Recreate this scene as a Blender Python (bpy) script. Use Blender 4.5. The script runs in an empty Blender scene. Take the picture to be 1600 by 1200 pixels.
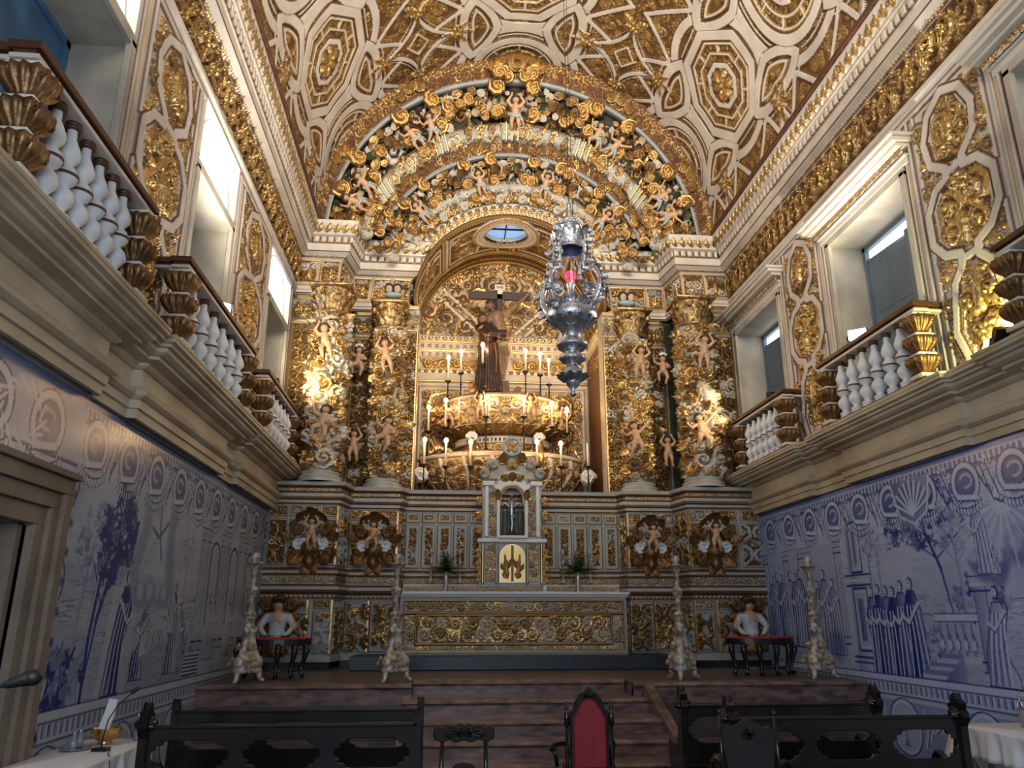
import bpy, math, random
import numpy as np
from mathutils import Vector, Matrix, Euler
PI=math.pi
random.seed(7); RNG=np.random.default_rng(7)
SC=bpy.context.scene; COL=SC.collection

# ------------------------------------------------------------------ camera
cam_d=bpy.data.cameras.new('camera'); cam=bpy.data.objects.new('camera',cam_d); COL.objects.link(cam)
cam_d.sensor_fit='HORIZONTAL'; cam_d.sensor_width=36.0; cam_d.lens=1200/1600*36.0
cam_d.clip_start=0.05; cam_d.clip_end=200
PITCH=math.atan(365/1200); YAW=math.atan(110/math.hypot(1200,365))
cam.location=(0,0,1.7); cam.rotation_euler=(PI/2+PITCH,math.radians(0.0),-YAW)
SC.camera=cam
# ------------------------------------------------------------------ colour management, world
SC.view_settings.view_transform='Standard'; SC.view_settings.look='None'
SC.view_settings.exposure=0.0; SC.view_settings.gamma=1.0; SC.view_settings.use_curve_mapping=False
SC.cycles.use_denoising=True
SC.cycles.max_bounces=6; SC.cycles.diffuse_bounces=4; SC.cycles.glossy_bounces=3; SC.cycles.transmission_bounces=4
SC.cycles.sample_clamp_indirect=6.0; SC.cycles.caustics_reflective=False; SC.cycles.caustics_refractive=False
world=bpy.data.worlds.new('world'); SC.world=world; world.use_nodes=True
wb=world.node_tree.nodes['Background']; wb.inputs[0].default_value=(0.72,0.84,1.0,1); wb.inputs[1].default_value=0.12

def lamp(name,kind,loc,energy,color,size=0.3,target=None,spot=None,size_y=None,blend=0.5):
    d=bpy.data.lights.new(name,kind); d.energy=energy; d.color=color
    if kind=='AREA':
        d.size=size
        if size_y: d.shape='RECTANGLE'; d.size_y=size_y
    else: d.shadow_soft_size=size
    if kind=='AREA' and spot: d.spread=spot
    if kind=='SPOT': d.spot_size=spot or 1.2; d.spot_blend=blend
    o=bpy.data.objects.new(name,d); COL.objects.link(o); o.location=loc
    if target is not None:
        o.rotation_euler=(Vector(target)-Vector(loc)).to_track_quat('-Z','Y').to_euler()
    return o
# warm fill lamps added high up, standing in for unseen nave windows
lamp('high_fill_light','AREA',(1.5,-1.6,9.8),570,(1.0,0.87,0.72),7.0,(1.5,14.0,13.2),spot=math.radians(72),size_y=2.5)
lamp('high_fill_light','AREA',(1.5,5.0,12.5),110,(1.0,0.86,0.68),3.0,(1.5,12.0,14.5),size_y=1.5)  # second fill lamp added under the vault, ahead of the viewer
lamp('low_fill_light','AREA',(0.0,-1.4,3.4),380,(0.72,0.84,1.0),6.0,(3.0,12.0,2.6),size_y=3.0)  # cool fill lamp added low, brightens the tile walls and altar front
# high window daylight of the chancel comes in through the lit panes built below

# ------------------------------------------------------------------ helpers: objects
def link(o,parent=None):
    COL.objects.link(o)
    if parent is not None: o.parent=parent
    return o
def wloc(o):
    v=Vector((0,0,0))
    while o is not None: v+=o.location; o=o.parent
    return v
def thing(name,label,cat,loc=(0,0,0),rz=0,group=None):
    o=bpy.data.objects.new(name,None); COL.objects.link(o); o.empty_display_size=0.1
    o.location=loc; o.rotation_euler=(0,0,rz); o['label']=label; o['category']=cat
    if group: o['group']=group
    return o
def tag(o,label,cat,group=None,kind=None):
    o['label']=label; o['category']=cat
    if group: o['group']=group
    if kind: o['kind']=kind
    return o
def dup(root,loc,rz=0,label=None,group=None,scale=None):
    r=root.copy(); COL.objects.link(r); r.location=loc; r.rotation_euler=(0,0,rz)
    if scale: r.scale=(scale,)*3
    if label: r['label']=label
    if group: r['group']=group
    for ch in list(root.children):
        c=ch.copy(); COL.objects.link(c); c.parent=r
        for g in list(ch.children):
            d=g.copy(); COL.objects.link(d); d.parent=c
    return r

class MB:
    """collects vertices and faces; build() makes one mesh object"""
    def __init__(s): s.v=[]; s.f=[]; s.m=[]; s.n=0
    def add(s,V,F,mi=0):
        V=np.asarray(V,float).reshape(-1,3)
        s.v.append(V)
        for g in (F if isinstance(F,list) and len(F) and isinstance(F[0],np.ndarray) else [F]):
            if isinstance(g,np.ndarray):
                if len(g): s.f.append(g.astype(np.int64)+s.n); s.m.append(mi)
            else:
                by={}
                for q in g: by.setdefault(len(q),[]).append(q)
                for k,l in by.items(): s.f.append(np.array(l,np.int64)+s.n); s.m.append(mi)
        s.n+=len(V); return s
    def addT(s,el,M,mi=0):
        V,F=el; M=np.array(M); return s.add(V@M[:3,:3].T+M[:3,3],F,mi)
    def build(s,name,mat,parent=None,smooth=True,local=False,color=None):
        V=np.concatenate(s.v) if s.v else np.zeros((0,3))
        if parent is not None and not local: V=V-np.array(wloc(parent))
        me=bpy.data.meshes.new(name); me.vertices.add(len(V)); me.vertices.foreach_set('co',V.astype(np.float32).ravel())
        tot=np.concatenate([np.full(len(f),f.shape[1]) for f in s.f]); idx=np.concatenate([f.ravel() for f in s.f])
        mi=np.concatenate([np.full(len(f),m) for f,m in zip(s.f,s.m)])
        me.loops.add(len(idx)); me.polygons.add(len(tot))
        me.loops.foreach_set('vertex_index',idx.astype(np.int32))
        st=np.zeros(len(tot),np.int32); st[1:]=np.cumsum(tot)[:-1]
        me.polygons.foreach_set('loop_start',st)
        try: me.polygons.foreach_set('loop_total',tot.astype(np.int32))
        except Exception: pass
        me.polygons.foreach_set('material_index',mi.astype(np.int32))
        me.update(calc_edges=True)
        me.polygons.foreach_set('use_smooth',np.full(len(tot),bool(smooth)))
        for m in (mat if isinstance(mat,(list,tuple)) else [mat]): me.materials.append(m)
        if color is not None:
            at=me.color_attributes.new('Col','FLOAT_COLOR','POINT'); at.data.foreach_set('color',color.astype(np.float32).ravel())
        o=bpy.data.objects.new(name,me); link(o,parent)
        return o
def struct(o): o['kind']='structure'; return o

# ------------------------------------------------------------------ helpers: shapes (return V,F)
def box_el(x0,x1,y0,y1,z0,z1,b=0.0):
    if b<=0:
        V=[(x,y,z) for z in (z0,z1) for y in (y0,y1) for x in (x0,x1)]
        F=[(0,2,3,1),(4,5,7,6),(0,1,5,4),(2,6,7,3),(0,4,6,2),(1,3,7,5)]
        return np.array(V,float),F
    # chamfered: three nested rings
    V=[];F=[]
    def ring(z,i): V.extend([(x0+i,y0+i*0,z),(x1-i,y0,z),(x1,y0+i,z),(x1,y1-i,z),(x1-i,y1,z),(x0+i,y1,z),(x0,y1-i,z),(x0,y0+i,z)])
    def ring2(z): V.extend([(x0+b,y0+b,z),(x1-b,y0+b,z),(x1-b,y0+b,z),(x1-b,y1-b,z),(x1-b,y1-b,z),(x0+b,y1-b,z),(x0+b,y1-b,z),(x0+b,y0+b,z)])
    ring2(z0); ring(z0+b,b); ring(z1-b,b); ring2(z1)
    for k in range(3):
        for i in range(8):
            j=(i+1)%8; F.append((8*k+i,8*k+j,8*k+8+j,8*k+8+i))
    F.append(tuple(range(7,-1,-1))); F.append(tuple(range(24,32)))
    return np.array(V,float),F
def lathe_el(prof,n=24,a0=0,a1=2*PI,cx=0,cy=0,squash=(1,1)):
    prof=np.array(prof,float); closed=abs(a1-a0-2*PI)<1e-6
    m=n if closed else n+1
    A=a0+(a1-a0)*np.arange(m)/n
    V=np.stack([cx+np.outer(prof[:,0],np.cos(A))*squash[0],cy+np.outer(prof[:,0],np.sin(A))*squash[1],np.repeat(prof[:,1][:,None],m,1)],-1).reshape(-1,3)
    k=len(prof); I,J=np.meshgrid(np.arange(k-1),np.arange(n),indexing='ij'); J2=(J+1)%m
    F=np.stack([I*m+J,I*m+J2,(I+1)*m+J2,(I+1)*m+J],-1).reshape(-1,4)
    return V,F
def tube_el(P,r,n=8,cap=True,up=(0,0,1)):
    P=np.array(P,float); k=len(P); r=np.broadcast_to(np.array(r,float),(k,))
    T=np.gradient(P,axis=0); T/=np.linalg.norm(T,axis=1)[:,None]+1e-12
    u=np.array(up,float)
    if abs(T[0]@u)>0.9: u=np.array([1.,0,0])
    N=np.zeros_like(P); N[0]=u-(u@T[0])*T[0]; N[0]/=np.linalg.norm(N[0])
    for i in range(1,k):
        q=N[i-1]-(N[i-1]@T[i])*T[i]; N[i]=q/(np.linalg.norm(q)+1e-12)
    B=np.cross(T,N); A=2*PI*np.arange(n)/n
    V=P[:,None]+r[:,None,None]*(N[:,None]*np.cos(A)[None,:,None]+B[:,None]*np.sin(A)[None,:,None]); V=V.reshape(-1,3)
    I,J=np.meshgrid(np.arange(k-1),np.arange(n),indexing='ij'); J2=(J+1)%n
    F=[np.stack([I*n+J,I*n+J2,(I+1)*n+J2,(I+1)*n+J],-1).reshape(-1,4)]
    if cap:
        V=np.concatenate([V,P[:1],P[-1:]]); a=np.arange(n)
        F.append(np.stack([(a+1)%n,a,np.full(n,k*n)],-1)); F.append(np.stack([(k-1)*n+a,(k-1)*n+(a+1)%n,np.full(n,k*n+1)],-1))
    return V,F
def capsule_el(p0,p1,r0,r1,n=12):
    p0=np.array(p0,float);p1=np.array(p1,float); d=p1-p0; L=np.linalg.norm(d)
    if L<1e-6: d=np.array([0,0,1.]);L=1e-6
    t=d/max(L,1e-9) if L>1e-6 else d
    P=[];R=[]
    for a in np.linspace(-PI/2+.12,0,4): P.append(p0+t*r0*math.sin(a));R.append(r0*math.cos(a))
    for a in np.linspace(0,PI/2-.12,4): P.append(p1+t*r1*math.sin(a));R.append(r1*math.cos(a))
    if np.linalg.norm(P[4]-P[3])<1e-6: P[4]=P[4]+t*1e-4
    return tube_el(P,R,n)
def sphere_el(c,r,n=12,sq=(1,1,1)):
    a=np.linspace(-PI/2+.05,PI/2-.05,max(5,n//2+1)); V,F=lathe_el([(math.cos(t),math.sin(t)) for t in a],n)
    return V*np.array(sq)*r+np.array(c),F
def prism_el(poly,z0,z1,axis='z'):
    """extrude polygon (list of 2d) along an axis"""
    n=len(poly); q=np.array(poly,float); lo=np.c_[q,np.full(n,z0)]; hi=np.c_[q,np.full(n,z1)]
    V=np.concatenate([lo,hi]); F=[(i,(i+1)%n,n+(i+1)%n,n+i) for i in range(n)]+[tuple(range(n-1,-1,-1)),tuple(range(n,2*n))]
    if axis=='y': V=V[:,[0,2,1]]; F=[f[::-1] for f in F]
    if axis=='x': V=V[:,[2,0,1]]
    return V,F
def T(loc=(0,0,0),rot=(0,0,0),s=1):
    if not hasattr(s,'__len__'): s=(s,s,s)
    return Matrix.Translation(loc)@Euler(rot).to_matrix().to_4x4()@Matrix.Diagonal((*s,1))
def frame(o,ex,ey,ez,s=1):
    M=np.eye(4); M[:3,0]=np.array(ex)*s; M[:3,1]=np.array(ey)*s; M[:3,2]=np.array(ez)*s; M[:3,3]=o; return M

# ------------------------------------------------------------------ materials
def mat(name,col,rough=0.5,metal=0.0,noise=None,emis=None,bump=0.0,bscale=30,spec=None,trans=0.0,coat=0.0):
    m=bpy.data.materials.new(name); m.use_nodes=True; nt=m.node_tree; b=nt.nodes['Principled BSDF']
    b.inputs['Base Color'].default_value=(*col,1); b.inputs['Roughness'].default_value=rough; b.inputs['Metallic'].default_value=metal
    if spec is not None: b.inputs['Specular IOR Level'].default_value=spec
    if trans: b.inputs['Transmission Weight'].default_value=trans
    if coat: b.inputs['Coat Weight'].default_value=coat
    if emis: b.inputs['Emission Color'].default_value=(*emis[0],1); b.inputs['Emission Strength'].default_value=emis[1]
    tc=None
    if noise or bump:
        tc=nt.nodes.new('ShaderNodeTexCoord')
    if noise:
        sc,col2,lo,hi=noise[:4]
        n=nt.nodes.new('ShaderNodeTexNoise'); n.inputs['Scale'].default_value=sc; n.inputs['Detail'].default_value=5
        if len(noise)>4:
            mp=nt.nodes.new('ShaderNodeMapping'); mp.inputs['Scale'].default_value=noise[4]; nt.links.new(tc.outputs['Object'],mp.inputs[0]); nt.links.new(mp.outputs[0],n.inputs['Vector'])
        else: nt.links.new(tc.outputs['Object'],n.inputs['Vector'])
        r=nt.nodes.new('ShaderNodeMapRange'); r.inputs[1].default_value=lo; r.inputs[2].default_value=hi; nt.links.new(n.outputs['Fac'],r.inputs[0])
        mx=nt.nodes.new('ShaderNodeMix'); mx.data_type='RGBA'; mx.inputs[6].default_value=(*col,1); mx.inputs[7].default_value=(*col2,1)
        nt.links.new(r.outputs[0],mx.inputs[0]); nt.links.new(mx.outputs[2],b.inputs['Base Color'])
    if bump:
        n2=nt.nodes.new('ShaderNodeTexNoise'); n2.inputs['Scale'].default_value=bscale; n2.inputs['Detail'].default_value=4; nt.links.new(tc.outputs['Object'],n2.inputs['Vector'])
        bp=nt.nodes.new('ShaderNodeBump'); bp.inputs['Strength'].default_value=bump; bp.inputs['Distance'].default_value=0.02
        nt.links.new(n2.outputs['Fac'],bp.inputs['Height']); nt.links.new(bp.outputs[0],b.inputs['Normal'])
    return m
def mat_attr(name,rough=0.55,mrough=0.33,metal=0.9,vary=0.25,bump=0.15,spec=0.4):
    """colour from the mesh's own 'Col' attribute; its alpha says how much of the spot is gold leaf"""
    m=bpy.data.materials.new(name); m.use_nodes=True; nt=m.node_tree; b=nt.nodes['Principled BSDF']; L=nt.links
    a=nt.nodes.new('ShaderNodeAttribute'); a.attribute_name='Col'
    tc=nt.nodes.new('ShaderNodeTexCoord'); n=nt.nodes.new('ShaderNodeTexNoise'); n.inputs['Scale'].default_value=2.2; n.inputs['Detail'].default_value=7
    L.new(tc.outputs['Object'],n.inputs['Vector'])
    r=nt.nodes.new('ShaderNodeMapRange'); r.inputs[1].default_value=.3; r.inputs[2].default_value=.7; r.inputs[3].default_value=1-vary; r.inputs[4].default_value=1.0; L.new(n.outputs['Fac'],r.inputs[0])
    mx=nt.nodes.new('ShaderNodeMix'); mx.data_type='RGBA'; mx.blend_type='MULTIPLY'; mx.inputs[0].default_value=1.0
    L.new(a.outputs['Color'],mx.inputs[6]); L.new(r.outputs[0],mx.inputs[7]); L.new(mx.outputs[2],b.inputs['Base Color'])
    mm=nt.nodes.new('ShaderNodeMath'); mm.operation='MULTIPLY'; mm.inputs[1].default_value=metal; L.new(a.outputs['Alpha'],mm.inputs[0]); L.new(mm.outputs[0],b.inputs['Metallic'])
    rr=nt.nodes.new('ShaderNodeMapRange'); rr.inputs[3].default_value=rough; rr.inputs[4].default_value=mrough; L.new(a.outputs['Alpha'],rr.inputs[0]); L.new(rr.outputs[0],b.inputs['Roughness'])
    b.inputs['Specular IOR Level'].default_value=spec
    if bump:
        n2=nt.nodes.new('ShaderNodeTexNoise'); n2.inputs['Scale'].default_value=45; n2.inputs['Detail'].default_value=3; L.new(tc.outputs['Object'],n2.inputs['Vector'])
        bp=nt.nodes.new('ShaderNodeBump'); bp.inputs['Strength'].default_value=bump; bp.inputs['Distance'].default_value=0.015
        L.new(n2.outputs['Fac'],bp.inputs['Height']); L.new(bp.outputs[0],b.inputs['Normal'])
    return m
M_relief=mat_attr('gilded_carving')
M_tile=mat_attr('painted_glazed_tiles',rough=0.22,metal=0.0,vary=0.10,bump=0.04,spec=0.5)
M_gold=mat('gold_leaf',(0.70,0.47,0.19),0.36,0.85,noise=(5,(0.34,0.19,0.07),.35,.65),bump=.15,bscale=40)
M_offw=mat('aged_white_carving',(.60,.57,.51),.5,noise=(6,(.42,.33,.2),.4,.7))
M_greyw=mat('grey_white_paint',(.50,.49,.46),.5,noise=(4,(.36,.31,.24),.35,.7))
M_capital=mat('patchy_gilding',(.62,.42,.18),.38,.8,noise=(11,(.26,.16,.08),.42,.58),bump=.5,bscale=30)
M_pale=mat('pale_painted_flesh',(.66,.47,.36),.5)
M_cream=mat('cream_carving',(.62,.50,.34),.45,.15,noise=(5,(.48,.34,.2),.35,.7))
M_dgold=mat('old_dark_gold',(0.29,0.165,0.07),0.40,0.7,noise=(6,(0.13,0.06,0.022),.35,.7),bump=.2,bscale=40)
M_white=mat('cream_painted_wood',(0.80,0.74,0.64),0.5,noise=(1.5,(0.66,0.58,0.47),.35,.75))
M_chalk=mat('white_painted_wood',(0.80,0.81,0.82),0.45,noise=(2,(0.66,0.67,0.69),.4,.8))
M_brown=mat('red_brown_painted_wood',(0.13,0.05,0.025),0.4,noise=(3,(0.07,0.025,0.012),.3,.7))
M_stone=mat('lioz_stone',(0.58,0.49,0.35),0.55,noise=(1.3,(0.40,0.30,0.19),.35,.7),bump=.12,bscale=14)
M_stone2=mat('pale_veined_stone',(0.62,0.55,0.43),0.5,noise=(2.0,(0.42,0.38,0.32),.4,.7),bump=.08,bscale=9)
M_skin=mat('painted_flesh',(0.62,0.40,0.24),0.45,noise=(6,(0.50,0.29,0.15),.35,.7))
M_skin2=mat('dark_painted_flesh',(0.30,0.16,0.09),0.45,noise=(6,(0.20,0.10,0.05),.35,.7))
M_hair=mat('dark_painted_hair',(0.05,0.03,0.02),0.5,bump=.3,bscale=60)
M_robe=mat('dark_brown_painted_habit',(0.055,0.028,0.018),0.32,noise=(5,(0.025,0.012,0.01),.35,.7),bump=.15,bscale=20)
M_bluecl=mat('pale_blue_painted_drapery',(0.36,0.47,0.50),0.5)
M_green=mat('dark_green_painted_leaf',(0.04,0.06,0.02),0.45)
M_silver=mat('old_silver',(0.80,0.80,0.82),0.30,0.9,noise=(9,(0.42,0.42,0.45),.35,.65),bump=.4,bscale=38)
M_navy=mat('blue_enamel_lining',(0.07,0.16,0.42),0.4,bump=.3,bscale=15)
M_dark=mat('black_varnished_wood',(0.018,0.014,0.013),0.22,noise=(3,(0.008,0.007,0.007),.3,.7))
M_iron=mat('black_iron',(0.025,0.02,0.018),0.4,0.5)
M_candle=mat('wax_white_tube',(0.85,0.78,0.62),0.5)
M_bulb=mat('lit_bulb',(1,0.85,0.6),0.3,emis=((1.0,0.66,0.30),30))
M_redcl=mat('red_velvet',(0.32,0.012,0.028),0.65,noise=(12,(0.20,0.008,0.018),.3,.7))
M_redtop=mat('red_cloth_top',(0.42,0.02,0.02),0.7)
M_cloth=mat('white_linen',(0.86,0.85,0.86),0.8,bump=.2,bscale=8)
M_marble=mat('red_brown_marble',(0.27,0.155,0.13),0.28,noise=(4,(0.075,0.05,0.045),.35,.65,(1,1,3)))
M_floor=mat('worn_presbytery_floor',(0.115,0.088,0.066),0.35,noise=(1.5,(0.06,0.048,0.04),.35,.7))
M_nave=mat('dark_wood_floor',(0.05,0.035,0.028),0.4,noise=(3,(0.03,0.02,0.018),.3,.7,(1,.2,1)))
M_navy2=mat('dark_blue_painted_step',(0.018,0.028,0.05),0.4,noise=(2,(0.015,0.02,0.035),.35,.7))
M_door=mat('grey_blue_painted_door',(0.17,0.22,0.26),0.45,noise=(2,(0.12,0.16,0.19),.35,.7))
M_bdoor=mat('bright_blue_painted_door',(0.10,0.24,0.42),0.45)
M_sky=mat('daylight_pane',(0.6,0.7,0.85),0.3,emis=((0.80,0.88,1.0),2.6))
M_sky2=mat('skylight_pane',(0.2,0.35,0.6),0.3,emis=((0.30,0.50,0.85),0.85))
M_flood=mat('lit_floodlight_lens',(1,1,1),0.3,emis=((0.80,0.93,1.0),120))
M_stone3=mat('dark_aged_stone',(0.27,0.215,0.16),0.6,noise=(1.6,(0.15,0.11,0.08),.35,.7),bump=.12,bscale=14)
M_black=mat('black_plastic',(0.006,0.006,0.007),0.5)
M_brass=mat('polished_brass',(0.80,0.52,0.16),0.22,1.0)
M_steel=mat('brushed_steel',(0.55,0.55,0.56),0.25,1.0)
M_paper=mat('white_paper',(0.78,0.78,0.76),0.8)
M_leaf=mat('fern_green',(0.05,0.14,0.025),0.5,noise=(9,(0.02,0.07,0.012),.35,.7))
M_redglass=mat('lit_red_glass',(0.9,0.02,0.08),0.2,emis=((1.0,0.02,0.06),2.5))
M_lgreen=mat('dark_green_niche_lining',(0.03,0.07,0.06),0.5)
M_wood=mat('warm_brown_wood',(0.22,0.10,0.035),0.5,noise=(3,(0.13,0.055,0.02),.3,.7,(3,3,.6)))
M_dwood=mat('dark_purple_brown_wood',(0.055,0.03,0.03),0.5)
M_glass=mat('clear_plastic_bottle',(0.5,0.58,0.62),0.15,trans=0.6)
M_fabricw=mat('white_painted_shirt',(0.55,0.60,0.66),0.6)

# ------------------------------------------------------------------ raster carving
PAL=np.array([[0.78,0.70,0.61,0.0],   #0 cream white
              [0.66,0.45,0.19,1.0],   #1 gold
              [0.15,0.062,0.026,0.15],#2 brown bole
              [0.05,0.06,0.03,0.0],   #3 dark green/black
              [0.45,0.47,0.46,0.0],   #4 grey-blue white
              [0.58,0.40,0.25,0.0],   #5 flesh
              [0.36,0.22,0.085,0.8],  #6 old gold
              [0.22,0.12,0.045,0.5],  #7 dark gilding
              [0.60,0.50,0.36,0.0],   #8 tan
              [0.25,0.36,0.38,0.0],   #9 blue cloth
              [0.02,0.016,0.012,0.0]])#10 black
class Ras:
    def __init__(s,x0,x1,y0,y1,res,base=0):
        s.nx=max(2,int(round((x1-x0)/res))+1); s.ny=max(2,int(round((y1-y0)/res))+1)
        s.x=np.linspace(x0,x1,s.nx); s.y=np.linspace(y0,y1,s.ny); s.res=res
        s.H=np.zeros((s.ny,s.nx)); s.C=np.full((s.ny,s.nx),base,np.int8)
        s.x0,s.x1,s.y0,s.y1=x0,x1,y0,y1; s.clip=None
    def win(s,a,b,c,d):
        if s.clip: a=max(a,s.clip[0]);b=max(a,min(b,s.clip[1]));c=max(c,s.clip[2]);d=max(c,min(d,s.clip[3]))
        i0,i1=np.searchsorted(s.x,[a,b]); j0,j1=np.searchsorted(s.y,[c,d])
        sl=(slice(j0,j1),slice(i0,i1)); return sl,s.x[None,i0:i1],s.y[j0:j1,None]
    def put(s,sl,h,m,cls):
        Hs=s.H[sl]; h=np.broadcast_to(h,Hs.shape); m=np.broadcast_to(m,Hs.shape)&(h>Hs); Hs[m]=h[m]; s.C[sl][m]=cls
    def setv(s,sl,h,m,cls):
        Hs=s.H[sl]; h=np.broadcast_to(h,Hs.shape); m=np.broadcast_to(m,Hs.shape); Hs[m]=h[m]; s.C[sl][m]=cls
    def vol(s,x,y,r,a=0.,d=1,h=.05,cls=1,turns=1.05,base=0.):
        sl,X,Y=s.win(x-1.2*r,x+1.2*r,y-1.2*r,y+1.2*r)
        if s.H[sl].size==0: return
        dx=X-x; dy=Y-y; rho=np.hypot(dx,dy)/r; phi=np.arctan2(dy,dx)*d
        q=rho/(1+.13*np.abs(np.sin(3.5*phi+a)))
        fr=np.mod((phi+a)/(2*PI)+turns*np.log(q+.1),1.0); ridge=1-np.abs(2*fr-1)
        prof=np.sqrt(ridge)*(.93+.07*np.cos(12*phi+9*q))
        hh=h*(.55+.65*(1-q))*prof; m=(q<1)&(ridge>.40)
        s.put(sl,base+hh,m,cls)
        e=q/.17; s.put(sl,base+h*1.25*np.sqrt(np.clip(1-e*e,0,1)),e<1,cls)
    def leaf(s,x,y,L,w,a,h=.04,cls=1,base=0.,bend=0.):
        R_=max(L,w)*1.15; sl,X,Y=s.win(x-R_,x+R_,y-R_,y+R_)
        if s.H[sl].size==0: return
        ca,sa=math.cos(a),math.sin(a); u=((X-x)*ca+(Y-y)*sa)/L; v=(-(X-x)*sa+(Y-y)*ca)/w
        v=v+bend*u*u
        uc=np.clip(u,0,1); wid=np.sin(PI*uc**.75)*(1-.30*np.abs(np.sin(4.5*PI*uc)))+1e-4; t=np.abs(v)/wid
        m=(u>0)&(u<1)&(t<1)
        hh=h*np.sqrt(np.clip(1-t*t,0,1))*(.75+.25*np.cos(t*9-6*uc))*(.6+.6*uc)
        s.put(sl,base+hh,m,cls)
    def ros(s,x,y,r,h=.05,n=6,cls=1,base=0.,sq=1.):
        sl,X,Y=s.win(x-r,x+r,y-r,y+r)
        if s.H[sl].size==0: return
        dx=X-x;dy=(Y-y)*sq; rho=np.hypot(dx,dy)/r; phi=np.arctan2(dy,dx)
        e=.72+.28*np.abs(np.cos(n/2*phi)); q=rho/e
        hh=h*(np.sin(np.clip(q,0,1)*PI)**.6*.8*(.8+.2*np.cos(n*phi))); s.put(sl,base+hh,(q<1),cls)
        s.put(sl,base+h*np.sqrt(np.clip(1-(rho/.25)**2,0,1)),rho<.25,cls)
    def band(s,D,w,h=.04,cls=0,ew=.03,ecls=2,eh=None,sl=None,mask=None):
        """flat strap where |D|<w, with a rounded edge line beyond it"""
        if sl is None: sl=(slice(None),slice(None))
        A=np.abs(D); m=A<w; e=(A>=w)&(A<w+ew)
        if mask is not None: m=m&mask; e=e&mask
        s.put(sl,np.full(A.shape,h),m,cls); s.put(sl,np.full(A.shape,h*.45 if eh is None else eh),e,ecls)
    def seg(s,pts,w,h=.04,cls=0,ew=.025,ecls=2,eh=None,closed=False,round_=False):
        P=np.array(pts,float)
        if closed: P=np.vstack([P,P[:1]])
        e=w+ew+.01; sl,X,Y=s.win(P[:,0].min()-e,P[:,0].max()+e,P[:,1].min()-e,P[:,1].max()+e)
        if s.H[sl].size==0: return
        D=np.full(s.H[sl].shape,9.)
        for (ax,ay),(bx,by) in zip(P[:-1],P[1:]):
            dx,dy=bx-ax,by-ay; l2=dx*dx+dy*dy+1e-12; t=np.clip(((X-ax)*dx+(Y-ay)*dy)/l2,0,1)
            D=np.minimum(D,np.hypot(X-ax-t*dx,Y-ay-t*dy))
        if round_:
            t=np.clip(D/w,0,1); s.put(sl,h*np.sqrt(1-t*t),D<w,cls)
        else: s.band(D,w,h,cls,ew,ecls,eh,sl)
    def rect(s,a,b,c,d,h,cls,force=False):
        sl,X,Y=s.win(a,b,c,d)
        (s.setv if force else s.put)(sl,h,True,cls)
    def bulge(s,a,b,c,d,h,ax='y'):
        """adds a half-round swelling to what is there"""
        sl,X,Y=s.win(a,b,c,d); t=(2*(Y-c)/(d-c)-1) if ax=='y' else (2*(X-a)/(b-a)-1)
        s.H[sl]+=h*np.sqrt(np.clip(1-t*t,0,1))
    def fill(s,a,b,c,d,r0,r1,n,h=.05,cls=1,sym=None,test=None,base=0.,leaves=True,hk=1.0,pal=None,dens=.86,free=False):
        if base==0. or sym is not None: s.clip=(a,b,c,d)
        L=[]; rs=np.sort(RNG.uniform(0,1,n)**1.5)[::-1]*(r1-r0)+r0
        for r in rs:
            for _ in range(14):
                x=RNG.uniform(a+r*.5,b-r*.5) if b-a>r else (a+b)/2; y=RNG.uniform(c+r*.7,d-r*.7) if d-c>1.4*r else (c+d)/2
                if sym is not None and x>sym: x=2*sym-x
                if sym is not None and x>sym-r*.8 and x<sym: x=sym-r*.9
                if test is not None and not test(x,y): continue
                if free and s.H[min(s.ny-1,int((y-s.y0)/s.res)),min(s.nx-1,int((x-s.x0)/s.res))]>.012: continue
                if all((x-p)**2+(y-q)**2>(dens*(r+k))**2 for p,q,k in L): break
            else: continue
            L.append((x,y,r))
        for (x,y,r) in L:
            an=RNG.uniform(0,6.28); dd=RNG.choice([-1,1]); hh=h*(.55+.6*r/r1)*hk; cc=cls if pal is None else int(RNG.choice(pal)); lc=cc if pal is None else int(RNG.choice(pal))
            for k in ((0,1) if sym is not None else (0,)):
                xx=2*sym-x if k else x
                if RNG.uniform()<.8 or k: s.vol(xx,y,r,an,dd*(-1 if k else 1),hh,cc,base=base)
                else: s.ros(xx,y,r*.9,hh,int(RNG.integers(5,8)),cc,base)
                if leaves:
                    for q in range(3):
                        aa=an*1.7+q*2.1; 
                        if k: aa=PI-aa
                        s.leaf(xx+math.cos(aa)*r*.85,y+math.sin(aa)*r*.85,r*.75,r*.30,aa,hh*.7,lc,base)
        s.clip=None
        return L
    def rinceau(s,a,b,c,d,h=.05,cls=1,base=0.,n=None,sym=False):
        """running scrolls along x"""
        H=(d-c); n=n or max(1,int(round((b-a)/(H*.95)))); w=(b-a)/n; r=min(w,H)*.46
        for i in range(n):
            x=a+(i+.5)*w; y=(c+d)/2+(-1)**i*H*.03; dd=(-1)**i
            if sym and i>=n/2: dd=-dd
            s.vol(x,y,r,0.6*i,dd,h,cls,base=base)
            for k in (-1,1):
                s.leaf(x+k*w*.38,c+H*.5-k*dd*H*.12,H*.5,H*.17,dd*k*1.0+(PI if k<0 else 0),h*.9,cls,base)
                s.leaf(x+k*w*.34,c+H*.5+k*dd*H*.20,H*.36,H*.14,-dd*k*1.2,h*.8,cls,base)
    def color(s,vary=.0):
        return PAL[s.C]
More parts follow.
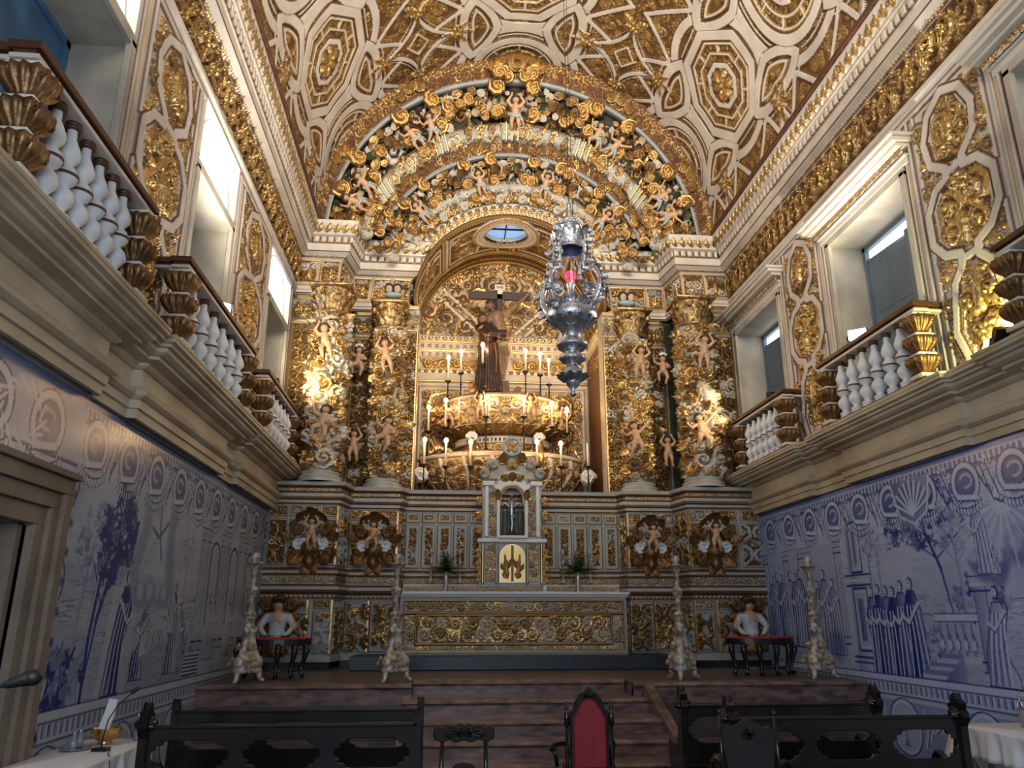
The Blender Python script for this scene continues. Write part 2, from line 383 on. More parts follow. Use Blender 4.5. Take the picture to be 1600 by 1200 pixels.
    def mesh(s,name,fn,mat_,parent=None,hole=None,col=None,flip=False):
        X,Y=np.meshgrid(s.x,s.y); P=fn(X,Y,s.H)
        P=np.stack(P,-1).reshape(-1,3)
        I,J=np.meshgrid(np.arange(s.ny-1),np.arange(s.nx-1),indexing='ij')
        F=np.stack([I*s.nx+J,I*s.nx+J+1,(I+1)*s.nx+J+1,(I+1)*s.nx+J],-1).reshape(-1,4)
        if hole is not None:
            xc=(s.x[J]+s.x[J+1]).ravel()/2; yc=(s.y[I]+s.y[I+1]).ravel()/2; F=F[~hole(xc,yc)]
        if flip: F=F[:,::-1]
        c=(s.color() if col is None else col).reshape(-1,4)
        return MB().add(P,F).build(name,mat_,parent,color=c)
def path_fn(pts,prof,sx=1):
    """maps (t along plan path, s along profile, h) to world. pts: plan polyline, the room lies on its right; prof: (p,z) points"""
    P=np.array(pts,float); seg=P[1:]-P[:-1]; L=np.linalg.norm(seg,axis=1); Tn=seg/L[:,None]; N=np.c_[Tn[:,1],-Tn[:,0]]
    Mi=np.zeros_like(P); Mi[0]=N[0]; Mi[-1]=N[-1]
    for i in range(1,len(P)-1):
        q=N[i-1]+N[i]; Mi[i]=q/(q@N[i])
    cum=np.r_[0,np.cumsum(L)]
    Q=np.array(prof,float); l2=np.linalg.norm(Q[1:]-Q[:-1],axis=1); c2=np.r_[0,np.cumsum(l2)]
    tq=(Q[1:]-Q[:-1])/l2[:,None]; nq=np.c_[tq[:,1],-tq[:,0]]
    def f(t,s,h):
        i=np.clip(np.searchsorted(cum,t,side='right')-1,0,len(L)-1); u=(t-cum[i])/L[i]
        B=P[i]*(1-u[...,None])+P[i+1]*u[...,None]; m=Mi[i]*(1-u[...,None])+Mi[i+1]*u[...,None]
        j=np.clip(np.searchsorted(c2,s,side='right')-1,0,len(l2)-1); w=(s-c2[j])/l2[j]
        q=Q[j]*(1-w[...,None])+Q[j+1]*w[...,None]; pz=q+nq[j]*h[...,None]
        X=B[...,0]+m[...,0]*pz[...,0]; Y=B[...,1]+m[...,1]*pz[...,0]
        return X,Y,pz[...,1]
    return f,cum,c2

_INST={}
def inst(el,M,name,mt,parent,local=False):
    """a carved piece of its own that shares its mesh with its like"""
    k=(id(el),mt.name)
    if k not in _INST:
        o=MB().add(*el).build(name,mt,None,local=True); _INST[k]=o.data; bpy.data.objects.remove(o)
    o=bpy.data.objects.new(name,_INST[k]); link(o,parent); o.matrix_local=Matrix.Translation(Vector((0,0,0)) if local else -wloc(parent))@Matrix(np.array(M).tolist()); return o
def node(name,parent,loc):
    o=bpy.data.objects.new(name,None); link(o,parent); o.location=Vector(loc)-wloc(parent); o.empty_display_size=.05; return o
# =================================================================== THE ROOM
XL,XR,CX=-3.54,6.69,1.5
ZF,ZP=-0.2,0.75           # nave floor, presbytery floor
def mir(x): return 2*CX-x
# floors and steps
b=MB(); b.add(*box_el(XL-.3,XR+.3,-1.5,20,ZF-.2,ZF)); struct(b.build('floor',M_nave,smooth=False))
b=MB(); b.add(*box_el(XL-.1,XR+.1,13.35,20,ZF,ZP-.004)); b.add(*box_el(XL-.1,-.43,12.46,13.36,ZF,ZP-.004)); b.add(*box_el(2.96,XR+.1,12.46,13.36,ZF,ZP-.004)); b.add(*box_el(XL-.1,-.42,12.40,12.5,ZF,ZP-.07)); b.add(*box_el(2.95,XR+.1,12.40,12.5,ZF,ZP-.07))
struct(b.build('floor',M_floor,smooth=False))
b=MB()
def nosing(b,x0,x1,y,z,yb,rise):
    # a tread with a rounded nosing, a small fillet and its riser
    pr=[(y-.035,z-.02),(y-.05,z-.035),(y-.05,z-.05),(y-.035,z-.062),(y-.008,z-.066),(y,z-.085),(y,z-rise),(yb,z-rise),(yb,z),(y-.02,z)]
    b.add(*prism_el(pr,x0,x1,'x'))
for (x0,x1) in ((XL-.1,-.42),(2.95,XR+.1)):
    nosing(b,x0,x1,12.38,ZP,12.75,.30); b.add(*box_el(x0,x1,12.415,12.47,ZF,.46)); b.add(*box_el(x0,x1,12.36,12.47,ZF,ZF+.16))
stp=[(.75,13.0),(.56,12.04),(.37,11.27),(.18,10.76),(-.01,10.27)]
for i,(z,y) in enumerate(stp):
    yb=13.4 if i==0 else stp[i-1][1]+.06
    ex=.0 if i<1 else .12
    nosing(b,-.42-ex,2.95+ex,y,z,yb,z-ZF if i==0 else .21)
    b.add(*box_el(-.42-ex,2.95+ex,y+.02,yb,ZF,z-.19))
for s,x0 in ((1,3.07),):
    b.add(*prism_el([(12.45,ZP-.02),(12.45,ZF),(10.1,ZF),(10.15,ZF+.18),(12.2,ZP-.02)],x0,x0+.14,'x'))
struct(b.build('steps',M_marble,smooth=False))
b=MB(); b.add(*box_el(-1.7,4.6,15.45,16.9,ZP,1.0,.01)); 
predella=tag(b.build('altar_platform',M_navy2,smooth=False),'low dark blue platform step the altar stands on','platform',kind='structure')

# plain walls behind everything
WO={-1:[(5.0,7.3),(9.6,11.5),(14.05,16.05)],1:[(4.9,7.3),(9.45,11.85),(13.9,16.35)]}   # door openings along y
ZO0,ZO1=4.64,7.65
def wall_slab(name,s):
    x0,x1=(XL-.28,XL-.02) if s<0 else (XR+.02,XR+.28)
    b=MB(); 
    if s<0:
        b.add(*box_el(x0,x1,-1.5,5.55,ZF,4.6)); b.add(*box_el(x0,x1,6.98,17.2,ZF,4.6)); b.add(*box_el(x0,x1,5.55,6.98,2.48,4.6))
    else: b.add(*box_el(x0,x1,-1.5,17.2,ZF,4.6))
    ys=[-1.5]+[v for o in WO[s] for v in o]+[17.2]
    for i in range(0,len(ys),2): b.add(*box_el(x0,x1,ys[i],ys[i+1],4.6,10.5))
    zt=9.06 if s<0 else ZO1+.36
    for o in WO[s]: b.add(*box_el(x0,x1,o[0],o[1],zt,10.5))
    return struct(b.build(name,M_white,smooth=False))
wallL=wall_slab('wall_left',-1); wallR=wall_slab('wall_right',1)
b=MB(); b.add(*box_el(XL-.28,XR+.28,20.0,20.2,ZF,16)); wallB=struct(b.build('wall_back',M_brown,smooth=False))

# ------------------------------------------------------------------ stone cornice under the balconies
BAL={-1:[(4.93,7.55),(8.5,12.0),(12.85,15.85)],1:[(4.2,7.6),(9.0,11.95),(13.2,15.85)]}
PR_ST=[(0,3.79),(.05,3.79),(.05,3.89),(.08,3.895),(.08,3.99),(.11,4.0),(.15,4.03),(.16,4.07),(.14,4.11),(.10,4.13),(.05,4.14),(.05,4.34),(.09,4.345),(.13,4.37),(.14,4.40),(.28,4.405),(.28,4.44),(.33,4.445),(.38,4.47),(.39,4.51),(.44,4.515),(.44,4.545),(.49,4.56),(.49,4.60),(.50,4.605),(.50,4.64),(0,4.645)]
def stone_cornice(name,s):
    x=XL if s<0 else XR; pts=[(x,1.0)]; j=.10
    for a,c in BAL[s]: pts+=[(x,a),(x-s*j,a+.02),(x-s*j,c),(x,c+.02)]
    pts.append((x,16.6)); pts=[p for p in pts]
    if s>0: pts=pts[::-1]
    f,cum,c2=path_fn(pts,PR_ST)
    t=np.unique(np.r_[cum,cum[1:-1]-1e-4,np.arange(0,cum[-1],.5)]); u=c2.copy(); u[-1]-=1e-6
    Tt,S=np.meshgrid(t,u); P=np.stack(f(Tt,S,np.zeros_like(Tt)),-1).reshape(-1,3)
    n=len(t); I,J=np.meshgrid(np.arange(len(u)-1),np.arange(n-1),indexing='ij'); F=np.stack([I*n+J,I*n+J+1,(I+1)*n+J+1,(I+1)*n+J],-1).reshape(-1,4)
    return struct(MB().add(P,F).build(name,M_stone,smooth=False))
stone_cornice('trim_1',-1); stone_cornice('trim_2',1)

# ------------------------------------------------------------------ ceiling vault
VC=(1.55,10.4); VR=4.74
def paint_vault(R,detail=True):
    X,Y=np.meshgrid(R.x,R.y)
    A0=PI/2*VR; P1=1.085*VR; PB=2.95; YO=13.42
    R.C[:]=7; R.H[:]=0
    k=np.round((X-A0)/P1); a=X-A0-k*P1
    j=np.round((Y-YO)/PB); c=Y-YO-j*PB
    aa,cc=np.abs(a),np.abs(c); odd=(np.mod(j,2)==1)
    octd=np.maximum(np.maximum(aa*1.0,cc*.94),(aa+cc)*.70)
    cir=np.hypot(a*.95,c)
    D=np.where(odd,cir,octd)
    # star lattice half-way between
    ks=np.floor((X-A0)/P1); as_=X-A0-(ks+.5)*P1; js=np.floor((Y-YO)/PB); cs=Y-YO-(js+.5)*PB
    ast=(np.abs(as_)**.62+np.abs(cs)**.62)**(1/.62)
    out=D>1.16
    # vesicas beside octagons (a=+-~1.7)
    vm=np.full(X.shape,9.)
    for sg in (-1,1):
        u=as_-sg*1.58+sg*.22*np.abs(cs); L=np.maximum(np.hypot(u+.78,cs)-1.18,np.hypot(u-.78,cs)-1.18); vm=np.minimum(vm,L)
    vm2=np.minimum(vm,ast-1.0)
    R.band(vm,.10,.05,0,.032,2,.035,mask=out); R.band(vm+.22,.028,.05,0,.02,1,.035,mask=out)
    R.band(np.abs(D-1.05)-.20,.018,.045,0,.02,2,.03,mask=(D>1.1)&(vm>.15)&(ast>1.15)); R.band(vm-.19,.018,.045,0,.02,2,.03,mask=out&(D>1.35)&(ast>1.15)); R.band(ast-1.26,.018,.045,0,.02,2,.03,mask=out&(vm>.2)); R.band(np.abs(ast)-.80,.018,.045,0,.02,1,.03)
    # great rings about the octagons, and straight ties along and across
    R.band(np.hypot(a*.93,c)-1.42,.09,.05,0,.032,2,.03,mask=out&(vm2>.12))
    tri=np.maximum(np.abs(as_)-1.05,-1)
    R.band(np.abs(cs)-.0,.06,.045,0,.03,2,.03,mask=out&(vm2>.10)&(np.hypot(a*.93,c)>1.50))
    R.band(np.abs(np.abs(as_)*.85+np.abs(cs)-1.62)*.75,.05,.045,0,.03,2,.03,mask=out&(vm2>.12)&(np.hypot(a*.93,c)>1.52))
    # diagonal bars from octagon corners to the stars
    dg=(np.abs(np.abs(as_)*1.0-np.abs(cs)*1.75))*.5
    R.band(dg,.055,.045,0,.03,2,.03,mask=(ast>1.1)&out&(vm>.1)&(np.hypot(a*.93,c)>1.5))
    # stars
    R.band(ast-1.0,.11,.055,0,.03,2,.045); R.setv((slice(None),slice(None)),np.zeros_like(X),(ast<.87),7)
    dia=np.abs(as_)+np.abs(cs)*.8; R.band(dia-.26,.03,.05,0,.02,1,.04)
    # octagon coffers
    m=D<1.16; R.setv((slice(None),slice(None)),np.zeros_like(X),m,7)
    R.band(D-1.05,.10,.06,0,.03,2,.05); 
    R.band(D-.87,.022,.05,0,.018,1,.04); R.band(D-.66,.022,.05,0,.018,1,.04)
    ang=np.arctan2(c,a); sp=np.abs(np.mod(ang/(PI/4)+.5,1)-.5)*(PI/4)*D
    R.band(np.where((D>.64)&(D<.9),sp,9),.022,.05,0,.015,1,.04)
    R.band(D-.42,.055,.055,0,.025,2,.04,mask=~((np.abs(ang)<.35)|(np.abs(ang)>2.8))|(~odd))
    if not detail: return
    # gold foliage everywhere on the brown ground
    keep=R.H.copy(); kc=R.C.copy()
    ka=range(-2,3); 
    for kk in ka:
        for jj in range(-4,3):
            ox=A0+kk*P1; oy=YO+jj*PB
            if oy<R.y0-2 or oy>R.y1+2: continue
            R.ros(ox,oy,.36,.15,6,1); 
            for q in range(8):
                an=q*PI/4; R.leaf(ox+.1*math.cos(an),oy+.1*math.sin(an),.30,.09,an,.10,6)
            for q in range(40):
                an=q*2*PI/40; rr=.77/ max(abs(math.cos(an)),abs(math.sin(an))*.94,(abs(math.cos(an))+abs(math.sin(an)))*.7) if jj%2==0 else .77
                R.ros(ox+rr*math.cos(an),oy+rr*math.sin(an),.055,.035,4,1 if q%2 else 6)
            for q in range(26):
                an=q*2*PI/26; rr=.54
                R.leaf(ox+rr*math.cos(an),oy+rr*math.sin(an),.12,.05,an+PI*(q%2),.04,6)
            sx,sy=ox+P1/2,oy+PB/2
            for q in range(4):
                an=q*PI/2; R.ros(sx+.98*math.cos(an),sy+.98*math.sin(an),.20,.14,5,1)
                for d in (-1,1):
                    R.vol(sx+(.98+.02)*math.cos(an)+d*.17*math.sin(an),sy+.98*math.sin(an)+d*.17*math.cos(an),.13,an,d,.11,6)
                    R.leaf(sx+.98*math.cos(an),sy+.98*math.sin(an),.42,.12,an+d*.9,.10,1)
                R.leaf(sx+.98*math.cos(an),sy+.98*math.sin(an),.4,.12,an+PI,.09,6)
                R.leaf(sx+.98*math.cos(an),sy+.98*math.sin(an),.4,.12,an,.09,6)
            for q in range(4):
                an=PI/4+q*PI/2
                for rr in (.25,.42): R.vol(sx+rr*math.cos(an),sy+rr*math.sin(an),.10,an,1,.05,6)
    def free(x,y):
        i=min(R.nx-1,int((x-R.x0)/R.res)); j=min(R.ny-1,int((y-R.y0)/R.res)); return R.H[j,i]<.01
    n=int((R.x1-R.x0)*(R.y1-R.y0)*60)
    for _ in range(n):
        x=RNG.uniform(R.x0,R.x1); y=RNG.uniform(R.y0,R.y1)
        if free(x,y):
            r=RNG.uniform(.07,.14); (R.vol if RNG.uniform()<.6 else (lambda x,y,r,a,d,h,c: R.leaf(x,y,r*1.9,r*.7,a,h,c)))(x,y,r,RNG.uniform(0,6),1,RNG.uniform(.035,.049),int(RNG.choice([1,1,6])))
def vault_fn(X,Y,H):
    th=X/VR; r=VR-H; return VC[0]+r*np.cos(th),Y,VC[1]+r*np.sin(th)
R=Ras(-.05*VR,(PI+.05)*VR,8.6,16.6,.0155); paint_vault(R)
ceil=struct(R.mesh('ceiling',vault_fn,M_relief))
R=Ras(-.05*VR,(PI+.05)*VR,-1.0,8.6,.05); paint_vault(R,False)
o=R.mesh('ceiling',vault_fn,M_relief); struct(o)
# dark roof shell so that no daylight leaks in
V,F=lathe_el([(1,0),(1,1)],40,0,PI); V=np.c_[VC[0]+(VR+.25)*V[:,0],-1.5+V[:,2]*21.7,VC[1]-.2+(VR+.25)*V[:,1]]
struct(MB().add(V,F).build('roof_shell',M_brown,ceil))
b=MB(); b.add(*box_el(XL-.3,XL+.55,-1.5,20,10.42,10.5)); b.add(*box_el(XR-.55,XR+.3,-1.5,20,10.42,10.5)); struct(b.build('roof_ledge',M_brown,ceil,smooth=False))

# ------------------------------------------------------------------ gilded carving of the side walls
def paint_side(R,s):
    """R.x is depth y, R.y is height"""
    R.C[:]=0
    ops=WO[s]; z0,z1=R.y0,R.y1
    # white/brown uprights beside every opening
    spans=[]; prev=R.x0
    for a,c in ops:
        spans.append((prev,a-.30)); prev=c+.30
    spans.append((prev,R.x1))
    for a,c in ops:
        for e in (a-.16,c+.16):
            R.seg([(e-.07,z0),(e-.07,8.7)],.025,.05,0,.018,2); R.seg([(e+.07,z0),(e+.07,8.7)],.02,.03,0,.015,1)
        # zone over the opening
        zt=9.06 if s<0 else 8.05
        if s>0:
            m=(a+c)/2
            for x in np.arange(a-.1,c+.1,.11): R.seg([(x,8.35),(x,8.66)],.018,.03,2,.0,2)
            R.ros(m,8.42,.22,.14,8,1); R.vol(m-.33,8.40,.2,0,1,.12,6); R.vol(m+.33,8.40,.2,0,-1,.12,6)
            R.leaf(m,8.45,.25,.14,PI/2,.16,2)
    for a,c in spans:
        if c-a<.35: continue
        w=c-a; m=(a+c)/2
        if w<.9:
            R.rect(a,c,z0,z1,.004,0); R.fill(a+.05,c-.05,z0,8.6,.10,.22,120,.10,1,sym=m,pal=[1,6,1]); continue
        R.rect(a+.02,c-.02,z0,z1,.002,0)
        for z in (5.3,6.9,8.0): R.rect(m-.45,m+.45,z-.42,z+.42,.003,2)
        hw=w/2-.08; k=min(hw,1.05)
        # long framing lines
        for e in (-1,1): R.seg([(m+e*hw,z0),(m+e*hw,8.65)],.028,.05,0,.02,2)
        # strap-work: pointed oval below, octagon in the middle, arch above
        st=[(-.35,4.7),(-.62,5.25),(-.45,5.9),(-.2,6.1),(-.2,6.25),(-.55,6.35),(-.80,6.6),(-.80,7.05),(-.52,7.32),(-.2,7.38),(-.2,7.5),(-.55,7.72),(-.62,8.1),(-.42,8.45),(0,8.62)]
        for e in (-1,1):
            P=[(m+e*x*k/.85,z) for x,z in st]
            R.seg(P,.06,.075,0,.035,2,.06); 
            P2=[(m+e*(abs(x)-.16)*k/.85*(1 if x<0 else -1),z) for x,z in st if abs(x)>.3]
            R.seg(P2,.02,.05,0,.015,1)
        R.seg([(m-.2,6.17),(m+.2,6.17)],.05,.07,0,.03,2); R.seg([(m-.2,7.44),(m+.2,7.44)],.05,.07,0,.03,2)
        R.seg([(m-.2,4.66),(m,5.0),(m+.2,4.66)],.05,.07,0,.03,2)
        # gilded foliage
        R.vol(m-.26,6.95,.27,.5,1,.12,1); R.vol(m+.26,6.95,.27,.5,-1,.12,1); R.vol(m-.24,6.55,.22,2,-1,.11,1); R.vol(m+.24,6.55,.22,2,1,.11,1)
        R.ros(m,7.2,.17,.16,6,1); R.leaf(m,6.3,.5,.16,PI/2,.16,1); R.leaf(m,8.3,.55,.2,-PI/2,.14,1)
        R.vol(m-.22,5.6,.22,1,1,.11,1); R.vol(m+.22,5.6,.22,1,-1,.11,1); R.leaf(m,5.95,.6,.17,-PI/2,.12,1); R.ros(m,5.1,.17,.13,6,1)
        R.vol(m-.22,7.95,.2,1,-1,.10,1); R.vol(m+.22,7.95,.2,1,1,.10,1)
        R.fill(a+.06,c-.06,z0+.05,8.6,.06,.17,240,.085,1,sym=m,pal=[1,1,6,6],dens=.95,free=True,leaves=False)
        for _ in range(70):
            x=RNG.uniform(a+.1,m); z=RNG.uniform(z0,8.5); an=RNG.uniform(0,6.28)
            if R.H[min(R.ny-1,int((z-R.y0)/R.res)),min(R.nx-1,int((x-R.x0)/R.res))]<.012: R.leaf(x,z,.2,.07,an,.07,6); R.leaf(2*m-x,z,.2,.07,PI-an,.07,6)
    R.seg([(R.x0,8.72),(R.x1,8.72)],.03,.05,0,.02,2)
def side_relief(name,s,wall):
    R=Ras(4.0,16.7,4.60,8.80,.0145); paint_side(R,s)
    x0=XL if s<0 else XR
    def fn(X,Y,H): return (x0-s*H,X,Y)
    def hole(y,z):
        m=np.zeros(len(y),bool)
        for a,c in WO[s]: m|=(y>a)&(y<c)&(z<(8.80 if s<0 else 8.0))
        return m
    return struct(R.mesh(name,fn,M_relief,wall,hole,flip=(s>0)))
side_relief('carved_panelling',-1,wallL); side_relief('carved_panelling',1,wallR)

# ------------------------------------------------------------------ upper gilded cornice (church walls)
PR_C=[(0,8.75),(.05,8.77),(.05,8.83),(.09,8.85),(.09,8.93),(.0,8.98),(.03,9.5),(.10,9.62),(.26,9.70),(.28,9.72),(.28,9.90),(.31,9.91),(.31,10.06),(.40,10.08),(.40,10.12),(.46,10.2),(.50,10.36),(.50,10.41),(.0,10.43)]
def paint_cornice(R,c2,cum,front=None):
    """R.x along the path, R.y along the profile; c2: where each profile point falls"""
    n=len(PR_C); Z=c2
    R.C[:]=0
    x0,x1=R.x0,R.x1
    def z_of(i): return Z[i]
    # gold beads and edge lines
    for i in (1,5,9,11,13): R.rect(x0,x1,Z[i]-.008,Z[i]+.010,.006,1 if i in(5,13) else 2)
    # deep acanthus frieze
    a,c=Z[5]+.01,Z[7]
    R.rect(x0,x1,a,c,.001,2); 
    tt=x0
    k=0
    wall_end=(front[0] if front else x1)
    while tt<wall_end-.05:
        w=RNG.uniform(.34,.46); R.vol(tt+w*.5,(a+c)/2+RNG.uniform(-.08,.1),w*.50,RNG.uniform(0,6),(-1)**k,.16,int(RNG.choice([1,6])))
        R.leaf(tt+w*.1,a+.05,.45,.12,1.2,.14,1); R.leaf(tt+w*.9,c-.05,.40,.10,-2.0,.12,6); R.ros(tt,a+.1,.09,.1,5,6); R.ros(tt+w*.5,c-.06,.08,.1,5,1)
        tt+=w*.92; k+=1
    if front:
        # framed panels on the altarpiece
        R.rect(front[0],x1,a,c,.002,8,True)
        for (p,q) in front[1]:
            R.rect(p,q,a+.04,c-.04,.015,1); R.rect(p+.04,q-.04,a+.08,c-.08,.001,7,True)
            R.fill(p+.05,q-.05,a+.09,c-.09,.05,.12,60,.07,1,sym=(p+q)/2,pal=[1,0,6,4],base=.0)
            R.leaf((p+q)/2,a+.1,.3,.11,PI/2,.1,1)
    # dentils
    a,c=Z[11]+.012,Z[12]-.01; R.rect(x0,x1,a-.01,c+.01,.0,6,True)
    p=.17
    for t in np.arange(x0+p/2,x1,p): R.rect(t,t+p*.62,a,c,.055,0)
    # leaf band
    a,c=Z[14]+.01,Z[16]
    for i,t in enumerate(np.arange(x0,x1,.21)):
        R.leaf(t+.1,a-.01,.23,.09,PI/2,.045,1); R.vol(t+.02,a+.12,.05,0,1,.03,6)
    for i,t in enumerate(np.arange(x0,x1,.07)):   # egg row under the corona
        R.ros(t,Z[7]+.05,.033,.03,4,1)
LP=[(XL,4.0),(XL,16.5),(-2.55,16.5),(-2.40,17.42),(-1.0,17.42),(-1.0,19.9)]
RP=[(mir(-1.0),19.9),(mir(-1.0),17.42),(mir(-2.4),17.42),(mir(-2.55),16.5),(XR,16.5),(XR,4.0)]
def cornice_run(name,path,i0,i1,parent=None,front=None,res=.0135):
    f,cum,c2=path_fn(path,PR_C); 
    R=Ras(cum[i0],cum[i1],0,c2[-1],res); paint_cornice(R,c2,cum,front)
    return R.mesh(name,f,M_relief,parent),cum
# the wall runs are room trim; the fronts over the altarpiece belong to it (built with it)
struct(cornice_run('trim_3',LP,0,1)[0]); struct(cornice_run('trim_4',RP,4,5)[0])
# =================================================================== THE ALTARPIECE
RT=thing('altarpiece','gilded and white carved baroque altarpiece with twin vine columns and concentric arches','altarpiece',(CX,16.9,ZP))
f,cumL,c2c=path_fn(LP,PR_C); _,cumR,_=path_fn(RP,PR_C)
def panels(c,ids):
    out=[]
    for i in ids:
        a,b_=c[i],c[i+1]; n=max(1,int((b_-a)/.45)); w=(b_-a)/n
        for k in range(n): out.append((a+k*w+.03,a+(k+1)*w-.03))
    return out
for nm,path,i0,i1,cc,ids in (('entablature',LP,1,5,cumL,(1,2,3,4)),('entablature',RP,0,4,cumR,(0,1,2,3))):
    cornice_run(nm,path,i0,i1,RT,(cc[i0],panels(cc,ids)),.0125)
# top of the entablature is closed by a slab
b=MB()
for s in (0,1):
    P=[(XL,16.5),(-2.55,16.5),(-2.40,17.42),(-1.0,17.42),(-1.0,19.9),(XL,19.9)]
    if s: P=[(mir(x) if x>XL else XR,y) for x,y in P]
    b.add(*prism_el(P,10.38,10.42))
b.build('entablature_top',M_brown,RT,smooth=False)

# ------------------------------------------------------------------ wall surface behind the columns
PR_M=[(-.16,4.30),(-.16,8.74),(.03,8.76)]
def mid_strip(path,i0,i1,cum):
    f,c,_=path_fn(path,PR_M)
    R=Ras(c[i0],c[i1],0,4.46,.0135); R.C[:]=4
    segs=[(c[i],c[i+1]) for i in range(i0,i1)]
    for a,b_ in segs:
        L=b_-a
        if L>2: # niche flank: shell topped pilaster then plain
            a2,b2=(a,a+.55) if path is LP else (b_-.55,b_)
            R.rect(a2+.02,b2-.02,.1,4.3,.01,7); R.fill(a2+.04,b2-.04,.1,4.35,.07,.16,160,.10,1,sym=(a2+b2)/2,pal=[1,6,0])
            R.rinceau(a,b_,3.5,4.3,.06,1); R.fill(a,b_,.1,3.4,.1,.3,160,.06,1,pal=[1,6])
            continue
        if L>1.2:   # between the columns: one framed pilaster, plain grounds beside it painted dark as shadow gaps
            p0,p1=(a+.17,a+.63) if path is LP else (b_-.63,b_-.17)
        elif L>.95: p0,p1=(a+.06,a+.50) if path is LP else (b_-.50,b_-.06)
        else: R.rect(a,b_,0,4.46,.004,3); continue  # dark paint stands in for the shade behind the column
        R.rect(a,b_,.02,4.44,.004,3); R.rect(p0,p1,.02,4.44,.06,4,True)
        for e in (p0+.035,p1-.035): R.seg([(e,.1),(e,3.75)],.028,.10,6,.015,0)
        R.rect(p0+.07,p1-.07,.05,3.78,.065,7)
        R.fill(p0+.06,p1-.06,.08,3.75,.08,.17,200,.13,1,sym=(p0+p1)/2,pal=[1,6,6,0],base=.06)
        R.rect(p0,p1,3.80,3.86,.14,1); R.fill(p0,p1,3.88,4.30,.06,.12,90,.13,1,sym=(p0+p1)/2,pal=[1,6],base=.06); R.rect(p0,p1,4.34,4.44,.17,1)
        for x in np.arange(p0+.05,p1-.03,.10): R.leaf(x,3.88,.3,.07,PI/2,.12,1,.06)
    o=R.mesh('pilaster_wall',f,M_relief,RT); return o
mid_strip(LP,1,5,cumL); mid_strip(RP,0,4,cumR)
# pilasters that frame the central opening
for k,(x0,x1) in enumerate(((-1.06,-.70),(mir(-.66),mir(-1.06)))):
    R=Ras(x0,x1,4.38,8.75,.0115,4); R.rect(x0,x1,4.38,8.75,.02,4)
    for e in (x0+.03,x1-.03): R.seg([(e,4.4),(e,8.1)],.022,.06,1,.012,6)
    R.rect(x0+.06,x1-.06,4.42,8.05,.005,7,True); R.fill(x0+.05,x1-.05,4.45,8.05,.05,.12,160,.09,1,sym=(x0+x1)/2,pal=[1,6,0,6])
    R.rect(x0,x1,8.1,8.15,.08,1); R.fill(x0,x1,8.17,8.6,.05,.1,60,.1,1,sym=(x0+x1)/2,pal=[1,6]); R.rect(x0,x1,8.64,8.74,.1,1)
    R.mesh('opening_pilaster',lambda X,Y,H:(X,17.02-H,Y),M_relief,RT)
    b=MB(); b.add(*box_el(x0,x1,17.025,17.5,4.38,8.75)); b.build('pilaster_core',M_greyw,RT,smooth=False)
# framed pairs of painted cherub heads in the frieze
for sx in (-1,1):
    for dx in (-.10,.10):
        b=MB(); b.add(*sphere_el((CX+sx*2.86+dx,17.20,9.26),.095,14,(.9,.9,1.1))); b.add(*sphere_el((CX+sx*2.86+dx,17.11,9.25),.02,8)); hd=b.build('cherub_head',M_pale,RT)
        b=MB(); b.add(*sphere_el((CX+sx*2.86+dx,17.25,9.33),.115,14,(1,.9,.9))); b.build('hair',M_hair,hd)
    b=MB(); b.add(*sphere_el((CX+sx*2.86,17.24,9.13),.22,14,(1,.4,.32))); b.build('drapery',M_bluecl,RT)

# ------------------------------------------------------------------ lower tiers
LOW=[(XL,15.98),(-2.15,15.98),(-2.02,16.62),(-.98,16.62),(-.86,16.92),(mir(-.86),16.92),(mir(-.98),16.62),(mir(-2.02),16.62),(mir(-2.15),15.98),(XR,15.98)]
PR_L=[(.03,.88),(.03,.98),(0,1.0),(0,2.05),(.05,2.08),(.05,2.14),(.12,2.22),(.12,2.28),(.03,2.33),(.03,2.50),(.09,2.54),(.09,2.62),(0,2.66),(0,3.90),(.05,3.93),(.05,3.99),(.12,4.05),(.12,4.12),(.04,4.16),(.04,4.24),(.13,4.28),(.15,4.36),(-1.2,4.38)]
f,cL,z2=path_fn(LOW,PR_L)
R=Ras(0,cL[-1],0,z2[-1],.0125,4)
def zz(z):  # height -> profile coordinate on the flat panels
    Q=np.array(PR_L); return float(np.interp(z,Q[:,1],z2))
X0,X1=0,cL[-1]
for i,cl in ((4,6),(6,2),(8,6),(10,6),(12,6),(14,6),(16,6),(18,2),(20,6)): R.rect(X0,X1,z2[i]-.012,z2[i]+.014,.008,cl)
for za,zb in ((2.13,2.16),(2.29,2.34),(2.505,2.53),(2.60,2.65),(3.91,3.94),(3.99,4.03),(4.12,4.16),(4.24,4.27)): R.rect(X0,X1,zz(za),zz(zb),.003,2)
for t in np.arange(X0,X1,.09): R.ros(t,zz(2.52),.04,.025,4,6); R.ros(t,zz(4.26),.035,.02,4,6); R.ros(t,zz(2.11),.03,.02,4,6)
R.rinceau(X0,X1,zz(2.35),zz(2.49),.03,6); R.rinceau(X0,X1,zz(4.165),zz(4.235),.02,6)
R.rect(X0,X1,zz(2.16),zz(2.20),.004,2)
def panel(a,b_,z0,z1,ground=7,r0=.07,r1=.2,n=110,h=.10,fr=.032,pal=(1,6,6,6,4),frc=6):
    p,q=zz(z0),zz(z1); R.rect(a,b_,p,q,.02,frc); R.rect(a+.012,b_-.012,p+.012,q-.012,.030,4)
    R.rect(a+fr,b_-fr,p+fr,q-fr,.003,ground,True)
    R.fill(a+fr,b_-fr,p+fr,q-fr,r0,r1,n,h,1,sym=(a+b_)/2,pal=list(pal),dens=.82)
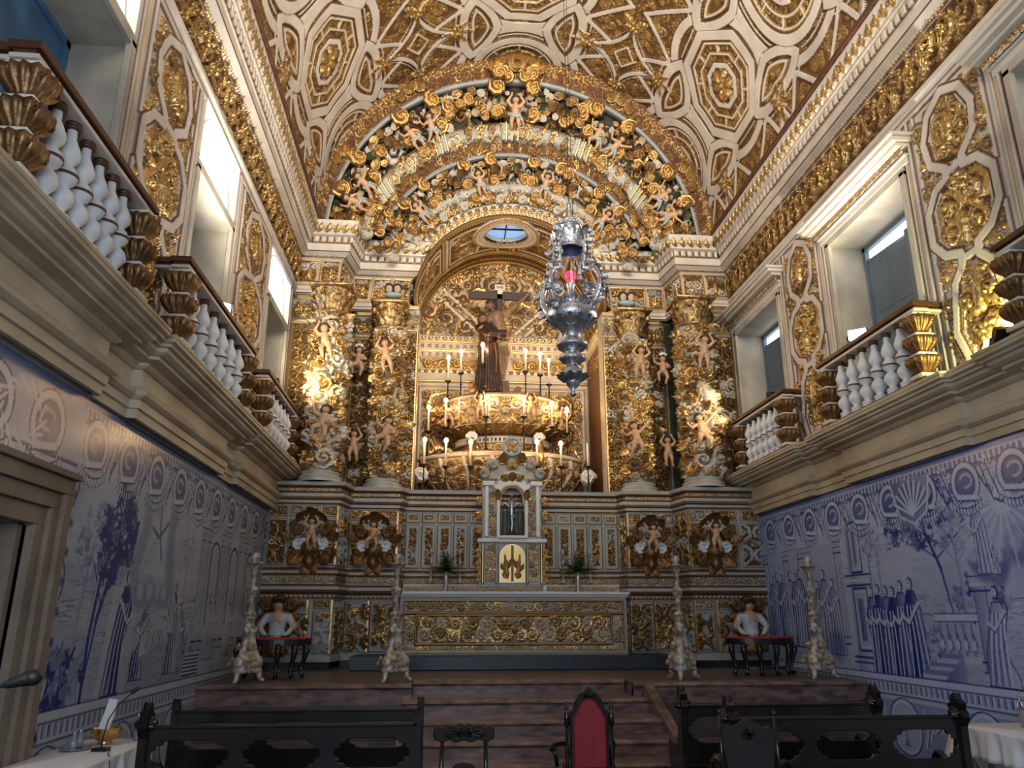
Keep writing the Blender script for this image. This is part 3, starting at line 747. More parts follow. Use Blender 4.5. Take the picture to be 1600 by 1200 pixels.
for i in range(9):
    a,b_=cL[i],cL[i+1]
    if i in(0,8):
        w=(b_-a); xs=[a,a+w*.30,a+w*.76,b_] if i==0 else [a,a+w*.24,a+w*.70,b_]
        for k in range(3):
            panel(xs[k]+.02,xs[k+1]-.02,2.70,3.62,ground=2 if k!=1 else 7,h=.12); panel(xs[k]+.02,xs[k+1]-.02,3.66,3.88,r0=.04,r1=.09,fr=.025,h=.04)
        ys=[a+.35*w*.0,a+w*.28,a+w*.70,b_] if i==0 else [a,a+w*.30,a+w*.72,b_]
        for k in range(3): panel(ys[k]+.04,ys[k+1]-.04,1.03,1.82,ground=4,h=.13,r1=.26); panel(ys[k]+.04,ys[k+1]-.04,1.86,2.03,r0=.04,r1=.08,fr=.02,h=.04)
    elif i==4:
        m=(a+b_)/2
        # four narrow framed panels on each side of the tabernacle
        W=(m-.62-a); n=5
        for sd in (0,1):
            for k in range(n):
                p=a+k*W/n; q=a+(k+1)*W/n
                if sd: p,q=2*m-q,2*m-p
                panel(p+.02,q-.02,2.70,3.62,ground=2 if k%2 else 7,h=.08,fr=.075,r1=.12); panel(p+.02,q-.02,3.66,3.88,r0=.03,r1=.06,fr=.06,h=.03,n=20)
        for k in range(9): panel(a+k*(b_-a)/9+.02,a+(k+1)*(b_-a)/9-.02,1.03,2.0,h=.08)
    elif i in (1,3,5,7):
        if b_-a>.3: panel(a+.03,b_-.03,2.70,3.88,h=.10); panel(a+.03,b_-.03,1.03,2.02,ground=4,h=.10)
    else:
        m=(a+b_)/2
        panel(a+.02,m+.12,2.70,3.62,ground=7,h=.12); panel(m+.16,b_-.02,2.70,3.62,h=.12); panel(a+.02,b_-.02,3.66,3.88,r0=.04,r1=.09,fr=.025,h=.04)
        panel(a+.02,m-.02,1.03,2.02,ground=4,h=.13,r1=.24); panel(m+.02,b_-.02,1.03,2.02,ground=4,h=.13,r1=.24)
R.mesh('pedestal_tier',f,M_relief,RT)
b=MB(); P=[(x,y+.06) for x,y in LOW]+[(XR,17.2),(XL,17.2)]; b.add(*prism_el(P,ZP,.90)); b.build('plinth',M_dark,RT,smooth=False)
# gilt corner strips that catch the light
for x,y in LOW[1:4]+LOW[6:9]+[(-2.62,15.98),(-1.5,16.62),(mir(-2.62),15.98),(mir(-1.5),16.62)]:
    for z0,z1 in ((1.02,2.04),(2.70,3.88)): b=MB(); b.add(*box_el(x-.03,x+.03,y-.06,y+.0,z0,z1,.01)); b.build('corner_strip',M_gold,RT,smooth=False)

# ------------------------------------------------------------------ 3-D carved pieces (elements)
def volute_el(nr=13,na=36):
    """leafy snail scroll in the xy plane, unit radius, rising in +z"""
    Rr=np.linspace(0,1,nr)**.8; A=np.arange(na)*2*PI/na; X,Y=np.meshgrid(Rr,A,indexing='ij')
    edge=1+.12*np.abs(np.sin(4*Y))-.42*(Y/(2*PI)); q=X*edge
    fr=np.mod(Y/(2*PI)+1.05*np.log(X+.14),1.0); ridge=np.sqrt(np.clip(1-np.abs(2*fr-1),0,1))
    z=.26*np.sqrt(np.clip(1-X**2.2,0,1))+.50*ridge**1.4*(1-X**6)*(.4+.6*np.clip(X*3,0,1))+.05*np.cos(18*Y)*X*(1-X)*2-.30*np.exp(-((X-.20)/.09)**2)+.25*np.exp(-(X/.08)**2)
    V=np.stack([q*np.cos(Y),q*np.sin(Y),z],-1).reshape(-1,3); I,J=np.meshgrid(np.arange(nr-1),np.arange(na),indexing='ij'); J2=(J+1)%na
    F=np.stack([I*na+J,(I+1)*na+J,(I+1)*na+J2,I*na+J2],-1).reshape(-1,4); n=len(V)
    rim=V[-na:]*np.array([.8,.8,1])+np.array([0,0,-.35]); a=np.arange(na); b_=(a+1)%na; o=n-na
    F2=np.stack([o+a,n+a,n+b_,o+b_],-1)
    return np.concatenate([V,rim]),[F,F2]
def flat(m):
    V=np.concatenate(m.v); by={}
    for q in m.f: by.setdefault(q.shape[1],[]).append(q)
    return V,[np.concatenate(l) for l in by.values()]
def leaf_el(L=1.0,W=.38,curl=.5,lobes=5,nu=14,nv=7):
    """acanthus leaf from origin along +x, curling up in +z at the tip"""
    U=np.linspace(0,1,nu); Vv=np.linspace(-1,1,nv); X,Y=np.meshgrid(U,Vv,indexing='ij')
    wid=W*np.sin(PI*np.clip(X,0,1)**.7)**.8*(1-.28*np.abs(np.sin(lobes*PI*X)))+.02
    y=Y*wid; z=.16*(1-Y**2)*np.sin(PI*X)+curl*X**2.4+.05*np.cos(Y*9)*np.sin(PI*X)
    x=X-curl*.35*X**4
    P=np.stack([x*L,y*L,z*L],-1).reshape(-1,3); I,J=np.meshgrid(np.arange(nu-1),np.arange(nv-1),indexing='ij')
    F=np.stack([I*nv+J,(I+1)*nv+J,(I+1)*nv+J+1,I*nv+J+1],-1).reshape(-1,4)
    P2=P.copy(); P2[:,2]-=.05*L; n=len(P)
    bd=[(i*nv,(i+1)*nv) for i in range(nu-1)]+[((i+1)*nv+nv-1,i*nv+nv-1) for i in range(nu-1)]
    side=np.array([(a,c,c+n,a+n) for a,c in bd])
    return np.concatenate([P,P2]),[np.concatenate([F,(F+n)[:,::-1],side])]
def shell_el():
    n=11; V,F=[],[]
    A=np.linspace(-1.15,1.15,4*n+1); Rr=np.linspace(.08,1,8)
    X,Y=np.meshgrid(A,Rr,indexing='ij'); rr=Y*(.9+.1*np.cos(X*n*2*PI/2.3))
    P=np.stack([rr*np.sin(X),rr*np.cos(X),.35*np.sin(Y*PI*.75)+.07*Y*np.cos(X*n*2*PI/2.3)],-1).reshape(-1,3)
    I,J=np.meshgrid(np.arange(len(A)-1),np.arange(7),indexing='ij'); F=np.stack([I*8+J,I*8+J+1,(I+1)*8+J+1,(I+1)*8+J],-1).reshape(-1,4)
    return P,[F]
def grapes_el(n=26):
    m=MB(); r=random.Random(3)
    for i in range(n):
        u=i/n; a=i*2.4; q=.45*(1-u)**.6
        m.add(*sphere_el((q*math.cos(a),-u*1.0,q*math.sin(a)*.6+.25),.14,7))
    return flat(m)
VOLE=volute_el(); LEAFE=leaf_el(); SHELLE=shell_el(); GRAPE=grapes_el()
LEAF2=leaf_el(1,.5,.9)
_m=MB(); _m.add(*sphere_el((0,0,0),1,14,(.8,1.05,.8))); _m.add(*sphere_el((0,-.05,.8),.22,8,(.8,1.4,1))); _m.add(*sphere_el((-.32,.2,.68),.16,8)); _m.add(*sphere_el((.32,.2,.68),.16,8)); _m.add(*sphere_el((0,.55,.3),.8,10,(1.1,.6,.8))); MASKE=flat(_m)

# carved child figures: one continuous body each
def remesh_body(name,caps,vox,mats,cls=None,smooth=6,disp=None):
    m=MB()
    for c in caps:
        if len(c)==3: m.add(*sphere_el(c[0],c[1],14,c[2]))
        else: m.add(*capsule_el(*c))
    o=m.build('tmp_body',mats[0],None)
    md=o.modifiers.new('r','REMESH'); md.mode='VOXEL'; md.voxel_size=vox; md.use_smooth_shade=True
    if smooth: sm=o.modifiers.new('s','SMOOTH'); sm.iterations=smooth; sm.factor=.5
    dg=bpy.context.evaluated_depsgraph_get(); me=bpy.data.meshes.new_from_object(o.evaluated_get(dg)); me.name=name
    bpy.data.objects.remove(o,do_unlink=True)
    me.materials.clear()
    for q in mats: me.materials.append(q)
    if cls:
        n=len(me.polygons); c=np.zeros(n*3,np.float32); me.polygons.foreach_get('center',c); me.polygons.foreach_set('material_index',np.array(cls(c.reshape(-1,3)),np.int32))
    me.polygons.foreach_set('use_smooth',np.ones(len(me.polygons),bool)); me.update()
    return me
def putto_mesh(name,pose=0,vox=.016):
    """about one unit tall, facing -y, origin between the feet"""
    c=[]
    hx=.0; 
    c+= [((0,0,.86),.105,(1,1.0,1.12)),((0,-.095,.845),.022,(1,1,1)),((-.045,-.075,.825),.03,(1,1,1)),((.045,-.075,.825),.03,(1,1,1)),((0,-.085,.795),.022,(1.3,1,1)),((-.1,0,.85),.022,(.5,1,1.3)),((.1,0,.85),.022,(.5,1,1.3))]
    c+= [((0,0,.78),(0,0,.70),.045,.05),((0,0,.66),(0,-.01,.50),.105,.115),((-.07,0,.68),(.07,0,.68),.06,.06),((0,-.045,.50),.095,(1.05,.8,.95)),((-.055,.02,.44),.085,(1,1,1)),((.055,.02,.44),.085,(1,1,1))]
    def limb(a,b_,d,r): c.append((a,b_,r[0],r[1])); c.append((b_,d,r[1],r[2]))
    if pose==0:   # both arms raised
        limb((-.13,0,.68),(-.24,-.03,.80),(-.13,-.04,.97),(.05,.042,.03)); limb((.13,0,.68),(.24,-.03,.80),(.13,-.04,.97),(.05,.042,.03)); hands=[(-.12,-.04,1.0),(.12,-.04,1.0)]
        limb((-.07,0,.42),(-.11,-.09,.24),(-.08,-.01,.05),(.085,.06,.04)); limb((.07,0,.42),(.10,-.04,.23),(.13,.02,.04),(.085,.06,.04)); feet=[((-.08,-.01,.03),(-.09,-.09,.02)),((.13,.02,.03),(.15,-.06,.02))]
    elif pose==1: # one arm up, other across, stepping
        limb((-.13,0,.68),(-.27,-.02,.72),(-.32,-.08,.88),(.05,.042,.03)); limb((.13,0,.68),(.22,-.06,.56),(.12,-.15,.52),(.05,.042,.03)); hands=[(-.33,-.09,.92),(.09,-.16,.52)]
        limb((-.07,0,.42),(-.20,-.12,.32),(-.16,-.04,.12),(.085,.06,.04)); limb((.07,0,.42),(.12,-.04,.23),(.06,.02,.04),(.085,.06,.04)); feet=[((-.16,-.04,.10),(-.20,-.11,.08)),((.06,.02,.03),(.07,-.07,.02))]
    else:         # arms out holding
        limb((-.13,0,.68),(-.25,-.05,.62),(-.34,-.12,.70),(.05,.042,.03)); limb((.13,0,.68),(.25,-.05,.76),(.36,-.06,.84),(.05,.042,.03)); hands=[(-.36,-.13,.73),(.39,-.06,.86)]
        limb((-.07,0,.42),(-.13,-.10,.27),(-.22,.0,.12),(.085,.06,.04)); limb((.07,0,.42),(.09,-.10,.25),(.04,-.02,.06),(.085,.06,.04)); feet=[((-.22,0,.10),(-.27,-.07,.08)),((.04,-.02,.04),(.03,-.10,.03))]
    for h in hands:
        c.append((h,.036,(1,.7,1)))
        for k in range(4): c.append(((h[0]+(k-1.5)*.017,h[1]-.01,h[2]+.01),(h[0]+(k-1.5)*.022,h[1]-.02,h[2]+.05),.011,.009))
        c.append((h,(h[0]+.035,h[1]-.02,h[2]+.02),.013,.01))
    for a,b_ in feet: c.append((a,b_,.034,.024))
    return remesh_body(name,c,vox,[M_skin],None,3)
def hair_mesh(name):
    c=[((0,.02,.895),.115,(1,1,1.0)),((0,.05,.84),.11,(1.05,.9,1.0)),((-.10,.02,.84),.05,(1,1,1.4)),((.10,.02,.84),.05,(1,1,1.4)),((0,-.06,.955),.05,(1.5,1,.7))]
    rr=random.Random(5)
    for i in range(26):
        a=rr.uniform(0,6.28); z=rr.uniform(.80,.99); q=.10*math.sqrt(max(0.05,1-((z-.87)/.13)**2)); y=q*math.sin(a)+.03
        if y<-.03 and z<.93: continue
        c.append(((q*1.1*math.cos(a),y,z),.03,(1,1,1)))
    return remesh_body(name,c,.016,[M_hair],None,2)
def cloth_mesh_p(name):
    c=[]
    for i in range(9):
        u=i/8; a=-.5+u*3.6; c.append(((.13*math.cos(a),.11*math.sin(a)-.02,.44-.03*math.sin(u*6)),.05,(1,1,1.1)))
    c+=[((.12,-.06,.42),(.22,-.02,.28),.05,.035),((.2,-.02,.30),(.25,.02,.15),.035,.02),((-.10,-.10,.42),(.08,-.11,.38),.035,.045)]
    return remesh_body(name,c,.018,[M_bluecl],None,2)
PUT=[putto_mesh('cherub_body_a',0),putto_mesh('cherub_body_b',1),putto_mesh('cherub_body_c',2)]
PHAIR=hair_mesh('cherub_hair'); PCL=cloth_mesh_p('cherub_cloth')
def cherub(parent,M,pose=0,cloth=True,body_mat=None):
    """a carved child of the altarpiece; M is a 4x4 in world space"""
    o=bpy.data.objects.new('cherub',PUT[pose]); link(o,parent); M=Matrix(M.tolist() if isinstance(M,np.ndarray) else M)
    o.matrix_local=Matrix.Translation(-wloc(parent))@M
    h=bpy.data.objects.new('hair',PHAIR); link(h,o)
    if cloth: c=bpy.data.objects.new('drapery',PCL); link(c,o)
    return o

# ------------------------------------------------------------------ columns
def column(cx,cy,r,name='column'):
    """shaft wound with vines; returns the column part with capital and base"""
    z0,z1=4.60,8.12
    R=Ras(0,2*PI*r,0,z1-z0,.0125,4); Cc=2*PI*r
    X,Y=np.meshgrid(R.x,R.y)
    base=.05*np.sin(2*PI*(X/Cc+Y/1.7)); R.H+=base
    R.fill(0,Cc,.02,z1-z0-.02,.10,.23,260,.16,1,pal=[1,6,1,0,6,8],base=.03,dens=.74)
    for _ in range(110): R.leaf(RNG.uniform(0,Cc),RNG.uniform(.1,3.4),RNG.uniform(.15,.3),RNG.uniform(.06,.12),RNG.uniform(0,6.28),.15,int(RNG.choice([1,6,8])),.04)
    R.H[:,-1]=R.H[:,0]; R.C[:,-1]=R.C[:,0]
    def fn(X,Y,H):
        a=X/r+PI/2; rr=r-.05+H; return cx+rr*np.cos(a),cy+rr*np.sin(a),z0+Y
    col=R.mesh('column',fn,M_relief,RT)
    b=MB(); b.add(*lathe_el([(r+.10,4.37),(r+.10,4.41),(r+.07,4.43),(r+.09,4.45),(r+.09,4.48),(r+.03,4.50),(r+.02,4.53),(r+.05,4.55),(r+.04,4.58),(r-.05,4.62)],28,cx=cx,cy=cy)); b.build('column_base',M_greyw,col)
    b=MB(); b.add(*lathe_el([(r,8.06),(r+.05,8.08),(r+.05,8.12),(r-.02,8.14),(r-.02,8.2),(r+.0,8.35),(r+.04,8.62),(r+.07,8.66)],28,cx=cx,cy=cy))
    b.add(*box_el(cx-r-.10,cx+r+.10,cy-r-.10,cy+r+.1,8.67,8.75,.02))
    for tier,(zb,L,n,ph) in enumerate(((8.12,.23,12,0),(8.26,.25,12,PI/12),(8.40,.22,12,0))):
        for k in range(n):
            a=ph+k*2*PI/n; ex=np.array([0,0,1.]); ez=np.array([math.cos(a),math.sin(a),0]); ey=np.cross(ez,ex)
            b.addT(LEAFE,frame(np.array([cx+(r-.01)*math.cos(a),cy+(r-.01)*math.sin(a),zb]),ex,ey,ez,L))
    for k in range(8):
        a=PI/8+k*PI/4; ez=np.array([math.cos(a),math.sin(a),0]); ex=np.array([-math.sin(a),math.cos(a),0])*(1 if k%2 else -1); ey=np.array([0,0,1.])
        b.addT(VOLE,frame(np.array([cx+(r+.05)*math.cos(a),cy+(r+.05)*math.sin(a),8.55]),ex,ey,ez,.11))
    b.build('capital',M_capital,col)
    # vine scrolls and grapes standing proud
    for k in range(16):
        z=4.75+k*.21; a=-PI/2+1.15*math.sin(k*1.9+cx); ez=np.array([math.cos(a),math.sin(a),0]); tx=np.array([-math.sin(a),math.cos(a),0]); up=np.array([0,0,1.]); q=k*1.3
        ex=tx*math.cos(q)+up*math.sin(q); ey=-tx*math.sin(q)+up*math.cos(q)
        if k%5==2: inst(GRAPE,frame(np.array([cx,cy,z])+ez*(r+.06),tx,up,ez,.2),'grapes',M_dgold,col)
        else: inst((VOLE,LEAF2,VOLE,LEAFE)[k%4],frame(np.array([cx,cy,z])+ez*(r+.04),ex,ey,ez,.19 if k%2==0 else .32),'scroll' if k%2==0 else 'vine_leaf',(M_gold,M_gold,M_cream,M_gold,M_dgold)[k%5],col)
    for k,(z,pose,dx) in enumerate(((6.95,0,.02),(5.15,1 if cx<CX else 2,-.03))):
        sx=-1 if (cx>CX) else 1
        cherub(RT,np.array(T((cx+dx,cy-r-.10,z),(0,(.18 if k else -.12)*sx,.1*sx),(.82*sx if False else .82,.82,.82))),pose,cloth=False)
    return col
COLS=[(-2.60,16.18,.37),(-1.37,17.0,.345),(mir(-1.37),17.0,.345),(mir(-2.60),16.18,.37)]
for c in COLS: column(*c)
# cherubs and shells on the pilasters between
for sx in (-1,1):
    X_=lambda d: CX+sx*d
    for z,p in ((6.9,1),(4.95,0)): cherub(RT,np.array(T((X_(3.52),16.72,z),(0,0,0),.72)),p,False)
    for z,p in ((7.0,2),(4.9,1)): cherub(RT,np.array(T((X_(2.42),17.22,z),(0,0,0),.62)),p,False)
for sx in (-1,1):
    inst(SHELLE,np.array(T((CX+sx*2.42,17.2,7.62),(PI/2,0,0),.13)),'shell',M_chalk,RT)
    inst(SHELLE,np.array(T((CX+sx*3.52,16.7,7.55),(PI/2,0,0),.13)),'shell',M_chalk,RT)

# big console carvings with figures on the pedestals
def console(cx,y,z,s,pose,dx=0):
    nd=node('figure_console',RT,(cx,y,z)); b,w=M_dgold,M_chalk
    F3=lambda x,zz_,q,k=1,el=VOLE,sc=.2,dy=0: (np.array([cx+x,y+dy,z+zz_]),[math.cos(q)*k,0,math.sin(q)],[-math.sin(q)*k,0,math.cos(q)],[0,-1,0],sc)
    def put(mt,el,a): inst(el,frame(np.array(a[0]),a[1],a[2],a[3],a[4]*1.0),'scroll' if el is VOLE else 'acanthus_leaf',mt,nd)
    for k in (-1,1):
        put(b,VOLE,F3(k*.30,.62,.5,k,sc=.18)); put(w,VOLE,F3(k*.24,.34,2.2,k,sc=.16)); put(b,VOLE,F3(k*.34,.12,1.0,k,sc=.17)); put(w,VOLE,F3(k*.16,.80,3.0,k,sc=.14))
        put(b,LEAF2,F3(k*.10,.70,1.0,k,sc=.36)); put(b,LEAFE,F3(k*.16,.2,-.9,k,sc=.42)); put(b,LEAFE,F3(k*.3,.45,.2,k,sc=.34)); put(b,LEAFE,F3(k*.05,-.02,-1.3,k,sc=.3))
    put(b,LEAF2,F3(0,.72,PI/2,1,sc=.42)); b=MB(); b.add(*lathe_el([(0,-.2),(.05,-.17),(.10,-.1),(.13,0),(.10,.08),(.16,.14),(.20,.24),(.15,.36),(.0,.42)],16,cx=cx,cy=y)); b.v[0][:,2]+=z; b.build('console_body',M_dgold,nd)
    cherub(RT,np.array(T((cx+dx,y-.26,z+.22),(.1,0,0),.62)),pose,False)
for sx in (-1,1):
    console(CX+sx*4.15,15.92,2.78,.4,0,-sx*.05); console(CX+sx*2.95,16.55,2.80,.4,1,0)

# ------------------------------------------------------------------ concentric arches above the entablature
QA=[(1.52,10.4,4.80,16.05),(1.47,9.02,2.66,17.12)]; QL=2.42
dq=np.array([ (QA[0][2]-QA[1][2]) , QA[1][3]-QA[0][3]]); dq=dq/np.linalg.norm(dq)  # inward radial, +y
NQ=(dq[1],-dq[0])       # normal: inward radial part, y part
def arch_pt(th,q,h):
    u=q/QL; c=[QA[0][i]*(1-u)+QA[1][i]*u for i in range(4)]
    r=c[2]-h*NQ[0]; return c[0]+r*np.cos(th),c[3]+h*NQ[1],c[1]+r*np.sin(th)
KT=3.7
R=Ras(-.02*KT,(PI+.02)*KT,0,QL,.012,10)
X,Y=np.meshgrid(R.x,R.y); xa,xb=R.x0,R.x1
def tor(a,c,h,cls):
    sl,_,YY=R.win(xa-1,xb+1,a,c+1e-9); t=(2*(YY-a)/(c-a)-1); R.setv(sl,h*np.sqrt(np.clip(1-t*t,0,1)),True,cls)
R.rect(xa,xb,0,.36,.10,2); R.rinceau(xa,xb,.03,.20,.06,6,.10); R.fill(xa,xb,.16,.36,.04,.1,420,.06,1,pal=[6,7,6,2],base=.10)
tor(.36,.46,.20,4); R.rect(xa,xb,.46,1.10,-.14,10,True)
tor(1.10,1.42,.30,4); R.rect(xa,xb,1.42,1.60,.14,2,True); R.fill(xa,xb,1.42,1.60,.04,.08,420,.07,1,pal=[1,6,7],base=.14)
tor(1.60,1.68,.24,4); R.rect(xa,xb,1.68,2.05,-.06,10,True); tor(2.05,2.28,.26,4); R.rect(xa,xb,2.28,QL,.16,2,True); R.fill(xa,xb,2.28,QL,.03,.07,330,.05,1,base=.16)
R.fill(xa,xb,1.12,1.40,.07,.13,150,.10,1,pal=[1,6,1],base=.24,dens=1.15); R.fill(xa,xb,2.07,2.26,.05,.09,130,.08,1,pal=[1,6],base=.20,dens=1.2)
# vines painted on the dark grounds, leaves on the round mouldings
R.fill(xa,xb,.48,1.08,.10,.24,300,.12,1,pal=[1,6,0,8,3,7,6],base=-.12,dens=.80); R.fill(xa,xb,1.70,2.04,.08,.17,240,.12,1,pal=[1,6,0,4,8],base=-.04,dens=.82)
for i,t in enumerate(np.arange(xa,xb,.16)):
    th=t/KT
    ph=(t%1.9)/1.9
    if .22<ph<.95: 
        R.leaf(t,1.10,.26,.09,PI/2+.7,.10,1 if i%2 else 6,.16); R.leaf(t+.06,1.42,.20,.07,-PI/2+.5,.08,1,.14)
        if i%2==0: R.vol(t+.05,1.26,.13,i,1,.11,1 if i%4 else 6,base=.22); R.leaf(t,1.22,.2,.08,i*2.1,.09,6,.24)
    else: R.rect(t,t+.05,1.10,1.42,.36,1); R.rect(t+.05,t+.13,1.12,1.40,.33,4)
    R.leaf(t,2.07,.22,.08,PI/2+.4,.06,1 if i%2 else 6,.20)
R.mesh('concentric_arches',lambda X,Y,H: arch_pt(X/KT,Y,H),M_relief,RT,hole=lambda x,y: arch_pt(x/KT,y,0)[2]<10.40)

def arch_frame(th,q,h,rot=0.,s=1.):
    p=np.array(arch_pt(th,q,h)); rad=np.array([math.cos(th),0,math.sin(th)]); tan=np.array([math.sin(th),0,-math.cos(th)])
    n=-rad*NQ[0]+np.array([0,NQ[1],0]); up=np.cross(n,tan); up/=np.linalg.norm(up)
    if up@rad<0: up=-up
    ex=tan*math.cos(rot)+up*math.sin(rot); ey=np.cross(n,ex); return frame(p,ex,ey,n,s)
def arch_cluster(th,q,sc,nput,big=True,blue=True):
    F=lambda du,dq_,rot,s,h=.22: arch_frame(th-du*sc/ (4.75-q*.8),q-dq_*sc,h,rot,s*sc)
    nd=node('scroll_group',RT,arch_pt(th,q,0))
    def p(el,M_,mt=M_gold): inst(el,M_,'scroll' if el is VOLE else ('shell' if el is SHELLE else 'acanthus_leaf'),mt,nd)
    for k in (-1,1):
        p(VOLE,F(k*.60,.34,PI/2-k*.6,.34)); p(VOLE,F(k*.64,-.24,PI/2+k*2.2,.32)); p(VOLE,F(k*.32,-.66,k*1.2,.30)); p(LEAF2,F(k*.28,-.55,PI/2+k*1.9,.46))
        p(LEAF2,F(k*.25,.62,PI/2-k*.5,.42)); p(VOLE,F(k*.98,-.80,k*.3,.26,.16),M_offw); p(VOLE,F(k*1.22,-.6,k*2.3,.22,.16),M_offw); p(LEAFE,F(k*.9,-.15,PI/2-k*1.3,.46,.12)); p(LEAFE,F(k*1.0,.25,PI/2-k*1.7,.40,.1),M_offw)
        p(LEAFE,F(k*1.3,.30,PI/2-k*1.5,.42,.1)); p(VOLE,F(k*1.32,.02,k*.5,.24,.12),M_dgold)
    p(LEAF2,F(0,.66,PI/2,.46)); p(SHELLE,F(0,-.78,0,.24,.3),M_offw if nput==1 else M_gold); p(LEAFE,F(0,-.6,-PI/2,.44,.3))
    SW=np.array([[1,0,0,0],[0,0,1,0],[0,-1,0,0],[0,0,0,1.]])
    if nput==1: cherub(RT,F(0,-.66,0,1.15,.36)@SW,0)
    if nput==2:
        for k in (-1,1): cherub(RT,F(k*.27,-.58,-k*.18,1.0,.34)@SW,1 if k<0 else 2)
for a,n in ((90,1),(125,2),(55,2),(158,2),(22,2)): arch_cluster(math.radians(a),.76,.74,n)
for a in (106,74,139,41): arch_cluster(math.radians(a),1.90,.58,1)
for a in (159,21): arch_cluster(math.radians(a),1.72,.45,0)
nd=node('crown',RT,arch_pt(PI/2,.2,0))
for k in range(-3,4): inst(LEAF2,arch_frame(PI/2-k*.035,.22,.30,PI/2-k*.32,.46-.03*abs(k)),'acanthus_leaf',M_gold,nd)
for k in (-1,1):
    inst(VOLE,arch_frame(PI/2-k*.095,.30,.30,k*.5,.26),'scroll',M_gold,nd); inst(VOLE,arch_frame(PI/2-k*.05,.36,.36,k*2.,.17),'scroll',M_gold,nd)
# loose foliage between the clusters, in six groups
GR=[node('foliage_group',RT,arch_pt(math.radians(15+30*k),1.0,0)) for k in range(6)]
for i in range(210):
    d=RNG.uniform(3,177); th=math.radians(d); q=RNG.choice([.60,.75,.92,1.78,1.95]); s_=RNG.uniform(.16,.34); el=(VOLE,LEAFE,LEAF2)[i%3]
    if i%6==3: el=LEAF2
    if arch_pt(th,q,0)[2]<10.55: continue
    inst(el,arch_frame(th,q+RNG.uniform(-.08,.08),.14,RNG.uniform(0,6.28),s_*(.66 if el is VOLE else 1)),'scroll' if el is VOLE else 'acanthus_leaf',(M_gold,M_offw,M_dgold,M_green,M_gold,M_cream)[i%6],GR[min(5,int(d//30))])
for a,q in ((149,2.1),(31,2.1),(169,1.0),(11,1.0)):
    inst(MASKE,arch_frame(math.radians(a),q,.28,0,.17),'mask',M_gold,RT)

# ------------------------------------------------------------------ central niche
NX0,NX1,NZ,NR,NY0,NY1=-.86,3.80,8.95,2.33,16.95,19.75
NC=(NX0+NX1)/2
# front band of the niche arch: white with gold leaves
R=Ras(0,PI*2.55,0,.34,.0115,0)
for t in np.arange(0,R.x1,.2): R.vol(t+.1,.17,.085,0,1 if t<R.x1/2 else -1,.05,1); R.leaf(t,.05,.22,.08,.9,.045,6); R.leaf(t+.1,.3,.16,.06,-.6,.04,1)
R.rect(0,R.x1,0,.03,.04,4); R.rect(0,R.x1,.31,.34,.05,1)
R.mesh('niche_arch_band',lambda X,Y,H:(NC+(2.68-Y)*np.cos(X/2.55),17.08-H+Y*.12,NZ+.02+(2.68-Y)*np.sin(X/2.55)),M_relief,RT,hole=lambda x,y:NZ+(2.5)*np.sin(x/2.55)<10.1)
# coffered vault of the niche with its oval light
R=Ras(0,PI*NR,0,NY1-NY0,.0125,2); A=PI*NR/2; SKY=(A+.06,.92)
for t in (.04,1.95,2.62): R.rect(0,R.x1,t,t+.12,.05,1); 
for t in np.arange(0,R.x1,.08): R.ros(t,.22,.035,.06,4,0); R.ros(t,2.12,.04,.07,4,1); R.leaf(t,2.5,.16,.05,-PI/2,.06,1)
for a in (A-1.75,A-.22,A+.22,A+1.75): R.seg([(a,.35),(a,1.9)],.035,.05,0,.02,1); R.seg([(a+.1,.35),(a+.1,1.9)],.02,.04,1,.01,0)
for a0,a1 in ((A-1.6,A-.35),(A+.4,A+1.65),(.3,A-1.95),(A+2.0,R.x1-.3)):
    R.seg([(a0,.45),(a1,.45),(a1,1.8),(a0,1.8)],.02,.05,0,.02,6,closed=True)
    for _ in range(9):
        x=RNG.uniform(a0+.1,a1-.1); y=RNG.uniform(.55,1.7); R.leaf(x,y,.5,.07,RNG.uniform(0,6.28),.05,0); R.vol(x,y,.12,0,1,.06,1)
    R.fill(a0,a1,.5,1.78,.05,.13,60,.05,6,pal=[6,1,6,7])
sl=(slice(None),slice(None)); Xg,Yg=np.meshgrid(R.x,R.y); E_=np.hypot((Xg-SKY[0])/.56,(Yg-SKY[1])/.50)
R.setv(sl,np.full(Xg.shape,.06),(E_<1.62)&(E_>1.0),0); R.setv(sl,np.full(Xg.shape,.08),((E_>1.50)&(E_<1.60))|((E_>1.0)&(E_<1.08)),1)
for k in range(30):
    a=k*2*PI/30; R.ros(SKY[0]+.72*math.cos(a),SKY[1]+.64*math.sin(a),.05,.09,4,1)
def nv(X,Y,H):
    th=X/NR; r=NR-H; return NC+r*np.cos(th),NY0+Y,NZ+r*np.sin(th)
R.mesh('niche_vault',nv,M_relief,RT,hole=lambda x,y:np.hypot((x-SKY[0])/.56,(y-SKY[1])/.50)<1.0)
# oval window pane with its cross bars, set above the hole
th=SKY[0]/NR; px_,pz_=NC+(NR+.10)*math.cos(th),NZ+(NR+.10)*math.sin(th); py_=NY0+SKY[1]
V,F=lathe_el([(0.001,0),(1,0),(1,.02)],40); V=V*np.array([.60,.54,1])+np.array([px_,py_,pz_])
wn=MB().add(V,F).build('window_7',M_sky2,None); struct(wn)
b=MB(); b.add(*box_el(px_-.58,px_+.58,py_-.015,py_+.015,pz_-.05,pz_-.01)); b.add(*box_el(px_-.015,px_+.015,py_-.5,py_+.5,pz_-.05,pz_-.01)); b.build('window_bars',M_iron,wn)
V,F=lathe_el([(1.0,0),(1.0,-.12)],40); V=V*np.array([.58,.52,1])+np.array([px_,py_,pz_]); MB().add(V,F).build('window_reveal',M_white,wn)
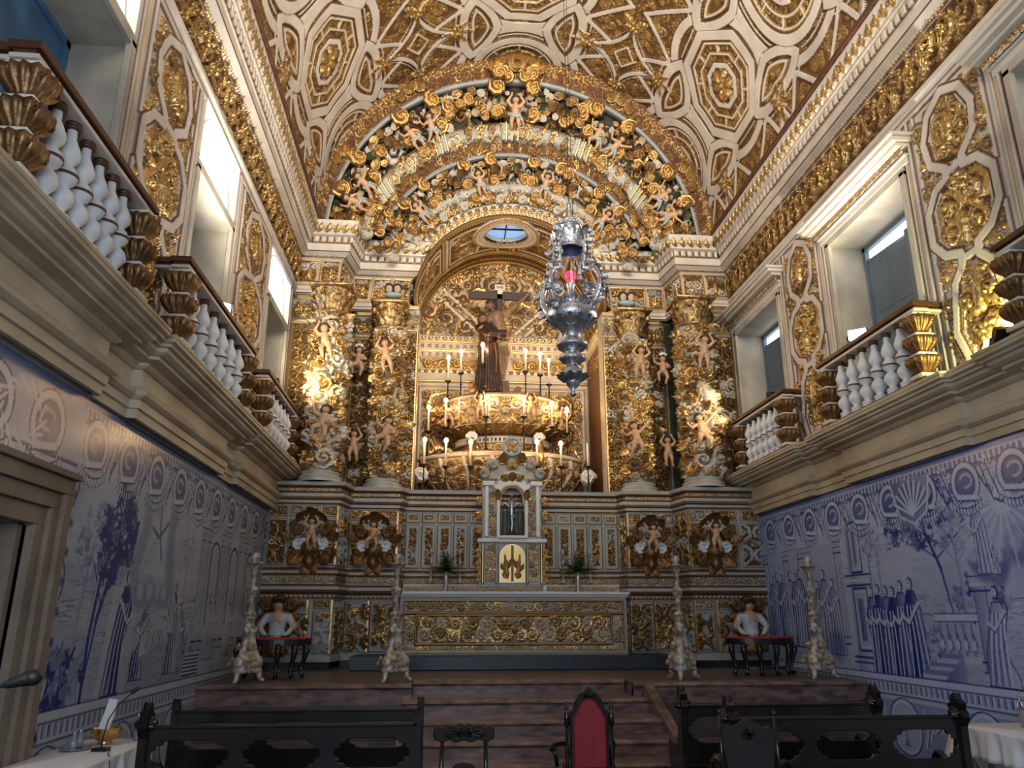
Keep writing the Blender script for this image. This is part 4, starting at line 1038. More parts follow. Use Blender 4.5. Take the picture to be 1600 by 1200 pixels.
# flanks of the niche
def flank(s):
    x0=NX0 if s<0 else NX1
    R=Ras(0,NY1-NY0,0,NZ-4.36,.0145,8); H_=NZ-4.36
    R.rect(0,2.8,0,H_,.002,2); R.seg([(.3,0),(.3,H_)],.03,.03,7,.02,2); R.seg([(2.5,0),(2.5,H_)],.03,.03,7,.02,2)
    for t in np.arange(.1,2.8,.11): R.seg([(t,0),(t+.02,H_-1.3)],.01,.008,7,.005,2)
    R.rinceau(0,2.8,H_-1.2,H_-.7,.06,6); R.rect(0,2.8,H_-.62,H_-.02,.03,8)
    for t in np.arange(0,2.8,.15): R.rect(t,t+.09,H_-.5,H_-.35,.06,0); R.leaf(t,H_-.28,.2,.07,PI/2,.06,1,.03)
    R.mesh('niche_flank',lambda X,Y,H:(x0-s*H,NY0+X,4.36+Y),M_relief,RT,flip=(s>0))
flank(-1); flank(1)
# back of the niche
R=Ras(NX0,NX1,4.3,11.35,.0135,8); W=NX1-NX0; zc=8.98
R.rect(NX0,NX1,8.98,11.35,.0,6)
for sg in (-1,1):   # tympanum
    for r_,cl in ((2.05,1),(1.30,6)):
        P=[(NC+r_*math.cos(a),zc+r_*math.sin(a)) for a in np.linspace(0,PI,30)]; R.seg(P,.05,.05,cl,.02,0)
    R.seg([(NC+sg*.35,9.15),(NC+sg*1.75,10.5)],.04,.06,0,.03,1); R.seg([(NC+sg*.62,9.1),(NC+sg*1.9,10.3)],.04,.06,0,.03,1)
R.rect(NC-.2,NC+.2,9.0,11.3,.03,0); R.fill(NC-.2,NC+.2,9,11.3,.05,.12,70,.06,1,base=.03)
R.fill(NX0,NX1,9.02,11.3,.12,.30,170,.08,6,sym=NC,pal=[6,6,1,7],dens=.8)
for _ in range(46): R.leaf(RNG.uniform(NX0,NX1),RNG.uniform(9.1,11.1),.26,.08,RNG.uniform(0,6.28),.05,0)
# cornice and frieze
for (z0,z1,h,cl) in ((8.84,8.98,.22,0),(8.80,8.84,.18,1),(8.62,8.80,.12,0),(8.56,8.62,.10,1),(8.44,8.56,.08,0),(8.06,8.40,.03,0),(7.98,8.06,.06,1),(7.78,7.98,.05,0),(7.72,7.78,.08,1),(7.62,7.70,.05,0)): R.rect(NX0,NX1,z0,z1,h,cl)
for t in np.arange(NX0,NX1,.19): R.leaf(t,8.85,.12,.09,PI/2,.05,1,.22); R.rect(t,t+.12,8.66,8.77,.16,0); R.rect(t+.12,t+.19,8.66,8.77,.125,6); R.ros(t,8.50,.05,.05,4,1,.08); R.ros(t+.09,8.02,.05,.04,4,6,.06)
for sg in (-1,1):
    a,c=(NX0+.15,NC-.25) if sg<0 else (NC+.25,NX1-.15); R.rect(a,c,8.09,8.38,.032,6); R.rinceau(a,c,8.09,8.38,.06,1,.03,n=5)
# panels below with great scrolls
for k in range(4):
    a=NX0+.12+k*(W-.24)/4; c=a+(W-.24)/4; m=(a+c)/2
    R.seg([(a+.03,4.4),(a+.03,7.55),(c-.03,7.55),(c-.03,4.4)],.03,.04,0,.02,1)
    R.vol(m,7.05,.36,.3,(-1)**k,.12,1); R.vol(m,6.35,.40,1.3,-(-1)**k,.12,6); R.vol(m,5.6,.40,2,(-1)**k,.12,1); R.fill(a+.05,c-.05,4.5,7.5,.07,.18,90,.07,1,pal=[1,6])
R.mesh('niche_back',lambda X,Y,H:(X,NY1-H,Y),M_relief,RT)
# =================================================================== BLUE AND WHITE TILE MURALS
def inpoly(P,X,Y):
    P=np.array(P,float); ins=np.zeros(np.broadcast(X,Y).shape,bool); j=len(P)-1
    for i in range(len(P)):
        xi,yi=P[i]; xj,yj=P[j]
        if yi!=yj: ins^=((yi>Y)!=(yj>Y))&(X<(xj-xi)*(Y-yi)/(yj-yi)+xi)
        j=i
    return ins
def vnoise(nx,ny,cx,cy,seed):
    r=np.random.default_rng(seed); g=r.uniform(0,1,(cy+2,cx+2)); x=np.linspace(0,cx,nx,endpoint=False); y=np.linspace(0,cy,ny,endpoint=False)
    xi=x.astype(int); yi=y.astype(int); fx=x-xi; fy=(y-yi)[:,None]; fx=fx*fx*(3-2*fx); fy=fy*fy*(3-2*fy)
    a=g[yi][:,xi]*(1-fx)+g[yi][:,xi+1]*fx; b=g[yi+1][:,xi]*(1-fx)+g[yi+1][:,xi+1]*fx; return a*(1-fy)+b*fy
class Mur(Ras):
    def __init__(s,x0,x1,y0,y1,res,seed):
        super().__init__(x0,x1,y0,y1,res); s.V=.14+.16*vnoise(s.nx,s.ny,14,6,seed)+.08*vnoise(s.nx,s.ny,90,36,seed+1); s.rr=random.Random(seed)
    def poly(s,P,v,grad=0.,op=1.):
        P=np.array(P,float); sl,X,Y=s.win(P[:,0].min(),P[:,0].max(),P[:,1].min(),P[:,1].max())
        m=inpoly(P,X,Y); t=(X-P[:,0].min())/(np.ptp(P[:,0])+1e-6); W=np.broadcast_to(v+grad*(t-.5),m.shape); s.V[sl][m]=(s.V[sl]*(1-op)+W*op)[m]
    def line(s,P,w,v,closed=False,soft=.4,op=1.):
        P=np.array(P,float); 
        if closed: P=np.vstack([P,P[:1]])
        sl,X,Y=s.win(P[:,0].min()-w*2,P[:,0].max()+w*2,P[:,1].min()-w*2,P[:,1].max()+w*2)
        if s.V[sl].size==0: return
        D=np.full(s.V[sl].shape,9.)
        for (ax,ay),(bx,by) in zip(P[:-1],P[1:]):
            dx,dy=bx-ax,by-ay; t=np.clip(((X-ax)*dx+(Y-ay)*dy)/(dx*dx+dy*dy+1e-12),0,1); D=np.minimum(D,np.hypot(X-ax-t*dx,Y-ay-t*dy))
        k=np.clip((w-D)/(w*soft+1e-6),0,1)*op; s.V[sl]=s.V[sl]*(1-k)+v*k
    def blob(s,x,y,r,v,op=.8,sq=1.,soft=.5):
        sl,X,Y=s.win(x-r,x+r,y-r,y+r); 
        if s.V[sl].size==0: return
        D=np.hypot(X-x,(Y-y)*sq)/r; k=np.clip((1-D)/soft,0,1)*op; s.V[sl]=s.V[sl]*(1-k)+v*k
    def foliage(s,x,y,rx,ry,n,v=.75,sz=.07,star=True):
        for i in range(n):
            a=s.rr.uniform(0,6.28); q=math.sqrt(s.rr.uniform(0,1)); px=x+rx*q*math.cos(a); py=y+ry*q*math.sin(a); vv=v+s.rr.uniform(-.3,.12); r=sz*s.rr.uniform(.6,1.3)
            s.blob(px,py,r*1.1,vv-.15,.6)
            for k in range(5):
                b=s.rr.uniform(0,6.28); s.line([(px,py),(px+r*1.3*math.cos(b),py+r*1.3*math.sin(b))],r*.28,vv)
    def tree(s,x,y0,h,w,lean=0.,v=.8,n=90):
        top=(x+lean,y0+h*.72); mid=(x+lean*.3,y0+h*.36)
        s.line([(x-.02,y0),mid,top],.045*h/2,v-.05); s.line([(x-.03,y0),(mid[0]-.03,mid[1])],.012*h,.35)
        for k in (-1,1): 
            for q in (.45,.6,.75):
                s.line([(x+lean*q,y0+h*q),(x+lean*q+k*w*.35,y0+h*(q+.2))],.016*h/2,v)
        s.foliage(x+lean,y0+h*.80,w*.55,h*.26,n,v,.06*h/1.8)
    def figure(s,x,y,h,face=1,lean=0.,dark=.5,halo=False,kneel=False):
        """robed figure, feet at (x,y)"""
        w=h*.17; hx=x+lean; 
        if kneel: B=[(x-w*1.6*face,y),(x-w*1.5*face,y+h*.12),(x-w*.6*face,y+h*.35),(hx-w*.75,y+h*.70),(hx-w*.35,y+h*.83),(hx+w*.4,y+h*.83),(hx+w*.8,y+h*.68),(x+w*1.0*face,y+h*.3),(x+w*1.1*face,y)]
        else: B=[(x-w*1.05,y),(x-w*.8,y+h*.35),(hx-w*.85,y+h*.68),(hx-w*.35,y+h*.86),(hx+w*.35,y+h*.86),(hx+w*.85,y+h*.68),(x+w*.75,y+h*.35),(x+w*1.0,y)]
        if face<0 and kneel: pass
        s.poly(B,dark*.85,grad=dark*.75*face); s.line(B,h*.008,.85,True)
        for k in range(7):
            u=-.8+k*.27; s.line([(hx+w*u*.6,y+h*.72),(x+w*u*.8+lean*.3,y+h*.38),(x+w*u*1.05,y+.02*h)],h*.007 if k%2 else h*.012,.85 if k%2 else .08)
        s.line([(hx-w*.6*face,y+h*.74),(hx+w*.5*face,y+h*.56),(hx+w*1.0*face,y+h*.62)],h*.028,.15); s.line([(hx-w*.6*face,y+h*.71),(hx+w*.5*face,y+h*.53),(hx+w*1.0*face,y+h*.59)],h*.007,.8)
        s.blob(hx+w*1.05*face,y+h*.63,h*.02,.1,1)
        if halo: s.blob(hx,y+h*.93,h*.10,.05,.8)
        s.blob(hx-.01*face,y+h*.935,h*.062,.72,1,.9,.3); s.blob(hx+h*.012*face,y+h*.928,h*.045,.10,1,.85,.3)
        s.line([(hx+h*.01*face,y+h*.935),(hx+h*.035*face,y+h*.935)],h*.005,.8); s.line([(hx+h*.015*face,y+h*.905),(hx+h*.035*face,y+h*.905)],h*.005,.7)
        s.line([(hx-w*.3,y+h*.86),(hx+w*.3,y+h*.87)],h*.01,.75)
    def column_(s,x,y0,y1,w,v=.25):
        s.poly([(x-w,y0),(x+w,y0),(x+w,y1),(x-w,y1)],v,grad=.28); 
        for k in (-1,-.3,1): s.line([(x+w*k,y0),(x+w*k,y1)],.010,.75)
        for yy in (y0,y0+.12,y1,y1-.10): s.line([(x-w*1.3,yy),(x+w*1.3,yy)],.014,.8)
        s.poly([(x-w*1.35,y1),(x+w*1.35,y1),(x+w*1.5,y1+.08),(x-w*1.5,y1+.08)],.3); s.line([(x-w*1.5,y1+.08),(x+w*1.5,y1+.08)],.012,.8)
    def festoon(s,x,y,w,big=False):
        # C-scroll cartouche with a fringed pelmet
        s.blob(x,y,w*.52,.68,.9,1.05,.2); s.line([(x+w*.42*math.cos(a),y+w*.42*math.sin(a)) for a in np.linspace(-.5,PI+.9,22)],w*.075,.12); s.line([(x+w*.50*math.cos(a),y+w*.50*math.sin(a)) for a in np.linspace(-.7,PI+.7,22)],w*.02,.85)
        s.line([(x+w*.33*math.cos(a),y+w*.33*math.sin(a)) for a in np.linspace(-.4,PI+.8,22)],w*.02,.85)
        s.line([(x+w*.2*math.cos(a)-.02,y+w*.05+w*.15*math.sin(a)) for a in np.linspace(.5,5,14)],w*.04,.25)
        s.poly([(x-w*.34,y-w*.32),(x+w*.34,y-w*.22),(x+w*.36,y-w*.33),(x-w*.32,y-w*.44)],.08); s.line([(x-w*.36,y-w*.45),(x+w*.38,y-w*.35)],w*.025,.8)
        for k in range(10):
            u=-1+k*2/9; fx=x+u*w*.50; fy=y-w*.50-w*.17*(1-u*u); s.line([(fx,fy+w*.14),(fx,fy-w*.03)],w*.028,.08); s.line([(fx+w*.04,fy+w*.12),(fx+w*.04,fy-w*.06)],w*.016,.8); s.blob(fx,fy-w*.07,w*.03,.75)
        s.line([(x+u*w*.52,y-w*.40-w*.17*(1-u*u)) for u in np.linspace(-1,1,14)],w*.02,.8)
    def leafy(s,x,y,w,n=9):
        for k in range(n):
            a=k*2*PI/n; c,d=math.cos(a),math.sin(a); s.line([(x+.2*w*c,y+.2*w*d),(x+.6*w*math.cos(a+.35),y+.6*w*math.sin(a+.35)),(x+w*math.cos(a+.1),y+w*math.sin(a+.1))],w*.10,.12); s.line([(x+.2*w*c,y+.2*w*d),(x+.6*w*math.cos(a+.2),y+.6*w*math.sin(a+.2))],w*.035,.85)
        s.blob(x,y,w*.25,.1,1); s.blob(x,y,w*.1,.8,1)
    def tassel(s,x,y,w):
        for k in (-1,1):
            s.line([(x+k*w*.28*math.cos(a),y+w*.2+w*.28*math.sin(a)) for a in np.linspace(-1.3,2.2,12)],w*.05,.15); s.line([(x+k*w*.36*math.cos(a),y+w*.2+w*.36*math.sin(a)) for a in np.linspace(-1.3,2.2,12)],w*.02,.8)
        s.poly([(x-w*.22,y),(x+w*.22,y),(x+w*.12,y-w*.35),(x,y-w*.5),(x-w*.12,y-w*.35)],.35,.3); s.line([(x-w*.22,y),(x-w*.12,y-w*.35),(x,y-w*.5),(x+w*.12,y-w*.35),(x+w*.22,y)],w*.02,.85)
    def top_border(s,a,b,zb,skip=()):
        s.rectv(a,b,zb+.52,3.80,.62); s.rectv(a,b,3.70,3.80,.50); s.line([(a,3.70),(b,3.70)],.012,.1); s.line([(a,3.79),(b,3.79)],.02,.7)
        for t in np.arange(a,b,.10): s.line([(t,3.60),(t,3.68)],.022,.12)
        s.line([(a,3.58),(b,3.58)],.012,.85)
        t=a+.3; k=0
        while t<b:
            s.festoon(t,3.36,.56); s.tassel(t+.43,3.30,.30); 
            s.leafy(t+.43,3.50,.15); s.leafy(t+.22,3.12,.08,7); s.leafy(t-.22,3.12,.08,7)
            for q in range(5): s.line([(t+.3+.05*q,3.15+.1*math.sin(q*2)),(t+.45+.05*q,3.45+.1*math.cos(q*3))],.014,.12 if q%2 else .85)
            t+=.88; k+=1
    def rectv(s,a,b,c,d,v,op=1.): 
        sl,X,Y=s.win(a,b,c,d); s.V[sl]=s.V[sl]*(1-op)+v*op
    def dado(s,a,b):
        s.rectv(a,b,-.2,.86,.42); s.rectv(a,b,.80,.88,.12); s.line([(a,.89),(b,.89)],.012,.8); s.line([(a,.79),(b,.79)],.012,.8)
        for t in np.arange(a,b,.12): s.line([(t,.67),(t,.76)],.026,.12); s.line([(t+.045,.67),(t+.045,.76)],.01,.85)
        s.line([(a,.64),(b,.64)],.014,.12); s.line([(a,.615),(b,.615)],.01,.85); s.rectv(a,b,.55,.60,.2)
        t=a+.7
        while t<b:
            s.blob(t,.2,.34,.2,.9,1.0,.2); s.line([(t+.34*math.cos(q),.2+.34*math.sin(q)) for q in np.linspace(0,6.3,26)],.03,.1); s.line([(t+.40*math.cos(q),.2+.38*math.sin(q)) for q in np.linspace(0,6.3,26)],.012,.85)
            s.figure(t,-.05,.40,1,.02)
            for k in (-1,1):
                for q in range(4): s.line([(t+k*(.45+.12*q),.0+.1*q),(t+k*(.55+.12*q),.25),(t+k*(.50+.12*q),.45-.07*q)],.03,.12); s.line([(t+k*(.48+.12*q),.0+.1*q),(t+k*(.58+.12*q),.25),(t+k*(.53+.12*q),.45-.07*q)],.01,.85)
            t+=1.75
    def wash(s,a,b,c,d,n,lo=.3,hi=.8):
        for _ in range(n):
            x=s.rr.uniform(a,b); y=s.rr.uniform(c,d); v=s.rr.uniform(lo,hi); r=s.rr.uniform(.05,.16)
            s.blob(x,y,r,v,.55,1.8,.6)
            a=s.rr.uniform(-.5,.5)
            for k in range(3):
                t=s.rr.uniform(-.6,.6); b=a+s.rr.uniform(-.4,.4); c_=s.rr.uniform(-.5,.5)*r
                s.line([(x-r*math.cos(b),y+r*t-r*math.sin(b)),(x-.3*r,y+r*t+c_),(x+.4*r,y+r*t+c_*.6),(x+r*math.cos(b),y+r*t+r*math.sin(b))],.008,min(1,v+.2),op=.7)
    def hatch(s,a,b,c,d,n,v=.5):
        for _ in range(n):
            x=s.rr.uniform(a,b); y=s.rr.uniform(c,d); l=s.rr.uniform(.08,.3); s.line([(x,y),(x+l,y+s.rr.uniform(-.03,.05))],.009,v+s.rr.uniform(-.3,.3),op=.7)
    def build(s,name,x,sgn,parent,blue,white,hole=None):
        V=(s.V-.06)*1.45+.06*(vnoise(s.nx,s.ny,260,90,9)-.5)
        X,Y=np.meshgrid(s.x,s.y); g=.145
        grout=(np.mod(X,g)<s.res*1.0)|(np.mod(Y,g)<s.res*1.0)
        V=np.clip(V,0,1)[...,None]; b_=np.array(blue); w_=np.array(white); c=w_*(1-V)+b_*V; c=np.where(V>.85,c*.8,c)
        c=np.where(grout[...,None],c*.88+.03,c); col=np.concatenate([c,np.zeros_like(V)],-1)
        return s.mesh(name,lambda X,Y,H:(np.full(X.shape,x),X,Y),M_tile,parent,hole,col,flip=(sgn>0))
# ---- right wall (x=depth along the wall, y=height)
m=Mur(5.5,15.98,-.2,3.79,.0125,11)
m.rectv(5.5,15.98,2.4,3.4,.12,.5); m.hatch(5.6,15.9,2.3,3.1,160,.35)
for _ in range(26): m.blob(m.rr.uniform(5.5,12),m.rr.uniform(2.2,3.2),m.rr.uniform(.15,.4),m.rr.uniform(.08,.35),.5)
m.hatch(7,12,.9,2.0,500,.45); m.poly([(5.5,.9),(12,.9),(12,1.5),(10.6,1.75),(9.5,1.6),(5.5,1.8)],.3,.2,.5)
m.wash(7.0,11.9,.9,1.75,170,.25,.8); m.wash(5.5,9.0,2.2,3.0,40,.2,.55); m.foliage(9.4,1.9,.5,.3,50,.6,.06); m.foliage(10.6,1.35,.5,.2,40,.6,.05)
# church interior with groups between columns
m.rectv(12.8,15.98,1.2,2.95,.30,.7); 
for x in (15.85,14.9,14.25,13.95,12.85): m.column_(x,1.28,2.86,.10,.22)
for i,x in enumerate((15.6,15.35,15.15,14.75,14.55,14.35)): m.figure(x,1.18,1.35+.05*(i%2),(-1)**i,.02,.55+.05*(i%3))
for i,x in enumerate((13.65,13.4,13.1)): m.figure(x,1.10,1.25+.18*(i%2),1,.05,.5)
m.blob(13.2,1.25,.35,.7,.7)
# great pilaster
m.poly([(11.95,.9),(12.55,.9),(12.50,3.3),(12.02,3.3)],.30,.3); 
for a,b_,c,d in ((12.05,12.45,1.2,2.15),(12.1,12.42,2.4,3.2)): m.line([(a,c),(b_,c),(b_,d),(a,d)],.02,.8,True); m.line([(a+.04,c+.05),(b_-.04,c+.05),(b_-.04,d-.05),(a+.04,d-.05)],.015,.1,True); m.poly([(a+.12,c+.15),(b_-.12,c+.15),(b_-.12,d-.15),(a+.12,d-.15)],.6,.2)
for z in (2.2,2.28,2.36,1.1,1.02): m.line([(11.85,z),(12.65,z)],.02,.12 if z in(2.28,) else .75)
# monks
for i,(x,h) in enumerate(((11.9,1.32),(11.72,1.36),(11.5,1.34),(11.32,1.33),(11.1,1.42),(10.85,1.46))): m.figure(x,.86-.01*i,h,1,.03,.62+.2*(i%2),False)
# trees
m.tree(12.0-.12,1.9,1.15,.42,.0,.55,34); m.tree(11.62,2.0,1.0,.35,0,.5,26)
m.tree(9.95,1.68,1.75,1.75,.42,.78,175); m.tree(9.7,1.7,1.5,.9,.05,.45,50)
# balustrade, stairs, pedestal
m.rectv(9.55,10.35,1.15,1.22,.2); m.rectv(9.5,10.4,1.66,1.75,.15); m.line([(9.5,1.75),(10.4,1.75)],.012,.85); m.line([(9.5,1.65),(10.4,1.65)],.012,.85)
for x in np.arange(9.66,10.35,.16): m.line([(x,1.24),(x,1.62)],.022,.6); m.blob(x,1.36,.06,.15,1,.7); m.line([(x-.04,1.28),(x-.055,1.38),(x-.02,1.5)],.01,.85)
for k in range(7): m.poly([(10.95-.09*k,.85+.055*k),(9.9,.85+.055*k),(9.9,.91+.055*k),(10.95-.09*k,.91+.055*k)],.25 if k%2 else .55); m.line([(10.95-.09*k,.85+.055*k),(10.95-.09*k,.91+.055*k)],.01,.9)
m.poly([(9.9,.86),(10.4,.86),(9.9,1.25)],.55,.2)
m.column_(9.33,1.05,2.12,.17,.35); m.line([(9.12,2.1),(9.55,2.1)],.03,.12)
# figure on clouds, dove and rays, kneeling friar
for x,y,r in ((9.2,2.3,.28),(9.0,2.22,.22),(9.35,2.38,.2),(8.9,2.35,.2),(8.55,2.5,.3),(8.2,2.4,.4),(7.9,2.7,.3)): m.blob(x,y,r,.62,.85,1.1,.4); m.blob(x+.05,y+.07,r*.6,.22,.8,1.1,.5)
for k in range(16):
    a=3.6+k*.17; m.line([(8.72+.22*math.cos(a),3.06+.2*math.sin(a)),(8.72+1.0*math.cos(a),3.06+.8*math.sin(a))],.02,.4 if k%2 else .05,op=.6)
m.blob(8.72,3.06,.20,.02,1,1,.3); m.line([(8.63,3.09),(8.72,3.04),(8.81,3.09)],.022,.7)
m.figure(9.2,2.22,.92,1,.02,.42,True); m.figure(9.0,2.2,.35,-1,.0,.3)
m.figure(9.25,.9,1.18,1,-.12,.45,False,True); m.figure(7.9,1.0,1.3,-1,0,.4); m.figure(6.9,.95,1.35,1,0,.4)
for x,y in ((11.2,2.75),(11.25,2.68),(11.05,2.7)): m.line([(x-.05,y+.02),(x,y),(x+.05,y+.02)],.01,.85)
m.top_border(5.5,15.98,3.0); 
m.poly([(10.05,3.62),(11.0,3.62),(10.9,3.15),(10.5,3.0),(10.15,3.15)],.55,.2)
for k in range(9): a=.35+k*.3; m.line([(10.52,3.1),(10.52+.45*math.cos(a),3.15+.45*math.sin(a))],.025,.1); m.line([(10.50,3.1),(10.50+.43*math.cos(a+.1),3.15+.43*math.sin(a+.1))],.01,.85)
m.blob(10.52,3.2,.09,.1,1); m.line([(10.05,3.6),(10.2,3.12),(10.52,2.98),(10.85,3.12),(11.0,3.6)],.022,.1)
m.dado(5.5,15.98)
m.build('tile_mural',XR,1,wallR,(.010,.038,.32),(.60,.70,.92))
# ---- left wall
m=Mur(5.5,15.98,-.2,3.79,.0125,23)
m.rectv(7.6,12.2,2.2,3.2,.08,.5)
for _ in range(30): m.blob(m.rr.uniform(7.6,12),m.rr.uniform(1.6,3.2),m.rr.uniform(.12,.4),m.rr.uniform(.1,.4),.45)
m.hatch(7.7,12,.9,2.1,600,.5); m.hatch(7.7,12,2.2,3.0,90,.3)
m.poly([(7.5,.9),(12,.9),(12,1.3),(10.4,1.5),(9.4,1.3),(7.5,1.75)],.45,.2,.6)
m.wash(7.6,12,.9,2.0,220,.3,.85); m.wash(7.7,12,2.3,3.1,45,.15,.45); m.foliage(11.4,1.5,.4,.3,50,.6,.06)
m.tree(8.15,1.4,1.35,.7,.15,.5,70); m.tree(8.47,.9,2.05,.85,.42,.86,120); m.line([(8.47,.9),(8.46,1.5),(8.55,2.1)],.07,.75); m.line([(8.44,.9),(8.43,1.5),(8.52,2.1)],.02,.2)
m.foliage(8.0,1.15,.45,.22,50,.75,.08)
m.poly([(8.8,.9),(9.6,.9),(9.75,2.25),(9.0,2.25)],.18,.1,.6); m.figure(9.2,.9,1.32,1,.12,.95); m.figure(9.85,1.0,.9,-1,.1,.8,False,True); m.figure(11.0,1.0,1.15,-1,-.05,.85); m.figure(11.3,1.0,.9,1,0,.55); m.figure(10.9,1.5,.6,1,0,.3)
for y in np.arange(1.95,3.2,.16):
    m.blob(9.55+.1*math.sin(y*5),y,.20,.45,.7,1,.5); m.blob(10.6+.08*math.sin(y*4),y,.2,.45,.7,1,.5)
for x in (9.7,10.0,10.3,10.5): m.blob(x,1.95,.24,.5,.8,1.1,.5); m.blob(x,2.0,.13,.2,.8)
m.line([(10.05,3.05),(10.1,2.75),(10.25,2.4)],.03,.6); m.line([(9.85,2.75),(10.08,2.65),(10.35,2.85)],.035,.6); m.line([(9.3,1.7),(9.95,2.6)],.01,.5)
m.poly([(9.9,1.25),(10.7,1.4),(10.6,1.65),(9.95,1.5)],.2,.2); 
for x in np.arange(10.0,10.7,.08): m.line([(x,1.32),(x,1.55)],.012,.75)
m.tree(11.3,1.9,1.0,.5,0,.45,40)
m.rectv(11.9,15.98,1.0,3.0,.26,.7)
for x in (11.95,12.25,13.0,13.35,14.1,14.5,15.2,15.7): m.column_(x,1.25,2.9,.09,.2)
for x in (12.62,13.72,14.85): 
    m.line([(x-.22,1.6),(x-.22,2.6)]+[(x-.22*math.cos(a),2.6+.22*math.sin(a)) for a in np.linspace(0,PI,12)]+[(x+.22,1.6)],.03,.75); m.line([(x-.16,1.6),(x-.16,2.6)]+[(x-.16*math.cos(a),2.6+.16*math.sin(a)) for a in np.linspace(0,PI,12)]+[(x+.16,1.6)],.015,.08)
for x in (12.6,12.85,13.8,14.9): m.figure(x,1.1,.95,1,0,.4)
for k in range(6): m.rectv(11.6,12.3,.92+.05*k,.945+.05*k,.75); m.rectv(11.6,12.3,.945+.05*k,.965+.05*k,.1)
m.top_border(7.7,15.98,3.0); m.dado(5.5,15.98)
# painted frame round the doorway with a great scroll pediment
m.rectv(5.5,7.62,2.95,3.10,.15); m.line([(5.5,3.1),(7.66,3.1)],.02,.85); m.line([(5.5,2.95),(7.66,2.95)],.012,.85)
for t in np.arange(5.5,7.6,.16): m.line([(t+.05*math.cos(a),2.86+.04*math.sin(a)) for a in np.linspace(0,5.5,10)],.012,.15)
m.rectv(5.5,7.7,3.68,3.8,.5); m.festoon(7.0,3.36,.62); m.festoon(6.1,3.36,.62)
for k in range(14): a=k*.45; m.line([(6.55+.3*math.cos(a),3.35+.2*math.sin(a)),(6.55+.4*math.cos(a+.5),3.35+.3*math.sin(a+.5))],.02,.12)
P=[(7.62+.09*math.sin(z*7),z) for z in np.linspace(.2,2.95,40)]; m.line(P,.055,.2); m.line([(x+.06,z) for x,z in P],.014,.85); m.line([(x-.06,z) for x,z in P],.014,.85)
for z in np.arange(.4,2.9,.27): m.blob(7.72,z,.06,.75); m.blob(7.68,z+.1,.05,.1)
hole=lambda y,z:(y>5.55)&(y<6.98)&(z<2.48)
m.build('tile_mural',XL,-1,wallL,(.014,.04,.22),(.56,.61,.66),hole)
# =================================================================== DOORS, BALCONIES, LAMPS
def curve_plate(outer,holes,th,bevel=0.004,res=1):
    """flat board in the xz plane with cut-outs, thickness th along y; returns V,F"""
    cu=bpy.data.curves.new('t','CURVE'); cu.dimensions='2D'; cu.fill_mode='BOTH'; cu.extrude=max(th/2-bevel,1e-4); cu.bevel_depth=bevel; cu.bevel_resolution=0
    for P in [outer]+list(holes):
        s=cu.splines.new('POLY'); s.points.add(len(P)-1); s.use_cyclic_u=True
        for i,(x,z) in enumerate(P): s.points[i].co=(x,z,0,1)
    o=bpy.data.objects.new('t',cu); COL.objects.link(o); dg=bpy.context.evaluated_depsgraph_get(); me=bpy.data.meshes.new_from_object(o.evaluated_get(dg))
    n=len(me.vertices); v=np.zeros(n*3,np.float32); me.vertices.foreach_get('co',v); v=v.reshape(-1,3); F=[tuple(p.vertices) for p in me.polygons]
    bpy.data.objects.remove(o,do_unlink=True); bpy.data.meshes.remove(me); bpy.data.curves.remove(cu)
    return np.c_[v[:,0],-v[:,2],v[:,1]],F
